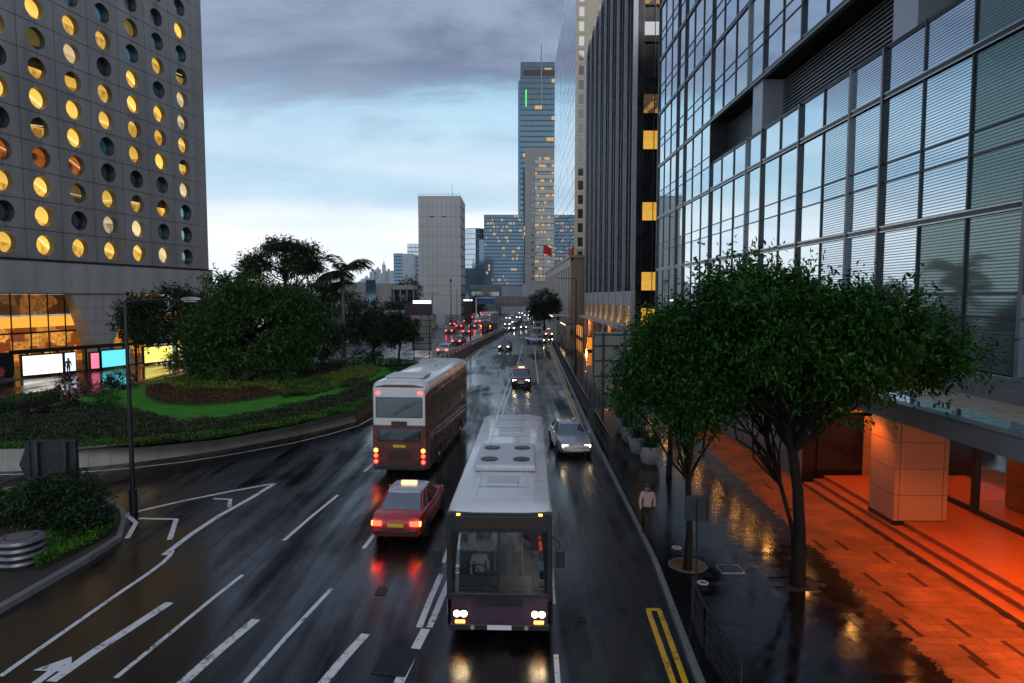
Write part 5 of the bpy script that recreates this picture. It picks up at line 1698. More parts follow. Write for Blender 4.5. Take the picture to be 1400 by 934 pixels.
tree('small_tree', 'wide low tree left of the grey sign back with red lights shining through', gbase(510, 494), [(0, 0, 0), (0.05, 0, 1.2), (0.2, 0, 2.0)], 0.14, 0.10,
     [(-1.5, 0, 3.4, 1.8, 1.8, 1.3), (0.9, 0, 3.7, 1.9, 1.8, 1.2), (-0.3, 0, 4.5, 1.7, 1.6, 0.8), (0, 0, 2.7, 1.5, 1.5, 0.8)],
     1800, 9, 0.30, M['leaf_dark'], 66, group='garden trees', spread=0.45, gap=0.3, shell=0.35)
tree('background_tree', 'hazy tree mass behind the palms at the flyover', G(452, 462), [(0, 0, 0), (0.1, 0, 3), (0, 0, 6)], 0.3, 0.2,
     [(-4, 0, 8.2, 4.4, 4, 2.6), (2, 0, 6.4, 4.0, 4, 2.4), (7, 0, 4.6, 3.6, 3.5, 2.2)], 1500, 8, 0.5, M['leaf_dark'], 67, group='garden trees', spread=0.9, gap=0.2, shell=0.5)
for i, (px, py, Yd, w, h, lab) in enumerate([(560, 405, 200, 5.6, 7.5, 'bushy tree on the car park deck left of the grey tower'), (652, 425, 295, 7, 9, 'dark green tree between the grey tower and the white shed'), (547, 425, 186, 9, 4.5, 'green bushes inside the open bay of the car park')]):
    p = atY(px, py, Yd)
    zb = 0
    tree('far_tree', lab, (p.x, p.y, 0), [(0, 0, 0), (0, 0, max(1, p.z - 2)), (0.1, 0, p.z)], 0.2, 0.15, [(0, 0, p.z + h * 0.3, w * 0.5, w * 0.4, h * 0.5), (-w * 0.25, 0, p.z + h * 0.05, w * 0.4, w * 0.35, h * 0.4), (w * 0.25, 0, p.z + h * 0.1, w * 0.4, w * 0.35, h * 0.4)], 700, 8, 0.5, M['leaf_dark'], 70 + i, group='far trees', spread=0.7, gap=0.2, shell=0.4)
p = atY(731, 432, 150)
tree('pavement_tree', 'dense dark tree at the corner before the stone hall', (p.x + 2.2, 150, 0.13), [(0, 0, 0), (0, 0, 2.2), (0.1, 0, 3.6)], 0.25, 0.18,
     [(0, 0, 6.2, 3.2, 2.6, 2.8), (-1.2, 0, 4.6, 2.4, 2.2, 2.0), (1.6, 0, 5.0, 2.4, 2.2, 2.3)], 1500, 8, 0.45, M['leaf_dark'], 75, group='far trees', spread=0.6, gap=0.15, shell=0.4)

# ---- palms
def palm(label, base, h, fr, seed, n=15):
    r = random.Random(seed)
    t = thing('palm_tree', label, 'palm tree', base, group='palms in the garden')
    b = MB(); b.tube([(0, 0, 0), (0.05, 0, h * 0.4), (0, 0.05, h * 0.8), (0.02, 0, h)], [0.30, 0.21, 0.19, 0.13], 10); b.build('trunk', M['palm_bark'], t, smooth=60)
    b = MB(); b.tube([(0.02, 0, h - 0.1), (0.02, 0, h + 1.2)], [0.16, 0.10], 8); b.build('crownshaft', M['leaf_mid'], t)
    for k in range(n):
        a = 2 * math.pi * k / n + r.uniform(-0.2, 0.2)
        lift = r.uniform(-0.1, 1.25)
        L = fr * r.uniform(0.85, 1.1)
        pts, dirs = [], []
        q = Vector((0, 0, h + 1.1)); ang = lift
        st = 12
        for i in range(st + 1):
            pts.append(q.copy())
            d = Vector((math.cos(a) * math.cos(ang), math.sin(a) * math.cos(ang), math.sin(ang)))
            dirs.append(d)
            q = q + d * (L / st); ang -= (1.65 + lift * 0.35) / st * (0.4 + 1.2 * i / st)
        P, A, S = [], [], []
        for i in range(1, st + 1):
            for rep in range(3):
                for sgn in (-1, 1):
                    d = dirs[i]; sd_ = Vector((-math.sin(a), math.cos(a), 0)) * sgn
                    ax = (d * 0.55 + sd_ * 0.8 + Vector((0, 0, -0.30 + r.uniform(-0.2, 0.1)))).normalized()
                    tt = (i - rep / 3) / st
                    P.append(pts[i - 1].lerp(pts[i], 1 - rep / 3)); A.append(ax); S.append(fr * 0.30 * (0.45 + math.sin(math.pi * min(1, tt + 0.08)) * 0.7))
        me = leaf_mesh('frond', np.array([tuple(p) for p in P]), np.array([tuple(p) for p in A]), np.array(S), M['leaf_dark'], 0.085, None, 0.1)
        o = bpy.data.objects.new('frond', me); COL.objects.link(o); o.parent = t
        b = MB(); b.tube(pts[::3], [0.035, 0.028, 0.02, 0.014, 0.008], 4); b.build('rib', M['leaf_mid'], o)
    return t
palm('taller palm with long drooping fronds standing right of the garden trees', gbase(470, 489), 9.0, 4.1, 5, 18)
palm('shorter palm just left of the taller one, its fronds lower', gbase(455, 487), 6.6, 3.4, 6, 13)

# ================================================================== STREET FURNITURE
# lamp post with arm on the left
def lamp_post(label, base, h, arm, r=0.075, head=0.55, group='street lamps', lean=0.0):
    t = thing('street_lamp', label, 'street lamp', base, group=group)
    b = MB(); b.tube([(0, 0, 0), (0, 0, 0.9), (0, 0, 0.92), (0, 0, h)], [r * 1.9, r * 1.8, r * 1.15, r * 0.8], 10); b.build('pole', M['black_metal'], t, smooth=40)
    b = MB(); b.tube([(0, 0, h - 0.1), (arm * 0.2, 0, h), (arm * 0.9, 0, h + 0.02)], [r * 0.6, r * 0.5, r * 0.45], 8); b.build('arm', M['black_metal'], t, smooth=40)
    s = 1 if arm > 0 else -1
    b = MB()
    rings = []
    for u, w, z0, z1 in ((0, 0.05, -0.03, 0.05), (0.15, 0.13, -0.05, 0.08), (0.45, 0.16, -0.05, 0.11), (0.8, 0.12, -0.03, 0.09), (1.0, 0.04, 0.0, 0.04)):
        x = arm * 0.86 + s * u * head
        rings.append([(x, -w, h + 0.02 + z0 * 0.5), (x, -w * 0.6, h + 0.02 + z1), (x, w * 0.6, h + 0.02 + z1), (x, w, h + 0.02 + z0 * 0.5), (x, w * 0.6, h + 0.02 + z0), (x, -w * 0.6, h + 0.02 + z0)])
    b.loft(rings); b.build('lamp_head', M['grey_metal'], t, smooth=50)
    b = MB(); b.box(min(arm * 0.86 + s * 0.2 * head, arm * 0.86 + s * 0.8 * head), max(arm * 0.86 + s * 0.2 * head, arm * 0.86 + s * 0.8 * head), -0.09, 0.09, h - 0.06, h - 0.02); b.build('lens', M['lamp_off'], t)
    return t
lamp_post('black lamp post with long arm in front of the garden on the left', G(183, 702), 7.85, 2.35, 0.075, 0.7)
lamp_post('tall dark lamp post by the tan stone hall on the right pavement', G(787, 499, pave_h), 9.9, -2.3, 0.09)
lamp_post('dark lamp post on the highway barrier near the billboard', G(643, 478), 9.0, 2.2, 0.10, group='street lamps')
t = thing('lamp_mast', 'slim mast with globe in front of the grey tower', 'lamp', (X_at(616.5, 230), 230, 0))
b = MB(); b.tube([(0, 0, 0), (0, 0, zpx(386, 230))], [0.16, 0.10], 8); b.build('pole', M['black_metal'], t)
b = MB(); b.lathe([(0.1, zpx(386, 230)), (0.45, zpx(384.5, 230)), (0.45, zpx(383, 230)), (0.1, zpx(381.5, 230))], 10); b.build('globe', M['dark_metal'], t)
lamp_post('thin far lamp post left of the footbridge', (X_at(625, 240), 240, 0), zpx(396, 240), 2.2, 0.08, group='street lamps')
lamp_post('thin far lamp post by the car park behind the palms', (X_at(504, 150), 150, 0), zpx(399, 150), 1.6, 0.06, group='street lamps')
t = thing('twin_lamp', 'thin double-armed lamp post beside the purple billboard', 'street lamp', (X_at(591, 175), 175, 0))
b = MB(); b.tube([(0, 0, 0), (0, 0, zpx(402, 175))], 0.08, 6); b.build('pole', M['black_metal'], t)
b = MB(); b.tube([(-1.9, 0, zpx(401, 175)), (0, 0, zpx(402, 175)), (1.9, 0, zpx(401, 175))], 0.06, 6); b.build('arms', M['black_metal'], t)
for s in (-1, 1):
    b = MB(); b.box(s * 1.9 - 0.35, s * 1.9 + 0.35, -0.12, 0.12, zpx(401.4, 175), zpx(400.5, 175)); b.build('lamp_head', M['grey_metal'], t)

# sign backs
def sign_back(name, label, p0, w, z0, z1, posts, bars, chamfer=0.0, thick=0.08, rz=0.0, ground=0.0, m='sign_back', pr=0.06):
    t = thing(name, label, 'sign', (p0[0], p0[1], ground), rz)
    b = MB()
    if chamfer:
        poly = [(-w / 2 - chamfer, (z0 + z1) / 2), (-w / 2, z0), (w / 2, z0 - 0.02), (w / 2, z1), (-w / 2, z1)]
    else:
        poly = [(-w / 2, z0), (w / 2, z0), (w / 2, z1), (-w / 2, z1)]
    n = len(poly)
    b.add([(x, 0, z) for x, z in poly] + [(x, thick, z) for x, z in poly], [list(range(n)), [n + i for i in range(n)][::-1]] + [[(i + 1) % n, i, n + i, n + (i + 1) % n] for i in range(n)])
    b.build('board', M[m], t, bevel=0.01)
    for x in posts:
        b = MB(); b.tube([(x, -pr * 1.2, 0), (x, -pr * 1.2, z1 - 0.05)], pr, 8); b.build('post', M['dark_metal'], t)
    for z in bars:
        b = MB(); b.box(-w / 2 + 0.05, w / 2 - 0.05, -0.045, -0.002, z - 0.035, z + 0.035); b.build('stiffener', M['dark_metal'], t)
    for x in (-w / 2 + 0.03, w / 2 - 0.03):
        b = MB(); b.box(x - 0.025, x + 0.025, -0.05, -0.001, z0, z1); b.build('edge_trim', M['dark_metal'], t)
    return t
q = G(76, 703)
M['sign_dark'] = mat('sign_back_dark', (0.025, 0.03, 0.034), 0.5, metal=0.3, var=0.3, scale=2)
sign_back('direction_sign', 'dark back of a pointed direction sign on two posts at lower left', (q.x, q.y), 1.75, 0.95, 2.75, (-0.52, 0.52), (1.3, 2.4), chamfer=0.38, m='sign_dark', pr=0.075, thick=0.12)
q = G(836, 603, pave_h)
sign_back('road_sign_back', 'large grey back of a road sign on posts beside the white pots', (5.52, q.y), 2.3, 3.1, 5.95, (-0.6, 0.55), (3.55, 4.4, 5.2, 5.8), ground=pave_h)
q = G(577, 500)
sign_back('road_sign_back', 'tall grey framed back of a road sign at the end of the garden', (q.x, q.y), 2.3, zpx(480, 75), zpx(436, 75), (-0.9, 0.9), tuple(zpx(p, 75) for p in (438, 447, 457, 462, 470, 478)))
q = G(951, 806, pave_h)
sign_back('small_sign', 'small dark square sign plate on a thin post by the slim tree', (q.x, q.y), 0.66, 1.88, 2.56, (0.0,), (), ground=pave_h, m='sign_dark', pr=0.028, thick=0.02)
q = G(768, 478, pave_h)
sign_back('triangle_sign', 'thin post with a pale give-way sign by the taxi stop', (q.x, q.y), 0.7, 2.2, 2.9, (0.0,), (), ground=pave_h, pr=0.04, thick=0.03)

# ventilation stack of stepped louvre discs
t = thing('vent_stack', 'grey stepped louvre vent of stacked rounded plates at lower left', 'vent', G(30, 778))
b = MB(); b.lathe([(0.40, 0), (0.40, 1.0)], 20); b.build('core', M['dark_metal'], t)
for i in range(5):
    b = MB(); z = 0.12 + i * 0.2
    b.lathe([(0.42, z - 0.05), (0.60, z - 0.06), (0.62, z - 0.03), (0.58, z + 0.04), (0.30, z + 0.09 if i == 4 else z + 0.05)], 26)
    b.build('louvre_plate', M['grey_metal'], t, smooth=40)

# splitter island with planting at lower left
isl = [(-70, 668), (0, 672), (60, 668), (110, 676), (150, 689), (170, 700), (173, 716), (166, 740), (120, 770), (60, 805), (0, 840), (-70, 880)]
ig = [G(*p) for p in isl]
b = MB(); b.prism([(p.x, p.y) for p in ig], 0.0, 0.16)
island = tag(b.build('traffic_island', M['kerb']), kind='structure')
cx_ = sum(p.x for p in ig) / len(ig); cy_ = sum(p.y for p in ig) / len(ig)
b = MB(); b.add([(cx_ + (p.x - cx_) * 0.93, cy_ + (p.y - cy_) * 0.93, 0.164) for p in ig], [list(range(len(ig)))])
b.build('soil', M['soil'], island)
bed('island_cover', 'dark leafy ground cover filling the small traffic island', [(-60, 685), (0, 682), (60, 676), (105, 684), (145, 697), (155, 710), (140, 728), (90, 735), (60, 725), (0, 718), (-60, 725)], 5200, 0.15, M['leaf_mid'], z=0.16, h=0.5)
bed('island_border', 'bright green low border plants on the traffic island beside the vent', [(62, 735), (110, 727), (150, 720), (158, 728), (120, 748), (80, 768), (48, 782), (50, 765)], 2600, 0.12, M['leaf_bright'], z=0.16, h=0.35)
shrub('island_bush', 82, 716, 2.7, 1.6, 'large dark rounded bush behind the pointed sign on the traffic island', M['leaf_dark'], 55, z=0.16, n=700, leaf=0.13, group='bushes on the traffic island')
shrub('island_bush', 12, 712, 1.9, 1.0, 'pale-flecked leafy bush at the left edge of the traffic island', M['leaf_mid'], 56, z=0.16, n=360, leaf=0.15, group='bushes on the traffic island')
shrub('island_bush', 118, 728, 1.5, 0.8, 'low spiky dark bush at the tip of the traffic island', M['leaf_dark'], 57, z=0.16, n=260, leaf=0.16, group='bushes on the traffic island')

# pedestrian railings
def railing(label, pts, h=1.05, group='pavement railings', step=1.6, gm=None):
    o0 = Vector(pts[0])
    t = thing('railing', label, 'railing', o0, group=group)
    gm = gm or M['dark_metal']
    P = [Vector(p) - o0 for p in pts]
    for z, r in ((h, 0.032), (h * 0.62, 0.018), (h * 0.32, 0.018), (0.12, 0.022)):
        b = MB(); b.tube([p + Vector((0, 0, z)) for p in P], r, 6); b.build('rail', gm, t)
    for a, c in zip(P, P[1:]):
        n = max(1, round((c - a).length / step))
        for k in range(n + 1):
            p = a.lerp(c, k / n)
            b = MB(); b.tube([p, p + Vector((0, 0, h + 0.02))], 0.028, 6); b.build('post', gm, t)
        m_ = max(2, int((c - a).length / 0.16))
        b = MB()
        for k in range(1, m_):
            p = a.lerp(c, k / m_)
            b.tube([p + Vector((0, 0, 0.12)), p + Vector((0, 0, h))], 0.009, 4, caps=False)
        tag(b.build('balusters', gm, t), kind='stuff')
    return t
def pv(px, py): return G(px, py, pave_h)
railing('black kerbside railing in the near foreground beside the yellow lines', [pv(946, 848), pv(962, 890), pv(1012, 975)])
railing('short black railing with round knobs below the large road sign back', [pv(813, 585), pv(822, 602), pv(831, 620)], 1.1)
railing('long dark railing along the pavement edge near the taxi stop', [pv(772, 503), pv(765, 487), pv(757, 470)], 1.0)
railing('dark railing along the kerb beyond the large road sign back', [Vector((kerb_x(y) + 0.35, y, pave_h)) for y in (44, 52, 60, 68, 76)], 1.05)
railing('low steel railing behind the ball shrubs at the end of the lawn', [G(528, 503, LAWN_Z), G(548, 507, LAWN_Z), G(572, 509, LAWN_Z)], 1.1)

# bus shelter / taxi stop
t = thing('bus_shelter', 'flat-roofed bus shelter with warm lit edge before the stone hall', 'bus shelter', (9.6, 118, pave_h))
b = MB(); b.box(0, 3.2, 0, 12, 2.75, 2.95); b.build('roof', M['dark_metal'], t)
b = MB(); b.box(-0.06, 0.0, 0.2, 11.8, 2.62, 2.78); b.build('lit_edge', emat('shelter_lamp', (1.0, 0.62, 0.30), 2.4), t)
for k in range(4):
    b = MB(); b.box(2.9, 3.05, 0.4 + k * 3.6, 0.55 + k * 3.6, 0, 2.75); b.build('post', M['dark_metal'], t)
b = MB(); b.box(3.06, 3.12, 0.4, 11.5, 0.4, 2.4); b.build('back_panel', emat('shelter_ad', (1.0, 0.36, 0.06), 0.7), t)
t = thing('shelter_canopy', 'second pale canopy roof beyond the bus shelter', 'bus shelter', (8.6, 138, pave_h))
b = MB(); b.box(0, 3.5, 0, 26, 3.6, 3.9); b.build('roof', M['stone_pale'], t)
b = MB(); b.box(-0.05, 0, 0.2, 25, 3.5, 3.66); b.build('lit_edge', emat('shelter_lamp_pale', (1.0, 0.80, 0.55), 2.0), t)
for k in range(5):
    b = MB(); b.box(2.5, 2.7, 0.5 + k * 6, 0.7 + k * 6, 0, 3.6); b.build('post', M['dark_metal'], t)
# orange bollard lights and lit hoarding by the finned tower
t = thing('orange_pillar', 'glowing orange advertising pillar on the pavement left of the sign back', 'pillar', pv(806, 480))
b = MB(); b.lathe([(0.38, 0), (0.38, 0.25)], 16); b.build('base', M['black_metal'], t)
b = MB(); b.lathe([(0.36, 0.25), (0.36, 2.0)], 16); b.build('lit_drum', emat('orange_drum', (1.0, 0.30, 0.03), 0.7), t)
b = MB(); b.lathe([(0.40, 2.0), (0.40, 2.12), (0.05, 2.2)], 16); b.build('cap', M['black_metal'], t)
for i, (px, py, en) in enumerate([(800, 478, 240), (782, 462, 260), (820, 490, 200)]):
    p = G(px, py, pave_h)
    t = thing('wall_lamp', ['warm wall lamp under the finned tower canopy, middle one', 'warm wall lamp under the finned tower canopy, farthest one', 'warm wall lamp under the finned tower canopy, nearest one'][i], 'lamp', (14.6, p.y + 4, 3.62), group='lamps under the finned tower canopy')
    b = MB(); b.lathe([(0.16, 0), (0.16, 0.06)], 12); b.build('housing', M['black_metal'], t)
    b = MB(); b.lathe([(0.13, -0.02), (0.13, 0.0)], 12); b.build('bulb', M['down_lamp'], t)
    ld = bpy.data.lights.new('wall_lamp_beam', 'POINT'); ld.energy = en; ld.color = (1, 0.34, 0.07); ld.shadow_soft_size = 0.15
    lo = bpy.data.objects.new('wall_lamp_beam', ld); COL.objects.link(lo); lo.parent = t; lo.location = (0, 0, -0.15)

# light boxes in front of the round-window tower
BOXES = [((32, 518), (86, 513), 2.0, (1.0, 0.93, 0.84), 1.15, 'long glowing white light box at the far left of the hoarding'),
         ((90, 512), (104, 510.5), 2.0, (0.75, 0.85, 1.0), 1.0, 'narrow pale blue light box beside the long white one'),
         ((125, 508), (136, 507), 1.75, (1.0, 0.05, 0.16), 1.0, 'small crimson light box next to the cyan one'),
         ((140, 506.5), (178, 502), 1.9, (0.0, 0.60, 0.66), 1.0, 'long cyan light box in the hoarding'),
         ((198, 500), (236, 496), 1.9, (1.0, 0.78, 0.04), 1.0, 'long yellow light box at the right of the hoarding'),
         ((244, 495), (250, 494.5), 2.4, (1.0, 0.55, 0.12), 1.4, 'small orange lit lantern box behind the clipped ball shrub')]
for (p0, p1, h, colr, es, lab) in BOXES:
    a, c = G(*p0), G(*p1)
    d = c - a
    t = thing('light_box', lab, 'light box', a, math.atan2(d.y, d.x), group='light boxes along the hoarding')
    L = d.length
    b = MB(); b.box(-0.1, L + 0.1, 0.0, 0.35, 0.12, h + 0.32); b.build('case', M['black_metal'], t)
    m_, nt, bs = newmat('light_box_face')
    n1 = nnoise(nt, 0.9, 3, 0.5, coord='obj')
    setin(nt, bs.inputs['Emission Color'], nmix(nt, nrange(nt, n1, 0.35, 0.75), colr, tuple(min(1, q * 0.86 + 0.04) for q in colr)))
    bs.inputs['Emission Strength'].default_value = es
    b = MB(); b.quad((0, -0.012, 0.3), (L, -0.012, 0.3), (L, -0.012, h + 0.18), (0, -0.012, h + 0.18)); b.build('lit_face', m_, t)
    for x in (0.1, L - 0.2):
        b = MB(); b.box(x, x + 0.12, 0.05, 0.3, 0, 0.12); b.build('foot', M['black_metal'], t)
a, c = G(20, 519), G(250, 494)
d = c - a
t = thing('hoarding', 'low black hoarding rail linking the light boxes', 'fence', a + Vector((-0.5, 0.35, 0)), math.atan2(d.y, d.x))
b = MB(); b.box(0, d.length, 0.1, 0.3, 2.35, 2.75); b.build('top_rail', M['black_metal'], t)
for k in range(14):
    b = MB(); b.box(k * d.length / 13, k * d.length / 13 + 0.2, 0.1, 0.3, 0, 2.35); b.build('post', M['black_metal'], t)
b = MB(); b.box(-14, 0, 0.1, 0.3, 0, 2.6); b.build('solid_panel', M['black_metal'], t)

# ================================================================== PEOPLE
def person(label, loc, rz, shirt, legs, h=1.7, stride=0.25, group='people', skin=(0.35, 0.20, 0.14), bend=0.05):
    t = thing('person', label, 'person', loc, rz, group)
    s = h / 1.7
    # skeleton: pelvis root, skinned surface
    V = {'pelvis': (0, 0, 0.93), 'spine': (0, bend * 0.5, 1.12), 'chest': (0, bend, 1.32), 'neck': (0, bend * 1.3, 1.47), 'head': (0, bend * 1.5 + 0.02, 1.60), 'crown': (0, bend * 1.5, 1.68),
         'hipL': (-0.09, 0, 0.90), 'kneeL': (-0.10, stride * 0.6 + 0.03, 0.49), 'ankL': (-0.10, stride * 0.8, 0.07), 'toeL': (-0.11, stride * 0.8 + 0.17, 0.03),
         'hipR': (0.09, 0, 0.90), 'kneeR': (0.10, -stride * 0.2 + 0.04, 0.50), 'ankR': (0.10, -stride * 0.9, 0.11), 'toeR': (0.11, -stride * 0.9 + 0.15, 0.03),
         'shL': (-0.18, bend, 1.40), 'elL': (-0.24, bend - stride * 0.35, 1.14), 'wrL': (-0.23, bend - stride * 0.2, 0.92), 'haL': (-0.22, bend - stride * 0.12, 0.83),
         'shR': (0.18, bend, 1.40), 'elR': (0.24, bend + stride * 0.2, 1.14), 'wrR': (0.22, bend + stride * 0.7, 0.95), 'haR': (0.21, bend + stride * 0.85, 0.88)}
    R = dict(pelvis=0.15, spine=0.13, chest=0.155, neck=0.058, head=0.095, crown=0.075, hipL=0.095, kneeL=0.062, ankL=0.042, toeL=0.035, hipR=0.095, kneeR=0.062, ankR=0.042, toeR=0.035,
             shL=0.068, elL=0.046, wrL=0.032, haL=0.035, shR=0.068, elR=0.046, wrR=0.032, haR=0.035)
    E = [('pelvis', 'spine'), ('spine', 'chest'), ('chest', 'neck'), ('neck', 'head'), ('head', 'crown')]
    for q in 'LR':
        E += [('pelvis', 'hip' + q), ('hip' + q, 'knee' + q), ('knee' + q, 'ank' + q), ('ank' + q, 'toe' + q), ('chest', 'sh' + q), ('sh' + q, 'el' + q), ('el' + q, 'wr' + q), ('wr' + q, 'ha' + q)]
    names = list(V)
    me = bpy.data.meshes.new('body')
    me.from_pydata([tuple(c * s for c in V[n]) for n in names], [(names.index(a), names.index(b)) for a, b in E], [])
    o = bpy.data.objects.new('body', me); COL.objects.link(o); o.parent = t
    sk = o.modifiers.new('skin', 'SKIN')
    for i, n in enumerate(names):
        me.skin_vertices[0].data[i].radius = (R[n] * s, R[n] * s * (0.72 if n in ('pelvis', 'spine', 'chest') else 1.0))
    me.skin_vertices[0].data[0].use_root = True
    ss = o.modifiers.new('sub', 'SUBSURF'); ss.levels = ss.render_levels = 2
    m_, nt, bs = newmat('clothing')
    sp = N(nt, 'ShaderNodeSeparateXYZ'); nt.links.new(N(nt, 'ShaderNodeTexCoord').outputs['Object'], sp.inputs[0])
    z = sp.outputs[2]
    c1 = nmix(nt, nmath(nt, 'GREATER_THAN', z, 0.96 * s), legs, shirt)
    c2 = nmix(nt, nmath(nt, 'GREATER_THAN', z, 1.47 * s), c1, skin)
    c3 = nmix(nt, nmath(nt, 'LESS_THAN', z, 0.085 * s), c2, (0.015, 0.014, 0.014))
    setin(nt, bs.inputs['Base Color'], c3); bs.inputs['Roughness'].default_value = 0.75
    me.materials.append(m_)
    hb = MB(); hb.lathe([(0.10 * s, 1.615 * s), (0.115 * s, 1.66 * s), (0.09 * s, 1.72 * s), (0.02, 1.745 * s)], 14, (0, bend * 1.5 * s - 0.012, 0)); hb.build('hair', M['plastic'], t, smooth=60)
    for q in (-1, 1):
        eb = MB(); eb.lathe([(0.012, 1.605 * s), (0.012, 1.618 * s)], 6, (0.035 * q, bend * 1.5 * s + 0.108 * s, 0)); eb.build('eye', M['plastic'], t)
    return t
person('person in a pale pink shirt and dark trousers walking on the right pavement', pv(884, 731), math.pi * 0.96, (0.55, 0.36, 0.34), (0.02, 0.02, 0.025), 1.72, 0.30, bend=0.10)
person('dark silhouetted person standing before the narrow blue light box', G(94, 513), 0.4, (0.02, 0.02, 0.025), (0.015, 0.015, 0.02), 1.7, 0.12)
person('person in red on the far left before the black hoarding', G(4, 528), 0.9, (0.35, 0.02, 0.02), (0.02, 0.02, 0.02), 1.7, 0.15)
person('person in dark clothes waiting by the taxi stop railing', pv(752, 472), 2.6, (0.03, 0.03, 0.04), (0.02, 0.02, 0.02), 1.72, 0.15)
person('person in brown stepping off the kerb near the bus shelter', pv(745, 471), 2.2, (0.10, 0.05, 0.03), (0.02, 0.02, 0.03), 1.68, 0.25)

# ================================================================== VEHICLES
def carpaint(name, col, metal=0.0):
    return mat(name, col, 0.28, metal=metal, var=0.06, scale=2, coord='obj', coat=0.7, rvar=0.04)
PAINT = {'red': carpaint('taxi_red', (0.42, 0.012, 0.010)), 'silver': carpaint('paint_silver', (0.46, 0.47, 0.49), 0.55), 'white': carpaint('paint_white', (0.62, 0.62, 0.60)), 'black': carpaint('paint_black', (0.014, 0.014, 0.017)),
         'grey': carpaint('paint_grey', (0.13, 0.135, 0.145), 0.4), 'blue': carpaint('paint_blue', (0.03, 0.06, 0.16)), 'maroon': carpaint('paint_maroon', (0.10, 0.018, 0.016)), 'green': carpaint('paint_green', (0.03, 0.12, 0.06))}

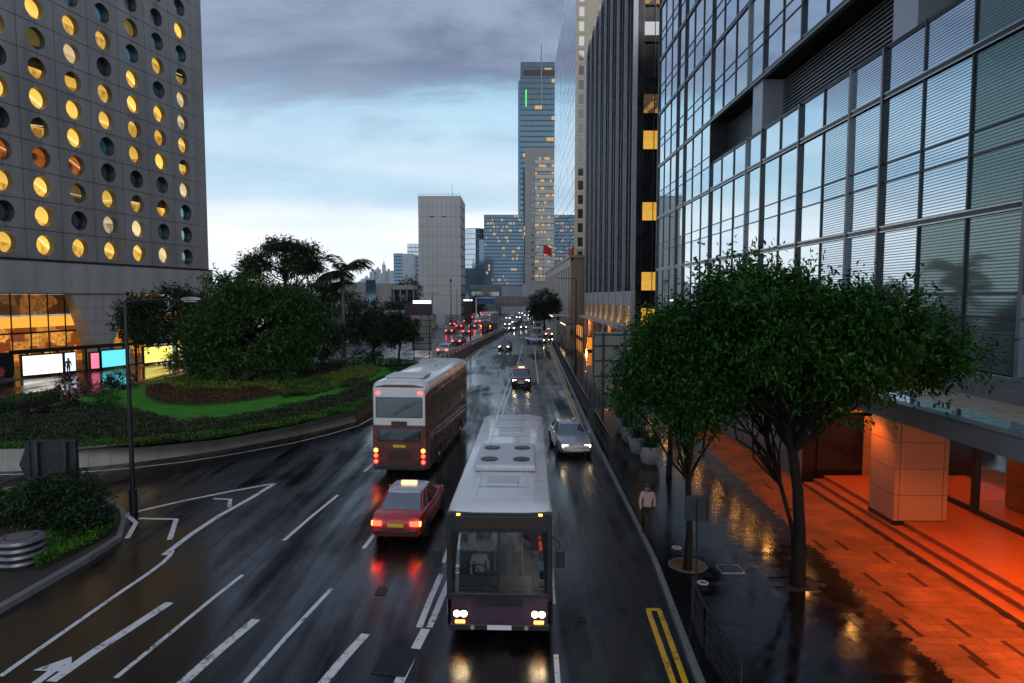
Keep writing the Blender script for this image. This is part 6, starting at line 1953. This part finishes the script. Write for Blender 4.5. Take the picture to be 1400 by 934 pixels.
def make_car(name, label, loc, rz, paint, roof=None, taxi=False, far=False, group='cars on the road', tall=0.0, head=True, tail=False, van=False):
    """front points to local +Y"""
    t = thing(name, label, 'taxi' if taxi else ('van' if van else 'car'), loc, rz, group)
    pm_ = PAINT[paint]
    st = [(-2.30, .70, .42, .80), (-2.24, .80, .30, .92), (-2.0, .84, .24, .985), (-1.45, .86, .21, .99), (-0.6, .87, .20, .955), (0.4, .87, .20, .94), (1.0, .865, .21, .93), (1.5, .85, .22, .87), (1.95, .81, .25, .80), (2.18, .76, .29, .74), (2.28, .66, .38, .64)]
    if van: st = [(-2.35, .82, .40, 1.0), (-2.30, .88, .30, 1.05), (-1.4, .90, .22, 1.06), (0.4, .90, .22, 1.05), (1.5, .89, .22, 1.02), (2.05, .86, .25, .95), (2.28, .80, .30, .85), (2.36, .72, .40, .72)]
    rings = []
    for y, w, zb, zt in st:
        half = [(w * .86, zb), (w * .98, zb + .10), (w, zb + .48 * (zt - zb)), (w * .985, zt - .13), (w * .94, zt - .03), (w * .80, zt + .005)]
        rings.append([(x, y, z) for x, z in half] + [(0, y, zt + .028)] + [(-x, y, z) for x, z in half[::-1]])
    b = MB(); b.loft(rings); body = b.build('body', pm_, t, smooth=42)
    # greenhouse
    if van:
        lo = [(-2.22, .80), (1.75, .80)]; hi = [(-2.02, .70), (0.75, .68)]; zb, zt = 1.03, 1.86 + tall
    else:
        lo = [(-1.78, .75), (1.10, .76)]; hi = [(-1.08, .585), (0.28, .59)]; zb, zt = .955, 1.405 + tall
    def gring(f, z, bulge=0):
        y0, w0 = lo[0][0] + (hi[0][0] - lo[0][0]) * f, lo[0][1] + (hi[0][1] - lo[0][1]) * f
        y1, w1 = lo[1][0] + (hi[1][0] - lo[1][0]) * f, lo[1][1] + (hi[1][1] - lo[1][1]) * f
        ym = (y0 + y1) / 2; wm = max(w0, w1) + .025
        return [(w0 * .93, y0 + .03, z), (w0, y0 + .16, z), (wm, ym, z), (w1, y1 - .18, z), (w1 * .90, y1 - .04, z), (0, y1 + .06, z), (-w1 * .90, y1 - .04, z), (-w1, y1 - .18, z), (-wm, ym, z), (-w0, y0 + .16, z), (-w0 * .93, y0 + .03, z), (0, y0 - .03, z)]
    b = MB(); b.loft([gring(-0.08, zb - 0.05), gring(0.5, (zb + zt) / 2), gring(1, zt)], caps=False); b.build('windows', M['vehicle_glass'], t, smooth=30)
    rp = PAINT[roof] if roof else pm_
    b = MB(); r0, r1 = gring(0.94, zt - .02), gring(1.0, zt + .03)
    r2 = [(x * .82, (y - (lo[0][0] + lo[1][0]) / 2 - 0) * .86 + (lo[0][0] + lo[1][0]) / 2 - 0.02, zt + .065) for x, y, z in gring(1.0, 0)]
    b.loft([r0, r1, r2]); b.build('roof', rp, t, smooth=45)
    # pillars
    for s in (-1, 1):
        for (f0, f1) in (((lo[1][1] * .95 * s, lo[1][0] - .12, zb - .04), (hi[1][1] * .96 * s, hi[1][0] - .10, zt)), ((lo[0][1] * s, lo[0][0] + .14, zb - .04), (hi[0][1] * s, hi[0][0] + .12, zt))):
            b = MB(); b.tube([f0, f1], 0.045, 5); b.build('pillar', pm_ if not far else rp, t)
        ym = (lo[0][0] + lo[1][0]) / 2 + 0.0
        b = MB(); b.tube([((lo[1][1] + .015) * s, ym + .1, zb - .04), ((hi[1][1] + .028) * s, ym - 0.02 + (0.1 if van else 0), zt)], 0.04, 5)
        b.build('pillar', pm_ if not far else rp, t)
    # wheels
    for y in (-1.40, 1.38):
        for s in (-1, 1):
            x = s * (0.755 if not van else 0.785)
            wb_ = MB(); wb_.lathe([(0.20, -0.10), (0.285, -0.105), (0.31, -0.07), (0.31, 0.07), (0.285, 0.105), (0.20, 0.10)], 18, (x, y, 0.31), 'X')
            w_ = wb_.build('wheel', M['rubber'], t, smooth=40)
            if not far:
                rb = MB(); rb.lathe([(0.205, 0.04), (0.20, 0.075), (0.09, 0.095), (0.02, 0.10)] if s > 0 else [(0.205, -0.04), (0.20, -0.075), (0.09, -0.095), (0.02, -0.10)], 16, (x, y, 0.31), 'X'); rb.build('rim', M['rim'], w_, smooth=40)
                ab = MB()
                pts = [(s * 0.868, y + 0.375 * math.cos(a), 0.31 + 0.375 * math.sin(a)) for a in [math.pi * k / 10 for k in range(11)]]
                ab.tube(pts, 0.022, 5); ab.build('wheel_arch', M['plastic'], t)
    k = -0.0
    yl = 2.22 if not van else 2.30
    for s in (-1, 1):
        b = MB(); b.box(*sorted((s * .42, s * .70)), yl - .10, yl + .035 if not van else yl + .03, .575, .70); b.build('headlight', M['head_far' if far else 'head_on'] if head else M['lamp_off'], t, bevel=0.015)
        b = MB(); b.box(*sorted((s * .46, s * .76)), -2.325 if not van else -2.37, -2.2, .66, .82); b.build('tail_light', M['tail_far' if far else 'tail_on'] if tail else mat_tail_off, t, bevel=0.012)
        if not far:
            b = MB(); b.box(*sorted((s * .84, s * 1.0)), lo[1][0] - .42, lo[1][0] - .30, zb - .02, zb + .13); b.build('mirror', pm_, t, bevel=0.02)
            b = MB(); b.box(*sorted((s * .80, s * .872)), .05, .26, .78, .81); b.build('door_handle', M['chrome'], t)
    b = MB(); b.box(-.66, .66, yl - .02, yl + .09, .36, .50); b.build('front_bumper', M['plastic'] if paint != 'silver' else pm_, t, bevel=0.03)
    b = MB(); b.box(-.70, .70, -2.40, -2.26, .40, .56); b.build('rear_bumper', M['plastic'], t, bevel=0.03)
    if not far:
        b = MB(); b.box(-.36, .36, yl + .0, yl + .045, .585, .68); b.build('grille', M['plastic'], t)
        b = MB(); b.box(-.26, .26, yl + .09, yl + .10, .38, .49); b.build('front_plate', M['plate_white'], t)
        b = MB(); b.box(-.26, .26, -2.335, -2.32, .63, .75); b.build('rear_plate', M['plate_yellow'], t)
        for s in (-1, 1):
            b = MB(); b.box(*sorted((s * .76, s * .80)), -2.27, -2.18, .66, .80); b.build('indicator', M['amber_on'] if tail else M['lamp_off'], t)
    if taxi:
        b = MB(); b.box(-.28, .28, -.45, -.30, zt + .06, zt + .20); b.build('roof_sign', M['taxi_lit'], t, bevel=0.03)
    return t
mat_tail_off = mat('tail_light_dark', (0.16, 0.008, 0.008), 0.25, var=0.05, coord='obj')

# road heading of the right-hand lanes (towards the viewer) and left lanes (away)
HR = math.atan2(0.03, 1.0)
def toward(px, py, z=0.0, d=0.0): return G(px, py, z), math.pi - HR + d
def away(px, py, slope): 
    return G(px, py), -math.atan2(slope, 1.0)

make_car('taxi', 'red taxi with silver roof driving away in the lane beside the double white line', (-3.55, 22.9, 0), -0.075, 'red', 'silver', taxi=True, tail=True, head=True, group='vehicles in the near lanes')
make_car('taxi', 'dark red taxi with headlights on coming up behind the white-roofed bus', (0.85, 59.5, 0), math.pi - HR, 'maroon', 'red', taxi=True, group='vehicles in the near lanes')
make_car('silver_car', 'silver car with headlights on pulling in by the right-hand kerb', (3.02, 34.2, 0), math.pi - HR + 0.10, 'silver', group='vehicles in the near lanes')
make_car('silver_car', 'silver car turned sideways across the lane near the bus shelter', (4.3, 112, 0), math.pi + 0.75, 'silver', group='vehicles in the near lanes')
make_car('taxi', 'red taxi waiting with headlights on at the lit taxi stop', (7.3, 131, 0), math.pi - 0.03, 'red', 'silver', taxi=True, group='vehicles in the near lanes')
make_car('dark_car', 'dark car with headlights on close to the barrier rail far ahead', (-1.0, 98, 0), math.pi - 0.09, 'black', group='vehicles in the near lanes')

# distant traffic
seqR = [(700, 452, 'black', 0), (716, 450, 'grey', 0), (734, 452, 'white', 1), (704, 443, 'white', 0), (718, 441, 'silver', 1), (733, 444, 'black', 0), (694, 446, 'grey', 0), (709, 436, 'silver', 0), (700, 434, 'white', 1), (720, 433, 'red', 0), (731, 436, 'grey', 0), (712, 430, 'white', 0), (703, 427, 'black', 0), (722, 427, 'silver', 0), (695, 437, 'silver', 0), (715, 424.5, 'white', 1), (706, 423, 'grey', 0), (727, 429, 'red', 0), (699, 424, 'silver', 0)]
words_c = {'black': 'black', 'grey': 'grey', 'white': 'white', 'silver': 'silver', 'red': 'red', 'blue': 'blue', 'maroon': 'maroon'}
ordinal = ['nearest', 'second', 'third', 'fourth', 'fifth', 'sixth', 'seventh', 'eighth', 'ninth', 'tenth', 'eleventh', 'twelfth', 'thirteenth', 'fourteenth', 'fifteenth', 'sixteenth', 'seventeenth', 'eighteenth', 'nineteenth', 'twentieth']
proto = {}
def far_vehicle(px, py, colr, van, d, group, label, head, tail):
    key = (colr, van, head, tail)
    p = G(px, py)
    if key not in proto:
        proto[key] = make_car('oncoming_car' if head else 'departing_car', label, p, d, colr, far=True, van=bool(van), group=group, head=head, tail=tail)
    else:
        o = copy_tree(proto[key]); o.location = p; o.rotation_euler.z = d; o['label'] = label
for i, (px, py, colr, van) in enumerate(sorted(seqR, key=lambda q: -q[1])):
    far_vehicle(px, py, colr, van, math.pi - 0.05 + random.uniform(-0.02, 0.02), 'oncoming traffic with headlights', '%s %s with headlights on, %s in the oncoming queue before the footbridge' % (words_c[colr], 'van' if van else 'car', ordinal[i]), True, False)
seqL = [(617, 456, 'black', 0), (640, 457, 'grey', 0), (630, 449, 'red', 0), (648, 449, 'black', 0), (621, 446, 'grey', 1), (640, 442, 'red', 0), (655, 442, 'white', 0), (665, 437, 'black', 0), (650, 436, 'red', 1), (672, 432, 'grey', 0), (660, 430, 'black', 0), (678, 428, 'red', 0), (668, 426, 'grey', 0), (684, 426, 'white', 1), (676, 423, 'black', 0), (610, 484, 'white', 0), (628, 471, 'grey', 0), (690, 427, 'silver', 0)]
for i, (px, py, colr, van) in enumerate(sorted(seqL, key=lambda q: -q[1])):
    far_vehicle(px, py, colr, van, -0.14 + random.uniform(-0.02, 0.02), 'departing traffic with tail lights', '%s %s with red tail lights, %s on the highway left of the barrier' % (words_c[colr], 'van' if van else 'car', ordinal[i]), False, True)

# --- buses
def bus_body_ring(y, W, H, z0, r=0.22, top=0.0, taper=1.0, split=1.15):
    w = W / 2 * taper
    right = [(w * 0.97, z0), (w, z0 + 0.12), (w, split), (w, H - r - 0.25), (w - 0.03, H - r), (w - 0.10, H - r * 0.45), (w - 0.26, H - 0.06), (w * 0.5, H - 0.005 + top)]
    return [(x, y, z) for x, z in right] + [(-x, y, z) for x, z in right[::-1]]
def wheel_set(t, W, ys, r=0.48):
    for y in ys:
        for s in (-1, 1):
            x = s * (W / 2 - 0.14)
            b = MB(); b.lathe([(0.28, -0.14), (r - 0.04, -0.145), (r, -0.10), (r, 0.10), (r - 0.04, 0.145), (0.28, 0.14)], 22, (x, y, r), 'X')
            w_ = b.build('wheel', M['rubber'], t, smooth=40)
            b = MB(); b.lathe([(0.285, 0.05 * s), (0.28, 0.12 * s), (0.14, 0.14 * s), (0.13, 0.17 * s), (0.02, 0.175 * s)], 18, (x, y, r), 'X'); b.build('rim', M['rim'], w_, smooth=40)
            ab = MB(); ab.tube([(s * (W / 2 + 0.004), y + (r + .09) * math.cos(a), r + (r + .09) * math.sin(a)) for a in [math.pi * k / 12 for k in range(13)]], 0.03, 5); ab.build('wheel_arch', M['plastic'], t)
M['bus_white'] = mat('bus_white', (0.62, 0.62, 0.63), 0.3, var=0.08, scale=1.0, coord='obj', coat=0.5)
M['bus_purple'] = mat('bus_plum', (0.060, 0.030, 0.055), 0.28, var=0.1, coord='obj', coat=0.7)
M['bus_maroon'] = mat('bus_maroon', (0.11, 0.028, 0.018), 0.28, var=0.1, coord='obj', coat=0.7)
M['roof_grey'] = mat('bus_roof_grey', (0.50, 0.50, 0.51), 0.4, var=0.1, coord='obj')
M['display_amber'] = emat('destination_glow', (1.0, 0.42, 0.05), 0.008)
M['interior_glow'] = emat('bus_interior_light', (0.95, 0.9, 0.75), 1.2)

# single-deck bus towards the viewer
L, W, H = 12.0, 2.5, 3.22
bus = thing('single_deck_bus', 'white-roofed single-deck bus with headlights on coming towards the viewer', 'bus', (-0.29, 14.75, 0), math.pi - HR, 'vehicles in the near lanes')
# local: front at y=0, body extends to -L
b = MB()
rings = [bus_body_ring(0.0, W, H - 0.16, 0.32, taper=0.955), bus_body_ring(-0.12, W, H - 0.05, 0.28, taper=0.985), bus_body_ring(-0.5, W, H, 0.28), bus_body_ring(-L + 0.4, W, H, 0.30), bus_body_ring(-L + 0.08, W, H - 0.04, 0.34, taper=0.985), bus_body_ring(-L, W, H - 0.14, 0.40, taper=0.95)]
n_ = len(rings[0])
seg = [1, 1, 0, 0, 0, 0, 0, 0, 0, 0, 0, 0, 0, 1, 1, 1]
b.loft(rings, mi=1, caps=False, seg_mi=seg)
b.add(rings[-1], [list(range(n_))], 1)
b.build('body', [M['bus_white'], M['bus_purple']], bus, smooth=40)
for s in (-1, 1):
    b = MB(); b.box(*sorted((s * 1.09, s * 1.215)), -0.14, 0.035, 1.0, 3.05); b.build('corner_pillar', M['plastic'], bus, bevel=0.03)
b = MB(); b.box(-1.16, 1.16, -0.16, 0.015, 2.60, 3.06); b.build('front_header', M['plastic'], bus, bevel=0.02)
b = MB(); b.box(-1.18, 1.18, -L + 0.3, -0.2, 0.5, 0.62); b.build('floor', M['plastic'], bus)
b = MB(); b.box(-1.1, 1.1, -0.75, -0.05, 0.62, 1.28); b.build('dashboard', M['plastic'], bus, bevel=0.06)
b = MB(); b.tube([(0.55 + 0.24 * math.cos(a), -0.62 + 0.09 * math.sin(a), 1.42 + 0.20 * math.sin(a)) for a in [math.pi * k / 8 for k in range(17)]], 0.018, 5); b.build('steering_wheel', M['rubber'], bus)
M['seat_cloth'] = mat('seat_cloth', (0.10, 0.03, 0.09), 0.8, var=0.2, coord='obj')
b = MB(); b.box(0.32, 0.80, -1.55, -1.05, 0.62, 1.10); b.box(0.32, 0.80, -1.62, -1.50, 1.0, 1.85); b.build('driver_seat', M['seat_cloth'], bus, bevel=0.04)
for k in range(7):
    for s in (-1, 1):
        b = MB(); b.box(*sorted((s * 0.28, s * 1.12)), -3.2 - k * 1.15, -2.75 - k * 1.15, 0.62, 1.05); b.box(*sorted((s * 0.28, s * 1.12)), -3.3 - k * 1.15, -3.18 - k * 1.15, 0.95, 1.72); b.build('passenger_seat', M['seat_cloth'], bus, bevel=0.04)
for x, y in ((-0.5, -1.9), (0.25, -2.5), (-0.25, -4.4)):
    b = MB(); b.tube([(x, y, 0.62), (x, y, 2.95)], 0.018, 6); b.build('grab_pole', M['plate_yellow'], bus)
for s in (-1, 1):
    b = MB(); b.box(*sorted((s * 0.55, s * 0.68)), -10.5, -1.2, 2.92, 2.95); b.build('ceiling_lamp', M['interior_glow'], bus)
M['screen'] = clearglass('tinted_windscreen', (0.55, 0.60, 0.60), 0.16)
# front: dark mask, windscreen, display, lights
b = MB(); b.box(-1.13, 1.13, -0.06, 0.035, 0.36, 1.18); b.build('front_panel', M['bus_purple'], bus, bevel=0.05)
b = MB()
nseg = 12
cols_w = []
for i in range(nseg + 1):
    f = -1 + 2 * i / nseg
    bulge = 0.10 * (1 - f * f) - (0.10 * max(0, abs(f) - 0.86) / 0.14)
    cols_w.append([(1.12 * f, 0.045 + bulge, 1.22), (1.105 * f, 0.04 + bulge, 1.7), (1.09 * f, 0.015 + bulge, 2.2), (1.07 * f, -0.03 + bulge, 2.62)])
for i in range(nseg):
    for j in range(3):
        b.quad(cols_w[i][j], cols_w[i + 1][j], cols_w[i + 1][j + 1], cols_w[i][j + 1])
b.build('windscreen', M['screen'], bus, smooth=60)
b = MB(); b.box(-1.04, 1.04, -0.10, 0.02, 2.66, 2.98); b.build('destination_box', M['plastic'], bus, bevel=0.02)
b = MB(); b.box(-0.85, 0.85, 0.02, 0.026, 2.73, 2.91); b.build('destination_display', M['display_amber'], bus)
for s in (-1, 1):
    b = MB(); b.box(*sorted((s * 0.74, s * 1.06)), 0.03, 0.065, 0.60, 0.80); hl = b.build('headlight_cluster', M['plastic'], bus, bevel=0.02)
    for dx in (0.82, 0.98):
        q = MB(); q.lathe([(0.075, 0.06), (0.075, 0.075), (0.03, 0.085)], 14, (s * dx, 0, 0.70), 'Y'); q.build('headlight', M['head_on'], hl)
    b = MB(); b.box(*sorted((s * 0.80, s * 1.02)), 0.032, 0.05, 0.47, 0.53); b.build('indicator', M['amber_on'], bus)
    b = MB(); b.tube([(s * 1.15, 0.0, 2.55), (s * 1.35, 0.28, 2.5), (s * 1.38, 0.30, 2.3)], 0.022, 6); b.build('mirror_arm', M['plastic'], bus)
    b = MB(); b.box(*sorted((s * 1.28, s * 1.48)), 0.26, 0.36, 1.92, 2.34); b.build('mirror', M['plastic'], bus, bevel=0.03)
    b = MB(); b.tube([(s * 0.1, 0.10, 1.2), (s * 0.62, 0.09, 1.95)], 0.012, 5); b.build('wiper', M['plastic'], bus)
b = MB(); b.box(-1.16, 1.16, -0.05, 0.075, 0.30, 0.46); b.build('bumper', M['plastic'], bus, bevel=0.03)
b = MB(); b.box(-0.28, 0.28, 0.076, 0.084, 0.33, 0.44); b.build('number_plate', M['plate_white'], bus)
b = MB(); b.box(-0.55, 0.55, 0.036, 0.045, 0.86, 1.06); b.build('front_grille', M['plastic'], bus)
for s in (-1, 1):
    for k in range(7):
        y1 = -0.75 - k * 1.55
        b = MB(); b.box(*sorted((s * 1.235, s * 1.262)), y1 - 1.46, y1, 1.32, 2.52); b.build('side_window', M['vehicle_glass'], bus, bevel=0.015)
wheel_set(bus, W, (-2.4, -8.6))
b = MB(); b.box(-0.85, 0.85, -5.6, -2.9, H + 0.0, H + 0.20); ac = b.build('roof_unit', M['roof_grey'], bus, bevel=0.08)
for k in range(4):
    q = MB(); q.lathe([(0.24, H + 0.2), (0.24, H + 0.225), (0.05, H + 0.23)], 14, (-0.45 if k % 2 else 0.45, -3.5 - 1.4 * (k // 2), 0)); q.build('fan', M['plastic'], ac)
for k, y in enumerate((-1.9, -8.2)):
    b = MB(); b.box(-0.40, 0.40, y - 0.45, y + 0.35, H - 0.01, H + 0.06); b.build('roof_hatch', M['roof_grey'], bus, bevel=0.03)
for x in (-0.62, 0.62):
    b = MB(); b.box(x - 0.02, x + 0.02, -L + 0.6, -0.7, H - 0.01, H + 0.018); b.build('roof_rib', M['bus_white'], bus)

for k in range(1, 8):
    b = MB(); b.box(-0.66, 0.66, -k * 1.5 - 0.008, -k * 1.5 + 0.008, H - 0.03, H + 0.001); b.build('roof_seam', M['plastic'], bus)
for s in (-1, 1):
    b = MB(); b.box(*sorted((s * 0.36, s * 0.372)), 0.034, 0.0365, 0.48, 1.17); b.build('panel_seam', M['plastic'], bus)
    b = MB(); b.lathe([(0.05, 0.07), (0.05, 0.09), (0.02, 0.095)], 12, (s * 0.62, 0, 0.38), 'Y'); b.build('fog_lamp', M['lamp_off'], bus)
    b = MB(); b.box(*sorted((s * 0.9, s * 0.98)), 0.0, 0.03, 3.0, 3.04); b.build('marker_lamp', M['amber_on'], bus)
b = MB(); b.box(-0.02, 0.02, 0.10, 0.155, 1.2, 2.64); b.build('windscreen_divider', M['plastic'], bus)
b = MB(); b.box(-1.14, 1.14, 0.0, 0.16, 1.14, 1.23); b.build('scuttle', M['plastic'], bus, bevel=0.02)

# the driver, seated behind the wheel
p = bus.matrix_basis @ Vector((0.56, -1.28, 0.30))
person('driver in a white shirt seated behind the bus windscreen', (p.x, p.y, 0.30), math.pi - HR, (0.55, 0.55, 0.56), (0.02, 0.02, 0.03), 1.5, 0.30, group='people in vehicles')

# double-deck bus going away
def double_decker(label, loc, rz, low_m, L=11.3, W=2.5, H=4.30, group='vehicles in the near lanes'):
    t = thing('double_deck_bus', label, 'bus', loc, rz, group)
    # local: rear at y=0, front at +L
    b = MB()
    rings = [bus_body_ring(0.0, W, H - 0.16, 0.42, taper=0.955, split=2.3), bus_body_ring(0.14, W, H - 0.04, 0.34, taper=0.985, split=2.3), bus_body_ring(0.5, W, H, 0.30, split=2.3), bus_body_ring(L - 0.5, W, H, 0.28, split=2.3), bus_body_ring(L - 0.1, W, H - 0.06, 0.30, taper=0.985, split=2.3), bus_body_ring(L, W, H - 0.22, 0.34, taper=0.95, split=2.3)]
    seg = [1, 1, 1, 0, 0, 0, 0, 0, 0, 0, 0, 0, 1, 1, 1, 1]
    b.loft(rings[::-1], mi=1, seg_mi=seg); b.build('body', [M['bus_white'], low_m], t, smooth=40)
    b = MB(); b.box(-1.16, 1.16, -0.012, 0.07, 2.32, 4.02); b.build('rear_upper_panel', M['bus_white'], t, bevel=0.05)
    b = MB(); b.box(-1.06, 1.06, -0.03, 0.06, 2.66, 3.6); b.build('upper_rear_window', M['vehicle_glass'], t, bevel=0.06)
    b = MB(); b.box(-0.95, 0.95, -0.03, 0.06, 1.62, 2.18); b.build('lower_rear_window', M['vehicle_glass'], t, bevel=0.05)
    b = MB(); b.box(-0.98, 0.98, -0.03, 0.05, 0.62, 1.45); eng = b.build('engine_door', low_m, t, bevel=0.03)
    for k in range(6):
        q = MB(); q.box(-0.55, 0.55, -0.045, -0.032, 0.74 + k * 0.085, 0.79 + k * 0.085); q.build('grille_slat', M['plastic'], eng)
    for s in (-1, 1):
        for z, m_ in ((0.72, 'tail_on'), (0.98, 'tail_on'), (1.22, 'amber_on')):
            q = MB(); q.lathe([(0.085, -0.02), (0.085, -0.05), (0.03, -0.06)], 14, (s * 1.06, 0, z), 'Y'); q.build('tail_light', M[m_], t)
        q = MB(); q.box(*sorted((s * 0.86, s * 1.02)), -0.04, -0.02, 3.72, 3.80); q.build('high_tail_light', M['tail_on'], t)
        for k in range(6):
            y0 = 0.55 + k * 1.76
            q = MB(); q.box(*sorted((s * 1.235, s * 1.262)), y0, y0 + 1.66, 2.62, 3.58); q.build('upper_window', M['vehicle_glass'], t, bevel=0.015)
        for k in range(5):
            y0 = 1.7 + k * 1.76
            q = MB(); q.box(*sorted((s * 1.235, s * 1.262)), y0, y0 + 1.66, 1.28, 2.10); q.build('lower_window', M['vehicle_glass'], t, bevel=0.015)
    q = MB(); q.box(-0.35, 0.35, -0.05, -0.032, 2.28, 2.52); q.build('route_display', M['display_amber'], t)
    q = MB(); q.box(-1.15, 1.15, -0.10, 0.1, 0.36, 0.56); q.build('rear_bumper', M['plastic'], t, bevel=0.03)
    q = MB(); q.box(-0.28, 0.28, -0.055, -0.045, 1.36, 1.48); q.build('number_plate', M['plate_yellow'], t)
    q = MB(); q.box(-0.9, 0.9, 1.0, 2.6, H - 0.01, H + 0.10); q.build('roof_unit', M['roof_grey'], t, bevel=0.05)
    q = MB(); q.box(-0.35, 0.35, 6.0, 6.7, H - 0.01, H + 0.05); q.build('roof_hatch', M['roof_grey'], t, bevel=0.02)
    wheel_set(t, W, (2.6, 8.6))
    return t
double_decker('white-topped double-deck bus with glowing red tail lights driving away', (-4.95, 28.6, 0), -0.088, M['bus_maroon'])
double_decker('dark double-deck bus far off on the highway beyond the barrier', G(664, 453), -0.13, M['bus_maroon'], group='vehicles on the highway')

# ================================================================== AIR
b = MB(); b.box(-1250, 1250, -90, 2560, -1.2, 275)
haze = tag(b.build('haze', None), 'thin pale rain haze filling the air over the whole street', 'haze', None, 'stuff')
hm = bpy.data.materials.new('haze_air'); hm.use_nodes = True
hn = hm.node_tree; hn.nodes.remove(hn.nodes['Principled BSDF'])
pv_ = hn.nodes.new('ShaderNodeVolumePrincipled')
pv_.inputs['Color'].default_value = (0.80, 0.88, 0.95, 1)
pv_.inputs['Density'].default_value = 0.00010
pv_.inputs['Anisotropy'].default_value = 0.2
hn.links.new(pv_.outputs[0], hn.nodes['Material Output'].inputs['Volume'])
haze.data.materials.clear(); haze.data.materials.append(hm)
